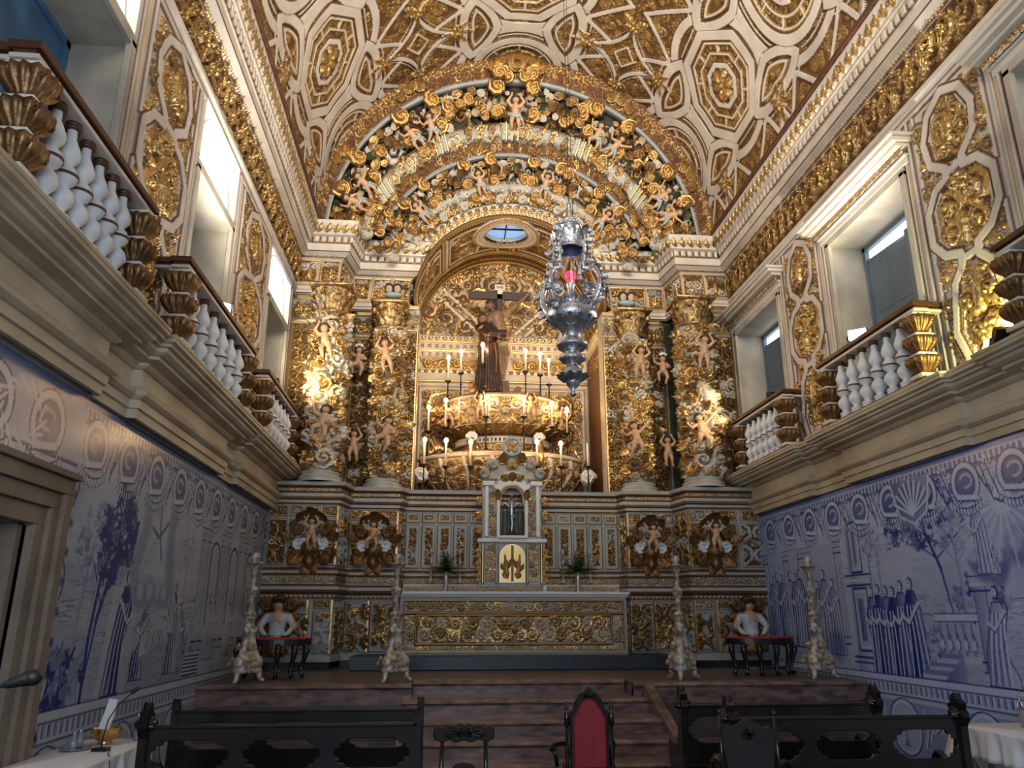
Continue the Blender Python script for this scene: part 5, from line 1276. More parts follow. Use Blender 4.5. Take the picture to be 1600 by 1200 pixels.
def opening(n,s,a,c):
    x0=XL if s<0 else XR; D=.72; X=lambda d:x0+s*d
    def bx(b,d0,d1,y0,y1,z0,z1,bev=0): xa,xb=sorted((X(d0),X(d1))); b.add(*box_el(xa,xb,y0,y1,z0,z1,bev))
    zt=7.66 if s<0 else 8.0
    b=MB(); bx(b,-.0,D,a-.12,a+.012,4.6,zt+.1); bx(b,.0,D,c-.012,c+.12,4.6,zt+.1); bx(b,.0,D,a-.12,c+.12,zt-.012,zt+.14); bx(b,-.0,D,a-.1,c+.1,4.56,4.648)
    root=struct(b.build('door_%d'%n,M_stone2,smooth=False))
    # stone frame and its hood
    b=MB(); 
    for y0,y1 in ((a-.02,a+.10),(c-.10,c+.02)): bx(b,-.05,.02,y0,y1,4.65,zt+.05,.008)
    bx(b,-.05,.02,a-.02,c+.02,zt-.02,zt+.12,.008)
    b.build('stone_frame',M_stone2,root,smooth=False)
    if s>0:
        b=MB(); bx(b,-.06,.03,a-.16,c+.16,zt+.10,zt+.20,.01); bx(b,-.10,.03,a-.18,c+.18,zt+.20,zt+.24,.005)
        bx(b,-.24,.03,a-.24,c+.24,zt+.32,zt+.37,.008); bx(b,-.33,.03,a-.30,c+.30,zt+.37,zt+.44,.008); bx(b,-.38,.03,a-.34,c+.34,zt+.44,zt+.49,.008)
        b.build('hood',M_white,root,smooth=False)
        R=Ras(a-.2,c+.2,0,.12,.012); R.rinceau(a-.2,c+.2,0,.12,.035,1); R.mesh('hood_carving',lambda Xg,Y,H:(X(-.13)-s*H+0*Xg,Xg,zt+.22+Y),M_relief,root,flip=True)
    else:
        # glazed fanlight over the opening, level with the inside face of the wall
        b=MB(); bx(b,.10,.13,a,c,7.80,9.05); b.build('fanlight_pane',M_sky,root,smooth=False)
        b=MB(); bx(b,-.02,.12,a,c,7.74,7.82); bx(b,-.03,.14,a-.05,a+.03,7.66,9.1); bx(b,-.03,.14,c-.03,c+.05,7.66,9.1); bx(b,-.03,.14,a,c,9.0,9.1)
        m=(a+c)/2; w=(c-a)/2
        P=[(X(.085),m+w*.93*math.cos(t),7.85+1.05*math.sin(t)) for t in np.linspace(0,PI,24)]; b.add(*tube_el(P,.022,6))
        b.build('fanlight_frame',M_white,root,smooth=False)
    # door leaves, one pushed half open
    dm=M_bdoor if s<0 else M_door
    b=MB(); bx(b,D-.10,D,a,a+.09,4.65,zt); bx(b,D-.10,D,c-.09,c,4.65,zt); bx(b,D-.10,D,a,c,zt-.09,zt); b.build('door_frame',dm,root,smooth=False)
    b=MB(); bx(b,D+.05,D+.07,a,c,4.6,zt); bk=b.build('back_wall',M_white if s<0 else M_chalk,root,smooth=False)
    if s>0:
        b=MB(); bx(b,D-.02,D-.0,a+.09,c-.09,zt-.24,zt-.09); b.build('transom_pane',M_sky,root,smooth=False)
    m=(a+c)/2; W=(c-a)/2-.09
    for k in (0,1):
        H_=zt-.09-(.17 if s>0 else .0)-4.66
        hol=[]; rows=((.10,.32),(.36,.62),(.66,.95)) 
        b=MB(); V,F=curve_plate([(0,0),(W,0),(W,H_),(0,H_)],[],.04,.004); b.add(V,F)
        for r0,r1 in rows:
            for (p,q) in ((.10,W/2-.03),(W/2+.03,W-.10)):
                b.add(*box_el(p,q,-.034,.0,H_*r0,H_*r1,.018))
        hinge_y=(a+.09) if k==0 else (c-.09); ang=(.0 if k==0 else (.0 if s<0 else -.10))
        M_=Matrix.Translation((X(D-.05),hinge_y,4.66))@Matrix.Rotation((PI/2 if k==0 else -PI/2)+ang*(-s)*(1 if k else -1),4,'Z')
        V=np.concatenate(b.v)@np.array(M_)[:3,:3].T+np.array(M_)[:3,3]; b.v=[V]; lf=b.build('door_leaf',dm,root,smooth=False)
        if k==0:
            g=MB(); q=M_@Vector((W-.08,-.05,1.2)); g.add(*sphere_el(q,.03,10)); g.build('door_handle',M_iron,lf)
n=2
for s in (-1,1):
    for a,c in WO[s]: opening(n,s,a,c); n+=1
# lower doorway on the left wall
b=MB()
for i,(w0,w1,d) in enumerate(((0,.16,.05),(.16,.30,.09),(.30,.44,.13))):
    y0,y1=6.98+w0,6.98+w1; zt=2.47+w0; b.add(*box_el(XL-.3,XL+d,y0,y1,ZF,zt,.006)); b.add(*box_el(XL-.3,XL+d,5.2,y1,zt,zt+(w1-w0),.006))
b.add(*box_el(XL-.3,XL+.17,5.2,7.46,2.91,2.97,.006)); b.add(*box_el(XL-1.0,XL-.05,6.90,6.985,ZF,2.47)); b.add(*box_el(XL-1.0,XL-.05,5.5,6.985,2.46,2.55))
d1=struct(b.build('door_1',M_stone3,smooth=False))
b=MB(); b.add(*box_el(XL-1.02,XL-.98,5.4,7.0,ZF,2.5)); b.build('doorway_dark_sheet',M_black,d1,smooth=False)  # black sheet standing in for the darkness inside the doorway

# ---- balustrades
def baluster_mesh():
    pr=[(.0,0),(.085,0),(.085,.03),(.05,.035),(.09,.05),(.09,.075),(.045,.10),(.055,.13),(.098,.19),(.108,.23),(.095,.28),(.05,.33),(.045,.345),(.085,.37),(.103,.41),(.106,.415)]
    pr2=[(.112,.415),(.112,.44)]
    pr3=[(.106,.44),(.103,.445),(.085,.49),(.05,.53),(.06,.55),(.095,.60),(.098,.64),(.075,.71),(.042,.78),(.038,.86)]
    pr4=[(.038,.86),(.07,.865),(.07,.89),(.05,.895),(.065,.90),(.065,.925),(.0,.925)]
    m=MB()
    for i,p in enumerate((pr,pr2,pr3,pr4)): V,F=lathe_el(p,16); m.add(V,F,1 if i in(1,3) else 0)
    o=m.build('baluster',[M_chalk,M_brown],None,local=True); me=o.data; bpy.data.objects.remove(o); return me
BALM=baluster_mesh()
def urn_el(h):
    """one gadrooned shell cup of a corner pedestal, height h"""
    n=56; pr=[(.06,0),(.09,.02),(.10,.2),(.16,.45),(.19,.75),(.185,.9),(.12,1.0)]; A=np.arange(n)*2*PI/n
    V=[]
    for r,z in pr:
        for a in A:
            q=1+.10*math.cos(14*a)*min(1,z*3); sq=1/max(abs(math.cos(a)),abs(math.sin(a)))**.5; V.append((r*q*sq*math.cos(a),r*q*sq*math.sin(a),z*h))
    F=[(i*n+j,i*n+(j+1)%n,(i+1)*n+(j+1)%n,(i+1)*n+j) for i in range(len(pr)-1) for j in range(n)]; return np.array(V),F
def pedestal_mesh():
    m=MB(); z=0
    m.add(*box_el(-.14,.14,-.14,.14,0,.05,.01),1)
    for k,h in enumerate((.26,.25,.26)):
        V,F=urn_el(h); m.add(V+np.array([0,0,.05+k*.285]),F,0); m.add(*box_el(-.13,.13,-.13,.13,.05+k*.285+h,.05+k*.285+h+.028,.006),1)
        for q in range(4):
            a=q*PI/2+PI/4; m.addT(VOLE,frame(np.array([.17*math.cos(a),.17*math.sin(a),.05+k*.285+h*.7]),[-math.sin(a),math.cos(a),0],[0,0,1],[math.cos(a),math.sin(a),0],.07),0)
    o=m.build('corner_pedestal',[M_dgold,M_white],None,local=True); me=o.data; bpy.data.objects.remove(o); return me
PEDM=pedestal_mesh()
BLAB={(-1,0):'nearest left balcony railing of white double-bulb balusters under a brown rail',(-1,1):'left balcony railing with a floodlight, next to the pale jamb of the middle doorway',(-1,2):'small far left balcony railing beside the brightly lit gilded column',
      (1,0):'right balcony railing cut by the picture edge, only its gilt end post showing',(1,1):'right balcony railing with the brilliant floodlight and yellow-lit end post',(1,2):'far right balcony railing beside the right vine column'}
for (s,i),lab in BLAB.items():
    a,c=BAL[s][i]; x0=XL if s<0 else XR; xr=x0-s*.36; y0,y1=a+.22,c-.22; zb=4.645
    t=thing('balustrade',lab,'balustrade',(xr,(y0+y1)/2,zb),0,'balcony balustrades')
    def rail(b,z0,z1,w,mi,e=0): 
        b.add(*box_el(xr-w,xr+w,y0-.14-e,y1+.14+e,z0,z1,.008),mi)
        for yy in (y0,y1):
            xa,xb=sorted((x0-s*.03,xr)); b.add(*box_el(xa,xb,yy-w,yy+w,z0,z1,.008),mi)
    b=MB(); rail(b,5.66,5.70,.11,1); rail(b,5.70,5.73,.085,0); rail(b,5.73,5.80,.125,0,.02); b.build('handrail',[M_brown,M_white],t,smooth=False)
    b=MB(); rail(b,4.645,4.70,.13,1); rail(b,4.70,4.735,.10,0); b.build('plinth',[M_brown,M_white],t,smooth=False)
    n=6 if c-a>3.1 else 6
    for k in range(n):
        o=bpy.data.objects.new('baluster',BALM); link(o,t); o.location=Vector((xr,y0+.42+(y1-y0-.84)*k/(n-1),4.735))-wloc(t)
    for yy in (y0,y1):
        o=bpy.data.objects.new('corner_pedestal',PEDM); link(o,t); o.location=Vector((xr,yy,4.735))-wloc(t)
# ---- floodlights
def floodlight(loc,aim,lab,power,col,lens=True,spot=1.5,scale=1.0,beam=None):
    t=thing('floodlight',lab,'floodlight',loc); t.rotation_euler=((Vector(aim)-Vector(loc)).to_track_quat('-Y','Z')).to_euler()
    z=.13*scale
    b=MB(); b.add(*box_el(-.17*scale,.17*scale,-.02,.09,-.11*scale+z,.11*scale+z,.012)); b.build('lamp_body',M_black,t,smooth=False,local=True)
    b=MB(); b.add(*box_el(-.15*scale,.15*scale,-.028,-.021,-.09*scale+z,.09*scale+z)); b.build('lamp_lens',M_flood if lens else M_black,t,smooth=False,local=True)
    b=MB(); b.add(*tube_el([(-.19*scale,.03,z),(-.19*scale,.03,0),(.19*scale,.03,0),(.19*scale,.03,z)],.012,6)); b.build('bracket',M_iron,t,local=True)
    if power:
        ba=beam or aim; d=(Vector(aim)-Vector(loc)).normalized(); lamp('floodlight_beam','SPOT',Vector(loc)+d*.08+Vector((0,0,z)),power,col,.09,ba,spot,blend=.7)
    return t
floodlight((-3.19,10.37,5.80),(.6,5.0,7.5),'bright floodlight on the left balcony rail before the pale door jamb',720,(1.0,.93,.82),True,2.5,.75,(2.5,11.5,12.5))
floodlight((6.33,10.69,5.80),(1.2,4.5,6.0),'brilliant floodlight flaring on the right balcony rail before the grey door',790,(1.0,.93,.82),True,2.5,.85,(.5,11.0,12.5))
floodlight((-3.17,13.9,5.80),(-2.55,16.1,7.0),'small dark floodlight on the far left rail, beside the sunlit-looking gilded column',520,(1.0,.80,.48),False,1.0,.55)
floodlight((6.32,14.0,5.80),(5.55,16.1,5.9),'small dark floodlight on the far right rail beside the right vine column',260,(1.0,.82,.52),False,.9,.55)
floodlight((6.40,7.80,4.66),(6.66,9.0,5.6),'black box floodlight on the right stone ledge, lighting the carved panel yellow',150,(1.0,.97,.35),False,2.4,1.1)

# =================================================================== ALTAR TABLE
AX0,AX1=-.83,3.75
AT=thing('altar_table','wide altar table with carved gold and white front panel','altar',((AX0+AX1)/2,16.4,1.0))
b=MB(); b.add(*box_el(AX0,AX1,16.03,16.86,1.0,2.10)); b.build('altar_body',M_white,AT,smooth=False)
b=MB(); b.add(*box_el(AX0-.06,AX1+.06,15.93,16.88,2.14,2.20,.012)); b.add(*box_el(AX0-.03,AX1+.03,15.98,16.88,2.10,2.14,.006)); b.build('altar_top',M_chalk,AT,smooth=False)
R=Ras(AX0,AX1,1.02,2.10,.0105,4); m=(AX0+AX1)/2
R.rect(AX0,AX1,1.02,2.10,.02,4); R.rect(AX0+.06,AX1-.06,1.06,2.04,.001,4,True)
for P,cl in (([(AX0+.03,1.04),(AX0+.03,2.07),(AX1-.03,2.07),(AX1-.03,1.04)],4),([(AX0+.075,1.07),(AX0+.075,2.03),(AX1-.075,2.03),(AX1-.075,1.07)],6),([(AX0+.33,1.20),(AX0+.33,1.74),(AX1-.33,1.74),(AX1-.33,1.20)],6)): R.seg(P,.016,.035,cl,.012,7,closed=True)
R.seg([(AX0+.09,1.785),(AX1-.09,1.785)],.02,.04,6,.015,7)
PL=[1,6,1,6,8]
R.fill(AX0+.10,AX1-.10,1.82,2.01,.05,.095,260,.035,1,sym=m,pal=PL,dens=.8); R.fill(AX0+.10,AX1-.10,1.09,1.18,.03,.055,200,.02,1,sym=m,pal=PL,dens=.8)
R.fill(AX0+.36,AX1-.36,1.22,1.73,.05,.17,560,.045,1,sym=m,pal=PL,dens=.72,test=lambda x,y:(x-m)**2+(y-1.47)**2>.13**2); R.fill(AX0+.10,AX0+.31,1.21,1.74,.04,.10,90,.035,1,pal=PL,dens=.8); R.fill(AX1-.31,AX1-.10,1.21,1.74,.04,.10,90,.035,1,pal=PL,dens=.8)
R.fill(AX0+.36,AX1-.36,1.22,1.73,.03,.075,420,.035,1,sym=m,pal=[1,6],free=True,dens=.9,test=lambda x,y:(x-m)**2+(y-1.47)**2>.13**2)
R.ros(m,1.47,.11,.03,30,6); R.leaf(m,1.42,.10,.04,PI/2,.05,7); R.leaf(m,1.42,.09,.035,PI/2+.8,.05,7); R.leaf(m,1.42,.09,.035,PI/2-.8,.05,7)
R.mesh('altar_front',lambda X,Y,H:(X,16.02-H,Y),M_relief,AT)
b=MB(); b.add(*box_el(AX0+.02,AX1-.02,16.56,16.90,2.20,2.36,.01)); gr=b.build('gradine',M_chalk,AT,smooth=False)
R=Ras(AX0+.04,AX1-.04,2.22,2.34,.011,4); R.rinceau(AX0+.04,AX1-.04,2.23,2.33,.02,6); R.mesh('gradine_carving',lambda X,Y,H:(X,16.555-H,Y),M_relief,AT)

# =================================================================== TABERNACLE
TX=1.45; TY=16.78; TB=thing('tabernacle','white and gold tabernacle with arched niche holding a small silver crucifix','tabernacle',(TX,TY,2.36))
b=MB(); b.add(*box_el(TX-.70,TX+.70,16.50,16.95,2.362,3.22)); b.add(*box_el(TX-.74,TX+.74,16.42,16.95,3.22,3.30,.015)); b.add(*box_el(TX-.30,TX+.30,16.36,16.95,3.30,3.36,.01))
for k in (-1,1):
    b.add(*box_el(TX+k*.47-.16,TX+k*.47+.16,16.52,16.95,3.30,4.42)); b.add(*box_el(TX+k*.30-.035,TX+k*.30+.035,16.42,16.60,3.30,4.10,.01)); b.add(*box_el(TX+k*.55-.04,TX+k*.55+.04,16.44,16.60,3.34,4.42,.01)); b.add(*box_el(TX+k*.52-.13,TX+k*.52+.13,16.40,16.95,4.42,4.52,.012))
b.build('tabernacle_body',M_chalk,TB,smooth=False)
# arched head round the niche
P=[(-.62,0),(-.62,.55)]+[(-.62+.02,.56)]+[(.44*math.cos(a)*1.0,.38+.42*math.sin(a)+.0) for a in np.linspace(PI*.86,PI*.14,16)]+[(.60,.56),(.62,.55),(.62,0)]
hole=[(-.24,-.0001)]+[(-.24,.10)]+[(.24*math.cos(a),.10+.26*math.sin(a)) for a in np.linspace(PI,0,16)]+[(.24,.10),(.24,-.0001)]
P=[(-.36,-.02),(-.36,.30),(-.46,.36),(-.44,.46),(-.34,.44),(-.28,.56),(-.16,.66),(0,.70),(.16,.66),(.28,.56),(.34,.44),(.44,.46),(.46,.36),(.36,.30),(.36,-.02),(.255,-.02)]+[(x,z) for x,z in hole[::-1][1:-1]]+[(-.255,-.02)]
V,F=curve_plate(P,[],.14,.01); b=MB(); b.add(V+np.array([TX,16.55,4.05]),F); b.build('arched_head',M_chalk,TB,smooth=False)
P=[(-.56,0),(-.50,.10),(-.36,.16),(-.27,.28),(-.22,.42),(-.12,.52),(.12,.52),(.22,.42),(.27,.28),(.36,.16),(.50,.10),(.56,0)]
V,F=curve_plate(P,[],.22,.02); b=MB(); b.add(V+np.array([TX,16.66,4.60]),F); b.build('pediment',M_greyw,TB,smooth=False)
b=MB(); b=MB(); b.add(*tube_el([(TX+.27*math.cos(a),16.46,4.15+.29*math.sin(a)) for a in np.linspace(0,PI,18)],.022,6)); b.add(*tube_el([(TX-.27,16.46,4.15),(TX-.27,16.46,3.4)],.02,6)); b.add(*tube_el([(TX+.27,16.46,4.15),(TX+.27,16.46,3.4)],.02,6))
b.add(*tube_el([(TX+x,16.475,4.05+z) for x,z in ((-.345,0),(-.345,.30),(-.43,.36),(-.42,.44),(-.33,.43),(-.265,.54),(-.15,.63),(0,.665),(.15,.63),(.265,.54),(.33,.43),(.42,.44),(.43,.36),(.345,.30),(.345,0))],.016,6)); b.build('niche_moulding',M_gold,TB)
class _P:
    def addT(s,el,M,mi=0): inst(el,M,'scroll' if el is VOLE else ('shell' if el is SHELLE else 'acanthus_leaf'),(M_gold,M_greyw)[mi],TB)
b=_P()
for k in (-1,1):
    b.addT(LEAFE,frame(np.array([TX+k*.06,16.47,4.56]),[k*.9,0,.3],[-k*.3,0,.9],[0,-1,0],.26)); b.addT(VOLE,frame(np.array([TX+k*.20,16.46,4.60]),[k,0,0],[0,0,1],[0,-1,0],.055)); b.addT(LEAFE,frame(np.array([TX+k*.30,16.47,4.12]),[k*.1,0,1],[-1,0,k*.1],[0,-1,0],.26))
b.addT(LEAF2,frame(np.array([TX,16.46,4.52]),[0,0,1],[-1,0,0],[0,-1,0],.24))
for k in (-1,1):
    b.addT(VOLE,frame(np.array([TX+k*.62,16.50,4.68]),[k,0,0],[0,0,1],[0,-1,0],.16),1); b.addT(VOLE,frame(np.array([TX+k*.42,16.48,4.88]),[k,0,0],[0,0,1],[0,-1,0],.14),1); b.addT(LEAFE,frame(np.array([TX+k*.62,16.50,4.55]),[k*.5,0,.86],[-.86*k,0,.5],[0,-1,0],.34))
    b.addT(LEAF2,frame(np.array([TX+k*.12,16.46,4.92]),[k*.55,0,.83],[-.83*k,0,.55],[0,-1,0],.30)); b.addT(VOLE,frame(np.array([TX+k*.24,16.46,5.02]),[k,0,0],[0,0,1],[0,-1,0],.10))
    for z in (2.5,2.75,3.0,3.5,3.8,4.1): b.addT(VOLE,frame(np.array([TX+k*.70,16.52,z]),[k,0,0],[0,0,1],[0,-1,0],.10)); b.addT(LEAFE,frame(np.array([TX+k*.66,16.5,z]),[k*.7,0,-.7],[.7*k,0,.7],[0,-1,0],.16))
b.addT(SHELLE,frame(np.array([TX,16.46,4.78]),[1,0,0],[0,0,1],[0,-1,0],.17))
R=Ras(-.70,.70,0,.86,.0105,4)
for k in (-1,1): R.fill(min(k*.56,k*.36),max(k*.56,k*.36),.05,.82,.04,.085,70,.04,1,pal=[1,6]); R.seg([(k*.62,.03),(k*.62,.83)],.022,.05,1,.01,6); R.seg([(k*.33,.03),(k*.33,.83)],.02,.04,4,.012,6)
R.mesh('lower_carving',lambda X,Y,H:(TX+X,16.495-H,2.365+Y),M_relief,TB)
R=Ras(-.62,.62,0,1.1,.0105,4)
for k in (-1,1): R.fill(min(k*.50,k*.34),max(k*.50,k*.34),.04,1.06,.035,.075,90,.045,1,pal=[1,6])
def hl(x,y): return np.abs(x)<.32
R.mesh('upper_carving',lambda X,Y,H:(TX+X,16.515-H,3.31+Y),M_relief,TB,hole=hl)
b=MB(); V,F=curve_plate([(-.27,0),(-.27,.52)]+[(.27*math.cos(a),.52+.27*math.sin(a)) for a in np.linspace(PI,0,18)]+[(.27,.52),(.27,0)],[],.03,.005); b.add(V+np.array([TX,16.475,2.40]),F); dr=b.build('door',mat('pale_gold_door',(.72,.64,.40),.35,.6),TB,smooth=False)
R=Ras(-.25,.25,0,.74,.007,1)
for k in (-1,1):
    R.seg([(k*.01,0),(k*.01,.74)],.006,.012,6,.003,7)
    R.leaf(k*.10,.06,.52,.05,PI/2-k*.12,.02,6); R.leaf(k*.11,.20,.3,.05,PI/2-k*.8,.02,7); R.leaf(k*.12,.25,.3,.05,PI/2+k*.5,.02,7); R.vol(k*.13,.14,.07,0,k,.02,7); R.vol(k*.12,.36,.06,0,-k,.02,7)
R.mesh('door_relief',lambda X,Y,H:(TX+X,16.456-H,2.42+Y),M_relief,dr,hole=lambda x,y:(y>.5)&(x*x+(y-.5)**2>.25**2))
b=MB(); b.add(*box_el(TX-.31,TX+.31,16.88,16.93,3.30,4.42)); 
for k in range(-3,4): b.add(*tube_el([(TX+k*.08,16.87,3.36),(TX+k*.08,16.87,4.2)],.014,5),0)
b.build('niche_lining',M_lgreen,TB,smooth=False)
for k in (-1,1): b=MB(); b.add(*tube_el([(TX+k*.2,16.86,3.4),(TX+k*.2,16.86,4.1)],.012,5)); b.build('lining_braid',M_gold,TB)
# medallion with two child heads on top
b=MB(); b.add(*tube_el([(TX+.19*math.cos(a),16.5,5.30+.19*math.sin(a)) for a in np.linspace(0,2*PI,25)],.045,8)); b.build('medallion_ring',M_bluecl,TB)
b=MB(); b.add(*sphere_el((TX,16.5,5.36),.085,12)); b.add(*sphere_el((TX-.05,16.48,5.24),.07,12)); b.add(*sphere_el((TX+.06,16.48,5.22),.07,12)); b.build('child_heads',M_skin,TB)
# small crucifix in the niche
CRS=thing('small_crucifix','small silver crucifix on a dark base inside the tabernacle niche','crucifix',(TX,16.66,3.362))
b=MB(); b.add(*lathe_el([(0,0),(.17,0),(.17,.02),(.13,.05),(.09,.08),(.05,.12),(.04,.17),(.0,.18)],20,cx=TX,cy=16.66)); V=b.v[0]; V[:,2]+=3.362; b.build('base',M_dwood,CRS)
b=MB(); b.add(*box_el(TX-.016,TX+.016,16.65,16.67,3.5,4.24,.004)); b.add(*box_el(TX-.17,TX+.17,16.65,16.67,4.03,4.06,.004))
b.build('cross',M_dwood,CRS,smooth=False)
c=[((0,0,.60),.035,(1,1,1.2)),((0,0,.55),(0,0,.38),.05,.045),((0,0,.38),(0.01,0,.18),.035,.025),((.01,0,.18),(0,0,.02),.025,.018),((-.03,0,.53),(-.17,0,.62),.02,.014),((.03,0,.53),(.17,0,.62),.02,.014),((0,-.01,.36),.055,(1.1,.8,.7)),((.05,-.01,.34),.03,(1,.7,1.3))]
o=bpy.data.objects.new('figure',remesh_body('small_christ',c,.008,[M_silver],None,2)); link(o,CRS); o.location=Vector((TX,16.62,3.46))-wloc(CRS)
b=MB()
for k in range(14):
    a=k*2*PI/14; q=.14 if k%2 else .10; b.add(*tube_el([(TX+.05*math.cos(a),16.645,4.06+.05*math.sin(a)),(TX+q*math.cos(a),16.645,4.06+q*math.sin(a))],[.012,.003],5))
for k in range(5):
    a=PI/2+k*2*PI/5; b.add(*tube_el([(TX,16.645,4.27),(TX+.06*math.cos(a),16.645,4.27+.06*math.sin(a))],[.015,.003],5))
b.build('silver_rays',M_silver,CRS)

# =================================================================== STEPPED THRONE WITH THE STATUES
TH=thing('tiered_throne','curved gilded tiered throne carrying the crucifixion group and rows of lit candles','throne',(1.42,19.0,4.4))
b=MB(); b.add(*box_el(NX0,NX1,17.6,19.8,4.2,4.379)); b.build('throne_floor',M_wood,TH,smooth=False)
def ell_sheet(name,cx,cy,A,Bb,z0,z1,bulge,painter,res=.0125,base=0,extra=None):
    L=PI*(A+Bb)/2; R=Ras(0,L,0,z1-z0,res,base); painter(R,L,z1-z0)
    def fn(X,Y,H):
        th=-PI+X/L*PI; t=Y/(z1-z0); g=bulge(t)+H; return cx+(A+g)*np.cos(th),cy+(Bb+g)*np.sin(th),z0+Y
    return R.mesh(name,fn,M_relief,TH)
def p_low(R,L,H):
    R.rect(0,L,H-.10,H,.04,0); R.rect(0,L,H-.13,H-.10,.05,1)
    for t in np.arange(0,L,.05): R.ros(t,H-.04,.02,.03,4,0,.04)
    R.rect(0,L,0,H-.13,.004,8)
    n=9; w=L/n
    for i in range(n):
        t=i*w; R.seg([(t+.02,H-.15),(t+.09,H*.5),(t+.02,.03)],.035,.07,0,.02,1)
        c=t+w/2+.03
        R.ros(c,H*.55,.13,.16,30,5); R.ros(c,H*.68,.10,.19,30,7)
        for k in (-1,1): R.leaf(c+k*.05,H*.45,.30,.12,PI/2-k*.9,.10,1); R.vol(c+k*.17,H*.3,.12,1,k,.09,1)
        R.fill(t+.08,t+w-.04,.03,H-.16,.04,.10,30,.07,1,sym=c,pal=[1,6])
ell_sheet('lower_tier',1.42,19.0,2.0,1.28,4.52,5.46,lambda t:-.22*(1-t)**1.5*2+.10*np.sin(PI*t),p_low)
def p_neck(R,L,H):
    R.rect(0,L,0,H,.003,6); R.fill(0,L,.02,H-.16,.05,.12,140,.06,1,sym=L/2); R.rect(0,L,H-.16,H-.12,.10,0); R.rect(0,L,H-.12,H-.04,.02,10)
    for t in np.arange(0,L,.085): R.rect(t,t+.05,H-.12,H-.04,.09,0)
    R.rect(0,L,H-.04,H,.11,0)
ell_sheet('neck',1.42,19.0,1.10,.85,5.46,5.90,lambda t:0*t,p_neck)
def p_corb(R,L,H):
    R.rect(0,L,0,H,.004,6)
    for k,t in enumerate(np.arange(0,L,.13)): R.leaf(t,.01,H*1.05,.10,PI/2+.15*(-1)**k,.12,1 if k%2 else 6)
ell_sheet('leaf_corbels',1.42,19.0,1.0,.80,5.90,6.16,lambda t:.42*t**1.3,p_corb)
def p_up(R,L,H):
    R.rect(0,L,0,H,.003,8); R.rect(0,L,H-.06,H,.05,0); R.rect(0,L,0,.05,.04,1)
    for t in np.arange(0,L,.05): R.ros(t,H-.03,.02,.03,4,0,.05)
    n=5; w=L/n
    for i in range(n):
        c=(i+.5)*w; R.seg([(i*w+.03,.06),(i*w+.03,H-.08)],.03,.05,0,.015,1)
        R.ros(c,H*.48,.145,.07,40,6); R.ros(c,H*.48,.11,.10,40,8); 
        for k in (-1,1): R.vol(c+k*.24,H*.66,.14,0,k,.10,0); R.vol(c+k*.26,H*.30,.13,1,-k,.10,1); R.leaf(c+k*.1,H*.7,.2,.08,PI/2-k*.6,.09,1); R.leaf(c+k*.1,H*.25,.22,.08,-PI/2+k*.9,.09,1)
        R.leaf(c,H*.68,.18,.09,PI/2,.12,1); R.fill(i*w+.06,(i+1)*w-.02,.06,H-.08,.03,.08,40,.05,1,sym=c,pal=[1,6])
ell_sheet('upper_tier',1.42,19.0,1.40,.98,6.16,6.96,lambda t:-.03+0*t,p_up)
b=MB()
for (A_,B_,z0,z1) in ((2.02,1.30,5.44,5.48),(1.44,1.02,6.94,6.98),(1.2,.95,5.88,5.92)):
    V,F=lathe_el([(0.001,z0),(1,z0),(1,z1),(.001,z1)],40,-PI,0); V=V*np.array([A_,B_,1])+np.array([1.42,19.0,0]); b.add(V,F)
b.add(*box_el(-.6,3.4,19.0,19.7,4.38,5.46)); b.add(*box_el(.3,2.5,19.0,19.7,5.46,6.96)); b.build('tier_tops',M_wood,TH,smooth=False)
for k in (-1,1):
    for z,r_,x in ((5.05,.20,2.05),(5.35,.16,1.95),(6.6,.2,1.62),(6.3,.16,1.5)): inst(VOLE,frame(np.array([1.42+k*x,18.75,z]),[k,0,0],[0,0,1],[0,-1,0],r_),'scroll',M_gold,TH)
    inst(VOLE,frame(np.array([1.42+k*.80,17.95,5.82]),[k,0,0],[0,0,1],[0,-1,0],.16),'rib_scroll',M_chalk,TH); b=MB(); b.add(*tube_el([(1.42+k*.80,17.98,5.78),(1.42+k*.84,17.84,5.4),(1.42+k*.82,17.78,5.0)],[.11,.08,.07],8)); b.build('rib',M_gold,TH)
    inst(VOLE,frame(np.array([1.42+k*2.0,18.1,4.9]),[k,0,0],[0,0,1],[0,-1,0],.22),'rib_scroll',M_chalk,TH)
    cherub(TH,np.array(T((1.42+k*.62,17.98,6.28),(0,0,0),.66)),0,False); cherub(TH,np.array(T((1.42+k*1.30,18.25,6.15),(0,k*.3,k*.5),.66)),1,False)

# ---- the crucifix and the friar
CR=thing('large_crucifix','large dark crucifix with leaning bearded figure in niche, titled white plaque above','crucifix',(1.32,18.6,6.98))
b=MB(); b.add(*box_el(1.23,1.39,18.66,18.76,7.3,10.2,.012)); b.add(*box_el(.50,2.12,18.66,18.76,9.72,9.94,.012)); b.build('cross',M_dwood,CR,smooth=False)
b=MB(); b.add(*box_el(1.18,1.46,18.62,18.65,9.97,10.13,.006)); b.add(*box_el(1.25,1.38,18.62,18.65,9.86,9.98,.004)); tp=b.build('title_plaque',M_white,CR,smooth=False)
fc=bpy.data.curves.new('inri','FONT'); fc.body='INRI'; fc.size=.11; fc.extrude=.003; fc.align_x='CENTER'; fo=bpy.data.objects.new('lettering',fc); COL.objects.link(fo)
dg=bpy.context.evaluated_depsgraph_get(); me=bpy.data.meshes.new_from_object(fo.evaluated_get(dg)); bpy.data.objects.remove(fo,do_unlink=True); me.materials.append(M_dwood)
o=bpy.data.objects.new('lettering',me); link(o,tp); o.rotation_euler=(PI/2,0,0); o.location=Vector((1.32,18.612,10.01))-wloc(tp)
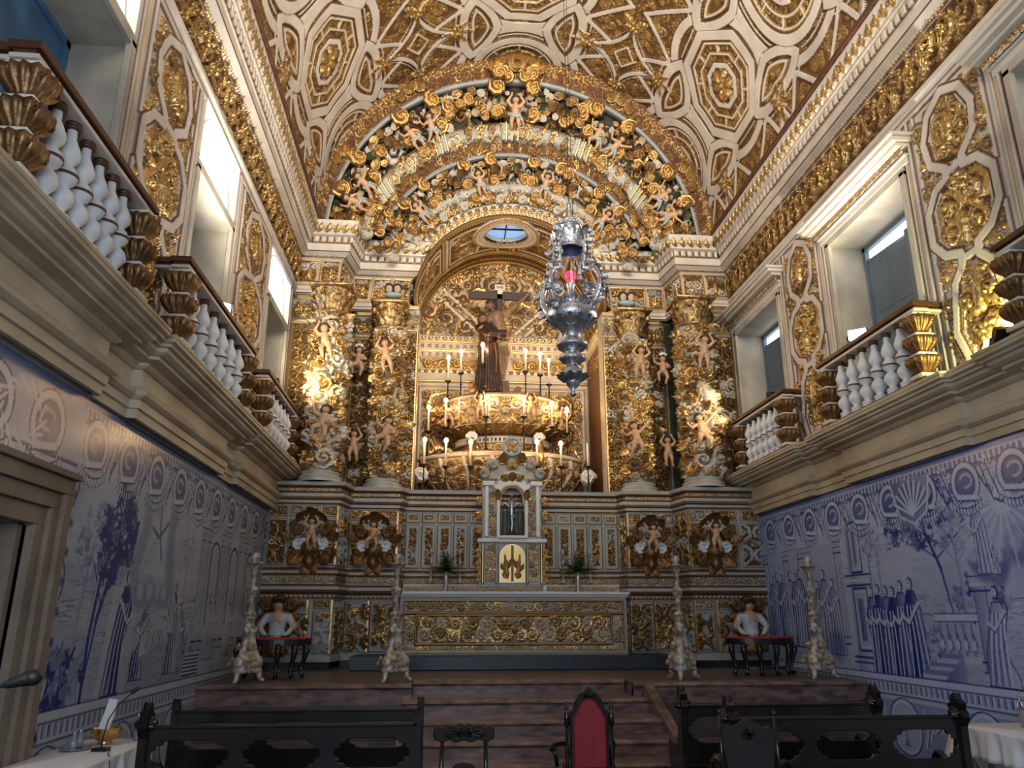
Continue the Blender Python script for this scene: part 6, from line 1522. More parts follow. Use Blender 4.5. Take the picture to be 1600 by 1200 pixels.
b=MB(); b.add(*prism_el([(1.20,6.98),(1.58,6.98),(1.54,7.42),(1.24,7.42)],18.45,18.75,'y')); b.add(*prism_el([(1.52,6.98),(1.80,7.0),(1.86,7.22),(1.74,7.26)],18.35,18.6,'y')); b.build('wooden_block',M_wood,CR,smooth=False)
S3=lambda x,z,y=18.45:(x-1.32,y-18.6,z-6.98)
c=[(S3(1.05,9.42),.13,(.9,1,1.15)),(S3(1.04,9.36,18.34),.05,(1,1,1.2)),(S3(1.05,9.40,18.32),.022,(1,1.3,1)),(S3(1.14,9.28),S3(1.20,9.18),.07,.09),
   (S3(1.22,9.12),S3(1.30,8.75),.20,.17),(S3(1.10,9.14),S3(1.42,9.22),.10,.10),(S3(1.30,8.75),S3(1.36,8.42),.165,.17),
   (S3(1.44,9.20),S3(1.75,9.50),.085,.062),(S3(1.75,9.50),S3(2.02,9.78,18.5),.06,.038),(S3(1.05,9.12),S3(.93,8.85,18.30),.085,.065),(S3(.93,8.85,18.30),S3(.80,8.72,18.15),.06,.04),
   (S3(1.29,8.40),S3(1.30,7.98,18.34),.115,.075),(S3(1.30,7.98,18.34),S3(1.34,7.55),.07,.045),(S3(1.43,8.40),S3(1.46,7.98,18.36),.115,.075),(S3(1.46,7.98,18.36),S3(1.40,7.55),.07,.045),
   (S3(1.34,7.53),S3(1.33,7.44,18.36),.045,.032),(S3(1.40,7.53),S3(1.41,7.44,18.36),.045,.032),(S3(1.30,8.90,18.33),.10,(1,.6,.8)),(S3(1.28,8.62,18.33),.11,(1,.55,.9))]
for k in range(4): c.append((S3(2.02,9.78,18.48),S3(2.05+.012*k,9.87-.012*k,18.46),.014,.010))
c.append((S3(2.02,9.78,18.48),S3(1.96,9.84,18.45),.015,.011)); c.append((S3(2.02,9.79,18.49),.04,(1,.6,1)))
for k in range(4): c.append((S3(.80,8.72,18.15),S3(.74,8.70-.02*k,18.12),.014,.010))
fig=bpy.data.objects.new('figure',remesh_body('crucified_figure',c,.016,[mat('aged_flesh',(.32,.19,.10),.4,noise=(6,(.20,.11,.06),.35,.7))],None,3)); link(fig,CR)
c=[(S3(1.06,9.50),.135,(1,1,.9)),(S3(1.14,9.42),.10,(1,1,1.2)),(S3(1.16,9.28),.07,(1,1,1.4)),(S3(.96,9.42),.05,(.6,1,1.6)),(S3(1.03,9.30,18.35),.055,(1,.7,1.1))]
o=bpy.data.objects.new('hair_and_beard',remesh_body('crucified_hair',c,.016,[M_hair],None,2)); link(o,fig)
c=[(S3(1.36,8.45),.19,(1.15,1,.65)),(S3(1.36,8.36,18.40),.17,(1.1,.9,.6)),(S3(1.50,8.40,18.34),S3(1.58,8.05,18.32),.06,.03),(S3(1.25,8.42,18.3),S3(1.5,8.36,18.28),.05,.05)]
o=bpy.data.objects.new('loincloth',remesh_body('crucified_cloth',c,.016,[mat('gilded_white_cloth',(.45,.34,.20),.5)],None,2)); link(o,fig)
FR=thing('friar_statue','dark robed bearded friar statue embracing the figure on the cross','statue',(1.0,18.4,6.98))
S4=lambda x,z,y=18.35:(x-1.0,y-18.4,z-6.98)
c=[(S4(.86,9.02),.125,(.95,1,1.1)),(S4(.90,8.97,18.24),.045,(1,1,1.1)),(S4(.89,9.0,18.23),.02,(1,1.2,1)),(S4(.90,8.92),S4(.94,8.78),.08,.12),
   (S4(.96,8.72),S4(1.0,8.35),.22,.22),(S4(1.0,8.35),S4(1.0,7.75),.22,.24),(S4(1.0,7.75),S4(1.0,7.15),.24,.29),(S4(.86,7.7),S4(.80,7.10),.16,.16),(S4(1.14,7.8),S4(1.20,7.10),.14,.14),
   (S4(.82,8.72,18.3),S4(1.02,8.52,18.06),.10,.10),(S4(1.02,8.52,18.06),S4(1.40,8.58,18.12),.10,.085),(S4(1.12,8.74,18.3),S4(1.30,8.45,18.1),.10,.09),(S4(1.30,8.45,18.1),S4(1.52,8.52,18.2),.085,.07),
   (S4(1.44,8.60,18.12),.05,(1,.8,1)),(S4(1.56,8.55,18.2),.05,(1,.8,1)),(S4(.80,8.80,18.45),.15,(1,1,.9)),(S4(.9,7.04,18.12),.07,(1,1.5,.7)),(S4(1.12,7.04,18.12),.07,(1,1.5,.7))]
for k in range(9):
    x=.78+.055*k; c.append((S4(x,8.3,18.14+.05*abs(k-4)/4),S4(.70+.078*k,7.06,18.08+.10*abs(k-4)/4),.03,.045))
for q in (1.46,1.58):
    for k in range(4): c.append((S4(q,8.58,18.14),S4(q+.05,8.62-.02*k,18.13),.013,.01))
o=bpy.data.objects.new('robed_body',remesh_body('friar_body',c,.02,[M_robe,M_skin2],lambda P:[1 if ((p[2]>1.93 and p[1]<-.08) or (p[0]>.44 and p[2]>1.4)) else 0 for p in P],3)); link(o,FR)
c=[(S4(.84,9.09),.12,(1,1,.8)),(S4(.80,9.0,18.42),.10,(.8,1,1.1)),(S4(.93,8.93,18.25),.05,(1,.8,1.2))]
o=bpy.data.objects.new('hair_and_beard',remesh_body('friar_hair',c,.018,[M_hair],None,2)); link(o,FR)
b=MB(); b.add(*tube_el([(.80+.4*u,18.12+.05*math.sin(u*3),8.32-.03*math.sin(u*3)) for u in np.linspace(0,1,10)],.022,6)); b.add(*tube_el([(1.16,18.1,8.3),(1.2,18.05,7.9),(1.18,18.02,7.5)],.018,6)); b.build('rope_belt',M_wood,FR)
b=MB(); rr=random.Random(4)
for k in range(14): b.add(*sphere_el((.62+rr.uniform(0,.35),18.15+rr.uniform(0,.25),7.02+rr.uniform(0,.22)),rr.uniform(.08,.15),7,(1,1,.8)))
RK=tag(b.build('painted_rock',M_dgold,smooth=False),'lumpy brown painted rock at the friar statue foot','rock')

# =================================================================== CANDLES ON THE THRONE
def candle_proto(zf,zb,zc,lit,loc,lab,grp):
    """stand from zf to zb, tube candle from zb to zc with its bulb"""
    t=thing('candlestick',lab,'candlestick',(loc[0],loc[1],zf),0,grp); h=zb-zf
    b=MB(); b.add(*lathe_el([(0,0),(.085,0),(.085,.015),(.05,.03),(.02,.06),(.03,.09),(.016,.12),(.018,h*.5),(.034,h*.52),(.016,h*.55),(.014,h-.10),(.03,h-.06),(.075,h-.03),(.082,h-.01),(.04,h),(0,h)],12)); b.build('stand',M_iron,t,local=True)
    b=MB(); b.add(*lathe_el([(0,h),(.026,h),(.024,zc-zf-.05),(0,zc-zf-.04)],10)); b.build('candle',M_candle,t,local=True)
    if lit:
        b=MB(); b.add(*sphere_el((0,0,zc-zf),.05,12,(1,1,1.25))); b.build('flame_bulb',M_bulb,t,local=True)
        d=bpy.data.lights.get('candle_glow') or bpy.data.lights.new('candle_glow','POINT'); d.energy=15; d.color=(1.0,.62,.27); d.shadow_soft_size=.045
        l=bpy.data.objects.new('candle_glow',d); COL.objects.link(l); l.location=(loc[0],loc[1]-.06,zc+.0)
    return t
UP=[(0.01,18.75,8.10,7.47),(0.33,18.55,8.20,7.63),(0.85,18.00,8.20,7.70),(1.96,18.40,8.21,7.67),(2.35,18.55,8.19,7.64),(2.60,18.75,8.09,7.45)]
NMU=['outermost lit candle left of the friar, on the top tier','second lit candle from the left on the top tier','lit candle directly in front of the friar robe','lit candle just right of the cross foot','second lit candle from the right on the top tier','outermost lit candle on the right of the top tier']
for c_,l_ in zip(UP,NMU): candle_proto(6.98,c_[3],c_[2],True,c_,l_,'lit candles on the top tier')
MD=[(-0.45,18.40,6.72,6.12),(-0.03,18.05,6.78,6.12),(0.94,17.85,6.81,6.33),(1.85,17.85,6.80,6.35),(2.58,18.05,6.76,6.18),(3.02,18.40,6.75,6.14)]
NMM=['outermost left lit candle of the middle row','second lit candle from the left in the middle row','glaring lit candle at the left edge of the oval medallion panel','lit candle at the right edge of the oval medallion panel','second lit candle from the right in the middle row','outermost right lit candle of the middle row']
for i,(c_,l_) in enumerate(zip(MD,NMM)): candle_proto(5.48,c_[3],c_[2],True,(c_[0],max(c_[1],18.62 if i in(0,5) else (18.15 if i in (1,4) else 17.86))),l_,'lit candles of the middle row')
LW=[(-0.49,17.40,5.62,5.05),(-0.00,17.40,5.61,5.02),(0.57,17.40,5.59,5.03),(2.11,17.40,5.62,5.05),(2.67,17.40,5.59,5.06),(3.30,17.40,5.65,5.07)]
NML=['lowest row lit candle at the far left, against the pilaster','lowest row lit candle, second from the left','lowest row lit candle just left of the tabernacle crown','lowest row lit candle just right of the tabernacle crown','lowest row lit candle, fourth along before the dark gap','unlit candle at the far right of the lowest row']
for i,(c_,l_) in enumerate(zip(LW,NML)): candle_proto(4.38,c_[3],c_[2],i<5,c_,l_,'candles of the lowest row')

# =================================================================== ALTAR THINGS
def tall_candlestick_proto():
    t=thing('floor_candlestick','x','candlestick')
    def tri(R0,z): # triangular section ring with concave sides
        return [(R0*(.80+.20*math.cos(3*a))*math.cos(a),R0*(.80+.20*math.cos(3*a))*math.sin(a),z) for a in np.arange(24)*2*PI/24+0]
    prof=[(.22,.14),(.25,.16),(.25,.19),(.235,.21),(.25,.24),(.25,.33),(.23,.36),(.19,.40),(.15,.50),(.115,.62),(.10,.70),(.13,.72),(.135,.74),(.135,.79),(.11,.81)]
    V=[p for r,z in prof for p in tri(r,z)]; n=24; F=[(i*n+j,i*n+(j+1)%n,(i+1)*n+(j+1)%n,(i+1)*n+j) for i in range(len(prof)-1) for j in range(n)]+[tuple(range(n-1,-1,-1))]
    m=MB(); m.add(V,F); m.build('base',M_cstick,t,local=True)
    for k in range(3):
        a=-PI/2+PI/3+k*2*PI/3; a=k*2*PI/3
        b=MB(); c,s_=math.cos(a),math.sin(a); b.add(*tube_el([(.17*c,.17*s_,.18),(.21*c,.21*s_,.14),(.215*c,.215*s_,.08),(.24*c,.24*s_,.035),(.275*c,.275*s_,.03),(.27*c,.27*s_,.06)],[.045,.05,.04,.038,.034,.02],8)); b.build('foot',M_cstick,t,local=True)
    b=MB(); b.add(*lathe_el([(.0,.80),(.10,.80),(.085,.84),(.06,.87),(.085,.90),(.10,.95),(.095,1.0),(.06,1.04),(.05,1.06),(.065,1.07),(.05,1.09),(.045,1.2),(.055,1.21),(.042,1.22),(.055,1.26),(.085,1.33),(.09,1.38),(.075,1.41),(.045,1.43),(.055,1.44),(.042,1.46),(.038,1.60),(.05,1.61),(.04,1.63),(.05,1.66),(.07,1.72),(.12,1.76),(.145,1.775),(.145,1.79),(.05,1.80),(.055,1.83),(.075,1.87),(.06,1.92),(.065,1.94),(0,1.94)],20)); stm=b.build('stem',M_cstick,t,local=True)
    for k in range(3):
        a=k*2*PI/3+PI/3; ez=[math.cos(a),math.sin(a),0]; ex=[-math.sin(a),math.cos(a),0]
        for z,s_,q in ((.26,.05,.235),(.52,.07,.125),(.33,.05,.2)): inst(VOLE,frame(np.array([q*ez[0],q*ez[1],z]),ex,[0,0,1],ez,s_),'scroll',M_cgold,stm)
    for k in range(10):
        a=k*2*PI/10; ez=[math.cos(a),math.sin(a),0]
        for z,q,L in ((.90,.07,.13),(1.27,.05,.12),(1.66,.04,.10)): inst(LEAFE,frame(np.array([q*ez[0],q*ez[1],z]),[0,0,1],[-ez[1],ez[0],0],ez,L),'leaf',M_cgold,stm)
    return t
M_cstick=mat('worn_silvered_wood',(.58,.54,.48),.42,.2,noise=(14,(.27,.19,.11),.42,.6),bump=.3,bscale=30)
M_cgold=mat('worn_pale_gilding',(.52,.40,.22),.45,.5)
cs=tall_candlestick_proto(); cs.location=(-.73,12.85,ZP); cs['label']='tall carved candlestick left of the steps, in front of the altar corner'; cs['group']='tall floor candlesticks'; cs['category']='candlestick'
dup(cs,(-2.98,12.85,ZP),.2,'tall carved candlestick beside the left red-topped table'); dup(cs,(3.87,12.85,ZP),.1,'tall carved candlestick at the right corner of the steps'); dup(cs,(6.16,12.85,ZP),-.3,'tall carved candlestick beside the right red-topped table and the blue tiles')
def small_candlestick():
    t=thing('altar_candlestick','x','candlestick')
    b=MB(); b.add(*lathe_el([(0,.04),(.055,.04),(.075,.055),(.05,.09),(.03,.16),(.045,.20),(.025,.24),(.02,.40),(.04,.44),(.02,.48),(.018,.62),(.045,.66),(.06,.68),(.03,.69),(.03,.74),(0,.745)],14)); b.build('stem',M_cstick,t,local=True)
    for k in range(3):
        a=k*2*PI/3+.5; b=MB(); b.add(*tube_el([(.04*math.cos(a),.04*math.sin(a),.07),(.08*math.cos(a),.08*math.sin(a),.05),(.10*math.cos(a),.10*math.sin(a),.0)],[.018,.016,.014],6)); b.build('foot',M_cstick,t,local=True)
    return t
q=small_candlestick(); q.location=(-.25,16.7,2.36); q['label']='small carved candlestick at the left end of the altar shelf'; q['group']='small altar candlesticks'
dup(q,(.36,16.7,2.36),.3,'small carved candlestick between the left fern and the tabernacle'); dup(q,(2.56,16.7,2.36),.7,'small carved candlestick between the tabernacle and the right fern'); dup(q,(3.15,16.7,2.36),1.1,'small carved candlestick at the right end of the altar shelf')
def fern_vase(x,lab,seed):
    v=thing('flower_vase',lab[0],'vase',(x,16.25,2.20),0,'altar vases')
    b=MB(); b.add(*lathe_el([(0,0),(.055,0),(.055,.012),(.022,.04),(.02,.08),(.035,.14),(.05,.30),(.06,.40),(.062,.405),(.056,.40),(.04,.2),(0,.18)],16)); b.build('vase_body',M_silver,v,local=True)
    f=thing('fern_bouquet',lab[1],'fern',(x,16.25,2.58),0,'altar ferns'); b=MB(); rr=random.Random(seed)
    for k in range(80):
        a=rr.uniform(0,6.28); e=rr.uniform(.1,1.5); L=rr.uniform(.26,.46); P=[]
        for u in np.linspace(0,1,7): P.append((math.cos(a)*math.cos(e)*L*u,math.sin(a)*math.cos(e)*L*u*.8,math.sin(e)*L*u-.10*u*u*math.cos(e)))
        b.add(*tube_el(P,[.004]*7,4))
        for i in range(1,7):
            p=np.array(P[i])
            for sd in (-1,1):
                d=np.array([math.cos(a+sd*1.2),math.sin(a+sd*1.2),.25]); l=.085*(1-.5*i/7); tdir=np.cross(d,[0,0,1])*.02
                b.add([p,p+d*l*.5+tdir,p+d*l,p+d*l*.5-tdir],[(0,1,2,3)])
    b.build('fronds',M_leaf,f,local=True)
fern_vase(.07,('slim silver vase left of the tabernacle, holding a green fern','green fern bunch in the left silver vase'),1)
fern_vase(2.80,('slim silver vase right of the tabernacle, holding a green fern','green fern bunch in the right silver vase'),2)
b=MB(); b.add(*lathe_el([(0,2.2),(.045,2.2),(.045,2.30),(.035,2.32),(0,2.325)],12,cx=2.10,cy=16.2)); tag(b.build('white_cup',M_paper),'small white cup on the altar top, right of the gold door','cup')

# atlante busts at the foot of the altarpiece
def atlante(x,s,lab):
    t=thing('atlante_figure',lab,'statue',(x,15.62,1.0),0)
    c=[((0,0,.86),.105,(.9,1,1.15)),((0,-.09,.84),.022,(1,1.3,1)),((0,0,.76),(0,0,.70),.055,.07),((0,0,.62),(0,0,.40),.16,.13),((-.13,0,.66),(.13,0,.66),.08,.08),
       ((-.18,0,.66),(-.30,-.06,.50),.075,.058),((-.30,-.06,.50),(-.20,-.14,.38),.055,.04),((.18,0,.66),(.30,-.06,.50),.075,.058),((.30,-.06,.50),(.20,-.14,.38),.055,.04),((0,0,.40),(0,0,.22),.15,.17),((-.18,-.15,.37),.04,(1,1,1)),((.18,-.15,.37),.04,(1,1,1))]
    for h in (-.18,.18):
        for k in range(4): c.append(((h,-.16,.37),(h*.8-math.copysign(.02*k,h),-.20,.36-.012*k),.013,.01))
    me=remesh_body('atlante_body',c,.014,[M_skin,M_fabricw,M_dgold],lambda P:[2 if p[2]<.36 and abs(p[0])<.2 and p[1]>-.13 else (1 if (.36<=p[2]<.70 and not (p[1]<-.10 and abs(p[0])<.07-.0 and p[2]>.6-abs(p[0])) and abs(p[0])<.27) and p[2]<.71-abs(p[0])*.0 else 0) for p in P],3)
    o=bpy.data.objects.new('body',me); link(o,t)
    h=remesh_body('atlante_hair',[((0,.03,.93),.135,(1,1,.9)),((-.11,.0,.86),.07,(.8,1,1.5)),((.11,.0,.86),.07,(.8,1,1.5)),((0,-.065,.98),.075,(1.5,.9,.7)),((-.07,-.05,.96),.06,(1,1,1)),((.07,-.05,.96),.06,(1,1,1))],.014,[M_hair],None,2); o=bpy.data.objects.new('hair',h); link(o,t)
    b=MB(); b.add(*lathe_el([(0,0),(.16,0),(.14,.06),(.10,.10),(.14,.20),(.16,.26),(0,.27)],14)); sb=b.build('scrolled_base',M_dgold,t,local=True)
    for k in range(9):
        a=PI+k*PI/8; inst(LEAFE,frame(np.array([.12*math.cos(a),.12*math.sin(a),.22]),[0,0,-1],[-math.sin(a),math.cos(a),0],[math.cos(a),math.sin(a),0],.2),'leaf',M_dgold,sb,True)
    for k in (-1,1):
        for z,r_ in ((.86,.15),(.62,.13)): inst(VOLE,frame(np.array([k*.23,.05,z]),[k,0,0],[0,0,1],[0,-1,0],r_),'scroll',M_dgold,sb,True)
    t.scale=(1.08,)*3; return t
atlante(-3.10,1,'carved bust in a white shirt under the left end of the altarpiece'); atlante(6.15,-1,'carved bust in a white shirt under the right end of the altarpiece')

# =================================================================== SANCTUARY LAMP
LX,LY=1.53,8.9
SL=thing('sanctuary_lamp','large ornate silver hanging lamp with a red glass light and blue-lined canopy','lamp',(LX,LY,4.27))
def rel(el,z=0): V,F=el; return V+np.array([LX,LY,z]),F
b=MB(); b.add(*rel(lathe_el([(.0,4.27),(.035,4.29),(.045,4.32),(.02,4.36),(.06,4.40),(.10,4.46),(.115,4.56),(.12,4.62),(.07,4.66),(.06,4.69),(.10,4.71),(.17,4.75),(.165,4.79),(.09,4.81),(.08,4.84),(.12,4.87),(.19,4.92),(.20,4.96),(.15,4.99),(.10,5.01),(.11,5.06),(.13,5.10),(.16,5.13),(.19,5.17),(.26,5.21),(.315,5.28),(.325,5.34),(.30,5.40),(.22,5.44),(.24,5.46),(.23,5.50),(.17,5.52),(.0,5.50)],32)))
for z,r_,L,n in ((5.15,.18,.20,14),(4.86,.12,.11,12),(4.70,.10,.10,12),(4.45,.09,.17,10),(5.44,.24,.12,16)):
    for k in range(n):
        a=k*2*PI/n; ez=[math.cos(a),math.sin(a),0]; b.addT(LEAFE,frame(np.array([LX+(r_-.0)*ez[0],LY+r_*ez[1],z]),[0.4*ez[0],.4*ez[1],.92],[-ez[1],ez[0],0],[.92*ez[0],.92*ez[1],-.4],L))
b.build('silver_bowl',M_silver,SL)
b=MB(); b.add(*rel(lathe_el([(.0,6.95),(.025,6.93),(.03,6.88),(.015,6.84),(.04,6.80),(.045,6.76),(.06,6.70),(.075,6.66),(.12,6.63),(.13,6.60),(.125,6.57),(.09,6.55),(.13,6.50),(.17,6.42),(.185,6.33),(.19,6.28),(.215,6.26),(.22,6.23),(.20,6.225),(.195,6.25)],32)))
for k in range(16):
    a=k*2*PI/16; ez=[math.cos(a),math.sin(a),0]; b.addT(LEAFE,frame(np.array([LX+.19*ez[0],LY+.19*ez[1],6.27]),[-.15*ez[0],-.15*ez[1],.98],[-ez[1],ez[0],0],[.98*ez[0],.98*ez[1],.15],.22)); b.addT(VOLE,frame(np.array([LX+.12*ez[0],LY+.12*ez[1],6.61]),[-ez[1],ez[0],0],[0,0,1],ez,.045))
b.build('canopy',M_silver,SL)
b=MB(); b.add(*rel(lathe_el([(.205,6.23),(.19,6.27),(.17,6.33),(.12,6.42),(.02,6.48)],28))); b.build('canopy_lining',M_navy,SL)
for k in range(4):
    a=k*PI/2+PI/4; c,s_=math.cos(a),math.sin(a)
    pts=[(.25,6.45),(.25,6.30),(.235,6.15),(.22,6.02),(.23,5.93),(.30,5.91),(.40,5.86),(.455,5.74),(.44,5.58),(.37,5.46),(.29,5.38)]
    P=[(LX+r_*c,LY+r_*s_,z) for r_,z in pts]; b=MB(); b.add(*tube_el(P,[.022,.03,.035,.026,.032,.04,.045,.04,.045,.04,.035],9))
    ez=[-s_,c,0]
    for (r_,z),q in zip(pts[::1],range(11)): b.addT(LEAFE if q%2 else VOLE,frame(np.array([LX+(r_+.01)*c,LY+(r_+.01)*s_,z]),[c,s_,0],[0,0,1],ez,.075 if q%2==0 else .13)); b.addT(LEAFE,frame(np.array([LX+(r_)*c,LY+(r_)*s_,z]),[c*.6,s_*.6,-.8],ez,[.8*c,.8*s_,.6],.12))
    b.addT(VOLE,frame(np.array([LX+.28*c,LY+.28*s_,5.62]),[c,s_,0],[0,0,1],ez,.10)); b.addT(VOLE,frame(np.array([LX+.26*c,LY+.26*s_,6.46]),[c,s_,0],[0,0,1],ez,.045))
    b.add(*tube_el([(LX+.21*c,LY+.21*s_,6.26),(LX+.25*c,LY+.25*s_,6.34),(LX+.25*c,LY+.25*s_,6.58)],[.014,.016,.006],6)); b.build('arm',M_silver,SL)
b=MB(); b.add(*rel(lathe_el([(.0,5.48),(.07,5.50),(.06,5.56),(.04,5.60),(.045,5.72),(.06,5.76),(.055,5.80),(0,5.80)],16))); b.build('light_holder',M_silver,SL)
b=MB(); b.add(*rel(lathe_el([(.0,5.80),(.045,5.80),(.07,5.86),(.072,5.92),(.055,5.93),(0,5.9)],16))); b.build('red_glass',M_redglass,SL)
b=MB(); b.add(*tube_el([(LX,LY-.08,6.30),(LX,LY-.09,6.0),(LX,LY-.10,5.55)],.012,6)); b.build('front_chain',M_silver,SL)
b=MB(); b.add(*tube_el([(LX,LY,6.94),(LX,LY,15.13)],.006,5)); b.add(*tube_el([(LX+.05,LY,6.75),(LX+.02,LY,15.12)],.004,5)); b.build('hanging_cable',M_iron,SL)

# =================================================================== SEATING AND TABLES
def lobed(cx,cz,w,h):
    """cut-out with scalloped corners"""
    P=[]; 
    for sx,sz in ((1,1),(-1,1),(-1,-1),(1,-1)):
        seg_=[(w,h*.0),(w*.97,h*.30),(w*.86,h*.38),(w*.88,h*.62),(w*.72,h*.70),(w*.66,h*.92),(w*.5,h)]
        q=[(cx+sx*x,cz+sz*z) for x,z in seg_]; P+= q if sx*sz>0 else q[::-1]
    return P
def pew(loc,L,lab,H=1.0,left_end=True,right_end=True,nh=3,mirror=False):
    """bench seen from behind: loc is the left end at the floor; the back faces the viewer"""
    t=thing('pew',lab,'pew',loc,0,'dark wooden pews'); w=L/nh
    holes=[lobed((i+.5)*w,H*.775,w*.43,H*.125) for i in range(nh)]
    V,F=curve_plate([(0,H*.46),(L,H*.46),(L,H),(0,H)],holes,.035,.006); b=MB(); b.add(V,F); b.add(*box_el(-.01,L+.01,-.03,.03,H-.015,H+.015,.008)); b.build('backrest',M_dark,t,smooth=False,local=True)
    b=MB(); b.add(*box_el(0,L,.0,.42,.42,.455,.01)); b.build('seat',M_dark,t,smooth=False,local=True)
    b=MB(); b.add(*box_el(0,L,.36,.39,.30,.42)); b.add(*box_el(0,L,.05,.08,.10,.20)); b.build('rail',M_dark,t,smooth=False,local=True)
    b=MB(); b.add(*box_el(.05,L-.05,.36,.39,.30,.42))
    for e,on in ((0,left_end),(L,right_end)):
        if on: P=[(-.05,0),(.45,0),(.43,.10),(.36,.16),(.40,.30),(.47,.44),(.47,.60),(.40,.66),(.30,.62),(.16,.60),(.10,.72),(.06,.86),(.10,.98),(.07,1.04),(.10,1.09),(.05,1.12),(.03,1.18),(-.01,1.20),(-.04,1.15),(-.09,1.12),(-.07,1.06),(-.11,1.0),(-.06,.92),(-.05,.7)]
        else: P=[(-.03,0),(.45,0),(.42,.5),(.06,.6),(.05,1.08),(.0,1.12),(-.03,1.08)]
        V,F=prism_el([(y,z*H) for y,z in P],e-.035,e+.035,'x'); b=MB(); b.add(V,F)
        if on: 
            b.add(*sphere_el((e,.0,1.15*H),.045,8,(1,1.2,1.3))); b.addT(VOLE,np.array(T((e-.04,.0,1.02*H),(PI/2,0,-PI/2),.07))); b.addT(VOLE,np.array(T((e+.04,.0,1.02*H),(PI/2,0,PI/2),.07)))
        b.build('end_panel',M_dark,t,smooth=False,local=True)
    return t
pew((-2.50,7.4,ZF),2.31,'nearest left pew seen from behind, its back pierced by lobed openings',1.0,True,False)
pew((-2.62,8.55,ZF),2.43,'left pew in front of the nearest one, closer to the steps',1.0,False,False)
pew((2.62,7.35,ZF),2.2,'nearest right pew seen from behind, beside the white-clothed table',1.02,True,True)
pew((2.52,8.45,ZF),2.1,'right pew nearer the steps, one row ahead of the other',1.02,True,True)
def chair_legs(t,W,D,sh,mt,r=.022):
    for x,y in ((-W,0),(W,0),(-W,D),(W,D)):
        b=MB(); b.add(*lathe_el([(r,0),(r*1.3,.03),(r*.8,.06),(r*1.3,.16),(r*1.5,.22),(r*.9,.26),(r*1.4,.32),(r,.36),(r*1.2,sh)],10,cx=x,cy=y)); b.build('leg',mt,t,local=True)
# red throne chair (faces the altar side, its padded back towards us)
rc=thing('armchair','high-backed carved armchair with a red velvet back, seen from behind','chair',(1.49,8.2,ZF))
outer=[(-.185,.42),(-.19,.95)]+[(-.185,1.0),(-.15,1.03),(-.125,1.10),(-.08,1.17),(-.03,1.195),(0,1.225),(.03,1.195),(.08,1.17),(.125,1.10),(.15,1.03),(.185,1.0)]+[(.19,.95),(.185,.42)]
inner=[(-.145,.50),(-.148,.93),(-.10,1.02),(-.05,1.09),(0,1.11),(.05,1.09),(.10,1.02),(.148,.93),(.145,.50)]
b=MB(); V,F=curve_plate(outer,[inner],.05,.01); b.add(V,F); b.addT(VOLE,np.array(T((-.03,-.03,1.15),(PI/2,0,0),.035))); b.addT(VOLE,np.array(T((.03,-.03,1.15),(PI/2,0,0),(-.035,.035,.035)))); b.build('back_frame',M_dark,rc,smooth=False,local=True)
V,F=curve_plate([(x*1.02,z) for x,z in inner],[],.05,.018); V[:,1]-=.015; b=MB(); b.add(V,F); b.build('back_pad',M_redcl,rc,smooth=False,local=True)
for k in (-1,1):
    b=MB(); b.add(*lathe_el([(.022,0),(.022,.42),(.018,.45),(.024,.5),(.016,.55),(.026,.62),(.016,.68),(.015,.80),(.02,.84),(.013,.86),(.026,.87),(.026,.98),(.012,1.0),(.022,1.03),(.008,1.06),(.014,1.08),(0,1.10)],10,cx=k*.225,cy=0)); b.build('back_post',M_dark,rc,local=True)
    b=MB(); b.add(*tube_el([(k*.23,.0,.72),(k*.26,.12,.70),(k*.30,.3,.66),(k*.32,.42,.60)],[.018,.024,.024,.03],8)); b.add(*tube_el([(k*.30,.38,.63),(k*.27,.40,.44)],.02,8)); b.build('armrest',M_dark,rc,local=True)
b=MB(); b.add(*box_el(-.25,.25,-.02,.44,.38,.43,.012)); b.build('seat_frame',M_dark,rc,smooth=False,local=True)
b=MB(); b.add(*box_el(-.22,.22,.02,.42,.43,.49,.02)); b.build('seat',M_redcl,rc,local=True); chair_legs(rc,.22,.42,.38,M_dark)
# small carved chair
sc_=thing('side_chair','small dark wooden chair with a scrolled crest rail and open back','chair',(.20,6.6,ZF))
crest=[(-.225,.99),(-.235,1.02),(-.23,1.06),(-.20,1.075),(-.15,1.06),(-.12,1.085),(-.07,1.08),(-.03,1.095),(0,1.08),(.03,1.095),(.07,1.08),(.12,1.085),(.15,1.06),(.20,1.075),(.23,1.06),(.235,1.02),(.225,.99),(.17,.975),(.12,.99),(.06,.97),(0,.985),(-.06,.97),(-.12,.99),(-.17,.975)]
V,F=curve_plate(crest,[],.035,.008); b=MB(); b.add(V,F)
for k in (-1,1): b.addT(VOLE,np.array(T((k*.035,-.02,1.035),(PI/2,0,0),(k*.045,.045,.045)))); b.addT(LEAFE,np.array(T((k*.07,-.02,1.03),(PI/2,0,0),(k*.1,.1,.1))))
b.build('crest_rail',M_dark,sc_,smooth=False,local=True)
for k in (-1,1): b=MB(); b.add(*tube_el([(k*.17,0,.98),(k*.175,-.01,.7),(k*.17,.02,.42),(k*.17,.0,.0)],[.016,.018,.02,.016],8)); b.build('back_post',M_dark,sc_,local=True)
low=[(-.17,.72),(-.17,.76),(-.10,.765),(-.06,.80),(0,.815),(.06,.80),(.10,.765),(.17,.76),(.17,.72),(.08,.70),(0,.72),(-.08,.70)]
V,F=curve_plate(low,[],.03,.006); b=MB(); b.add(V,F); b.build('lower_rail',M_dark,sc_,smooth=False,local=True)
b=MB(); b.add(*box_el(-.21,.21,-.01,.40,.42,.46,.015)); b.build('seat',M_dark,sc_,smooth=False,local=True)
for x in (-.18,.18): b=MB(); b.add(*tube_el([(x,.37,.42),(x*1.05,.38,.2),(x,.39,0)],[.02,.018,.015],8)); b.build('leg',M_dark,sc_,local=True)
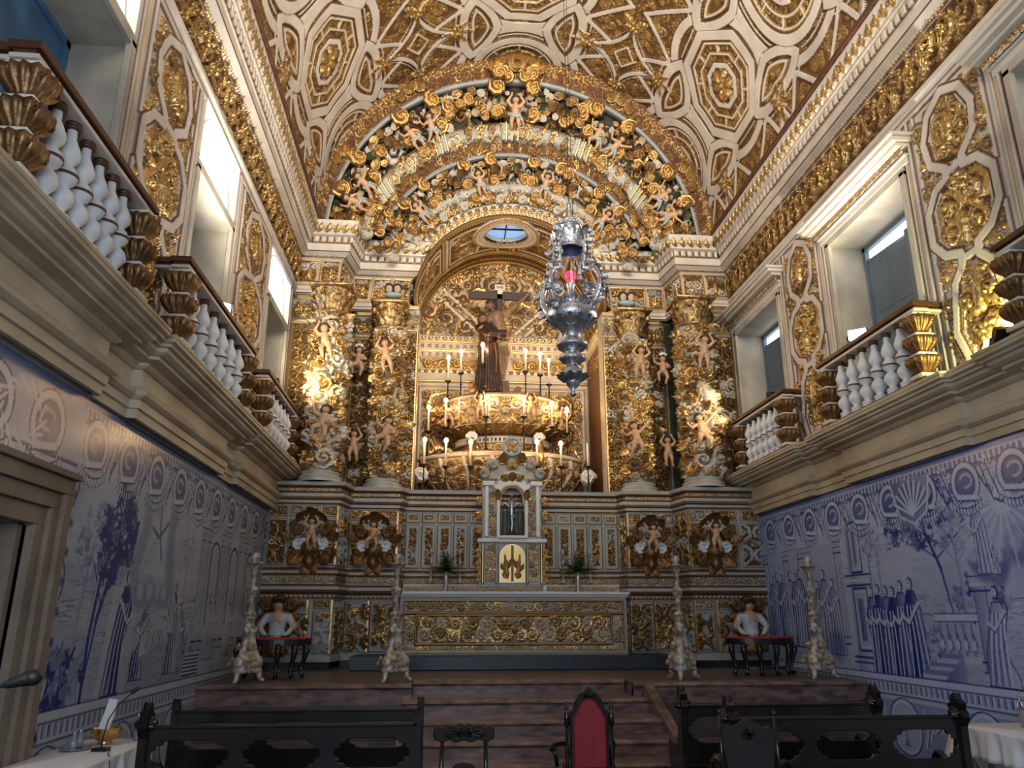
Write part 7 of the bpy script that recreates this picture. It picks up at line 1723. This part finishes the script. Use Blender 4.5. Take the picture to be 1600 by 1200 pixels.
# dark armchair by the right pews
ac=thing('dark_armchair','dark carved armchair with a solid shield-shaped back beside the right pews','chair',(2.56,6.75,ZF),-.35)
sh=[(-.13,.45),(-.16,.60),(-.20,.85),(-.21,1.0),(-.17,1.04),(-.12,1.02),(-.07,1.05),(0,1.10),(.07,1.05),(.12,1.02),(.17,1.04),(.21,1.0),(.20,.85),(.16,.60),(.13,.45)]
V,F=curve_plate(sh,[],.04,.01); b=MB(); b.add(V,F); b.addT(VOLE,np.array(T((0,-.03,.98),(PI/2,0,0),.06))); b.build('backrest',M_dark,ac,smooth=False,local=True)
for k in (-1,1):
    b=MB(); b.add(*tube_el([(k*.22,.0,.74),(k*.27,.12,.76),(k*.31,.26,.72),(k*.33,.38,.62),(k*.30,.44,.60)],[.018,.024,.022,.024,.02],8)); b.add(*tube_el([(k*.31,.36,.62),(k*.26,.36,.45)],.02,8)); b.build('armrest',M_dark,ac,local=True)
    b=MB(); b.add(*tube_el([(k*.22,.0,1.12),(k*.225,.0,.42)],[.012,.02],8)); b.add(*sphere_el((k*.22,0,1.14),.02,8)); b.build('back_post',M_dark,ac,local=True)
b=MB(); b.add(*box_el(-.26,.26,-.02,.44,.40,.46,.015)); b.build('seat',M_dark,ac,smooth=False,local=True); chair_legs(ac,.22,.40,.40,M_dark)

# console tables with red tops
def console_table(cx,lab):
    y=13.75; t=thing('console_table',lab,'table',(cx,y,ZP),0,'red-topped tables'); W=.63
    half=[(W*math.cos(a),-.42*math.sin(a)) for a in np.linspace(0,PI,25)]
    b=MB(); b.add(*prism_el([(x,y_+.2) for x,y_ in half][::-1],.605,.63)); b.build('red_top',M_redtop,t,smooth=False,local=True)
    b=MB(); b.add(*prism_el([(x*.98,y_*.97+.2) for x,y_ in half][::-1],.50,.604)); b.build('apron',M_dark,t,smooth=False,local=True)
    for a in (.12,.27,.42,.58,.73,.88):
        x,y_=W*.92*math.cos(a*PI),-.42*.92*math.sin(a*PI)+.2
        b=MB(); b.add(*tube_el([(x,y_,.52),(x*1.06,y_-.03,.42),(x*.98,y_,.25),(x*.90,y_+.01,.10),(x*1.0,y_-.03,.02)],[.05,.055,.035,.025,.04],8)); b.build('leg',M_dark,t,local=True)
    b=MB(); b.add(*prism_el([(x*.8,y_*.8+.2) for x,y_ in half][::-1],.10,.13)); b.build('stretcher',M_dark,t,smooth=False,local=True)
console_table(-2.80,'half-round black table with a red top by the left tiled wall'); console_table(5.62,'half-round black table with a red top by the right tiled wall')

# tables with white cloths
def cloth_table(x0,x1,y0,y1,z,tl,cl,seed):
    t=thing('small_table',tl,'table',((x0+x1)/2,(y0+y1)/2,ZF))
    b=MB(); b.add(*box_el(x0+.03,x1-.03,y0+.03,y1-.03,z-.05,z-.005,.005)); b.build('tabletop',M_dark,t,smooth=False)
    for x in (x0+.07,x1-.07):
        for y in (y0+.07,y1-.07): b=MB(); b.add(*box_el(x-.03,x+.03,y-.03,y+.03,ZF,z-.05,.005)); b.build('leg',M_dark,t,smooth=False)
    n=120; P=[]; rr=random.Random(seed); cx,cy=(x0+x1)/2,(y0+y1)/2; w,h=(x1-x0)/2,(y1-y0)/2
    def ring(k,drop):
        out=[]
        for i in range(n):
            a=2*PI*i/n; c,s=math.cos(a),math.sin(a); m_=max(abs(c)/w,abs(s)/h); px,py=c/m_,s/m_; 
            amp=drop*(.11*math.sin(9*a+seed)+.06*math.sin(17*a+1.3*seed)); corner=min(abs(px)/w,abs(py)/h)**6
            out.append((cx+px*(1+(.015+amp+.10*corner*drop)*(1 if drop else 0)),cy+py*(1+(.015+amp*.8+.08*corner*drop)*(1 if drop else 0)),z+.004-drop*(.30+.10*corner)))
        return out
    V=[(cx,cy,z+.004)]; F=[]; rings=[ring(0,0)]
    for d in (.0,.04,.15,.35,.6,.85,1.0): rings.append(ring(1,d) if d else [(cx+(p[0]-cx)*1.012,cy+(p[1]-cy)*1.012,p[2]-.006) for p in rings[0]])
    for r_ in rings: V+=r_
    F=[(0,1+i,1+(i+1)%n) for i in range(n)]
    for k in range(len(rings)-1): F+=[(1+k*n+i,1+(k+1)*n+i,1+(k+1)*n+(i+1)%n,1+k*n+(i+1)%n) for i in range(n)]
    o=MB().add(V,F).build('tablecloth',M_cloth); sd=o.modifiers.new('s','SOLIDIFY'); sd.thickness=.003; sd.offset=1
    tag(o,cl,'tablecloth'); return t
cloth_table(-3.42,-2.78,6.9,8.5,.56,'small table hidden under a white cloth by the left doorway','white linen cloth with the microphone, brass bowl and bottle on it',1)
cloth_table(5.72,6.55,7.4,8.85,.56,'small dark table under a white cloth at the right tiled wall','white linen cloth under the steel bucket at the right wall',2)
TZ=.571
b=MB(); V,F=lathe_el([(0,0),(.07,0),(.065,.01),(.05,.02),(.09,.04),(.125,.10),(.13,.135),(.135,.14),(.12,.135),(.08,.05),(0,.04)],20); b.add(V+np.array([-3.12,8.18,TZ]),F); tag(b.build('brass_bowl',M_brass),'round brass bowl on the left white cloth','bowl')
b=MB(); q=[(-.04,0),(.05,0),(.09,.16),(.10,.28),(.03,.29),(.0,.16)]; b.add(*[(lambda V,F:(V+np.array([-3.15,8.16,TZ+.10]),F))(*curve_plate(q,[],.03,.004))][0]); tag(b.build('folded_napkin',M_paper,smooth=False),'folded white napkin standing in the brass bowl','napkin')
tr=thing('cruet_tray','small metal tray with two little cruets on the left white cloth','tray',(-3.24,7.85,TZ))
b=MB(); b.add(*lathe_el([(0,0),(.13,0),(.16,.012),(.16,.016),(.13,.006),(0,.006)],20,squash=(.8,1))); b.build('tray_dish',M_steel,tr,local=True)
for k in (-1,1):
    o=thing('glass_cruet','little glass cruet on the tray, %s the doorway'%('nearer' if k<0 else 'farther from'),'cruet',(-3.24,7.85+k*.06,TZ+.007)); b=MB(); b.add(*lathe_el([(0,0),(.03,0),(.04,.04),(.03,.08),(.014,.10),(.018,.13),(0,.135)],12)); b.build('cruet_body',M_glass,o,local=True); b=MB(); b.add(*lathe_el([(.018,.13),(.02,.14),(.0,.155)],10)); b.build('stopper',M_steel,o,local=True)
mc=thing('desk_microphone','black gooseneck desk microphone on the left white cloth','microphone',(-2.98,7.75,TZ))
b=MB(); b.add(*box_el(-.07,.07,-.05,.05,0,.025,.008)); b.build('base',M_black,mc,smooth=False,local=True)
b=MB(); b.add(*tube_el([(0,0,.02),(.005,0,.12),(.02,.02,.25),(.07,.05,.36),(.13,.08,.43),(.17,.10,.47)],.006,6)); b.build('gooseneck',M_black,mc,local=True)
b=MB(); b.add(*capsule_el((.17,.10,.47),(.20,.12,.50),.016,.018,10)); b.build('microphone_head',M_black,mc,local=True)
b=MB(); b.add(*tube_el([(.04,0,.012),(.10,-.05,.006),(.14,-.2,.006),(.19,-.3,.004),(.225,-.36,-.05),(.23,-.38,-.3)],.004,5)); b.build('microphone_cable',M_black,mc,local=True)
bt=thing('water_bottle','clear plastic bottle with a white cap at the far end of the left cloth','bottle',(-2.90,8.38,TZ))
b=MB(); b.add(*lathe_el([(0,0),(.036,0),(.038,.02),(.038,.15),(.03,.18),(.014,.20),(.014,.215)],14)); b.build('bottle_body',M_glass,bt,local=True); b=MB(); b.add(*lathe_el([(.018,.21),(.018,.235),(0,.236)],12)); b.build('cap',M_paper,bt,local=True)
bk=thing('steel_bucket','steel holy water bucket with a raised handle on the right cloth','bucket',(6.34,8.45,TZ))
b=MB(); b.add(*lathe_el([(0,0),(.085,0),(.09,.02),(.105,.17),(.112,.175),(.105,.18),(.098,.17),(.08,.02),(0,.015)],20)); b.build('bucket_body',M_steel,bk,local=True)
b=MB(); b.add(*tube_el([(.105*math.cos(a),0.02,.17+.13*math.sin(a)) for a in np.linspace(0,PI,14)],.006,6)); b.build('handle',M_steel,bk,local=True)
b=MB(); b.add(*tube_el([(-.02,0,.05),(-.09,-.02,.30)],.008,6)); b.add(*sphere_el((-.095,-.02,.32),.02,8)); tag(b.build('water_sprinkler',M_steel,bk,local=True),'','') ; o=bk.children[-1]; del o['label']; del o['category']
# near microphone on its boom
ms=thing('boom_microphone','dark microphone on a thin boom entering from the left edge','microphone',(-1.75,3.0,ZF))
b=MB(); b.add(*lathe_el([(0,0),(.14,0),(.14,.02),(.02,.03),(.0,.03)],20)); b.build('stand_base',M_black,ms,local=True)
b=MB(); b.add(*tube_el([(0,0,.02),(0,0,1.62)],.009,8)); b.add(*tube_el([(-.12,0,1.60),(.0,0,1.62),(.24,0,1.675)],.007,8)); b.build('stand_pole',M_black,ms,local=True)
b=MB(); b.add(*capsule_el((.25,0,1.678),(.32,0,1.698),.014,.026,12)); b.add(*sphere_el((.335,0,1.70),.028,12)); b.build('microphone_head',M_black,ms,local=True)
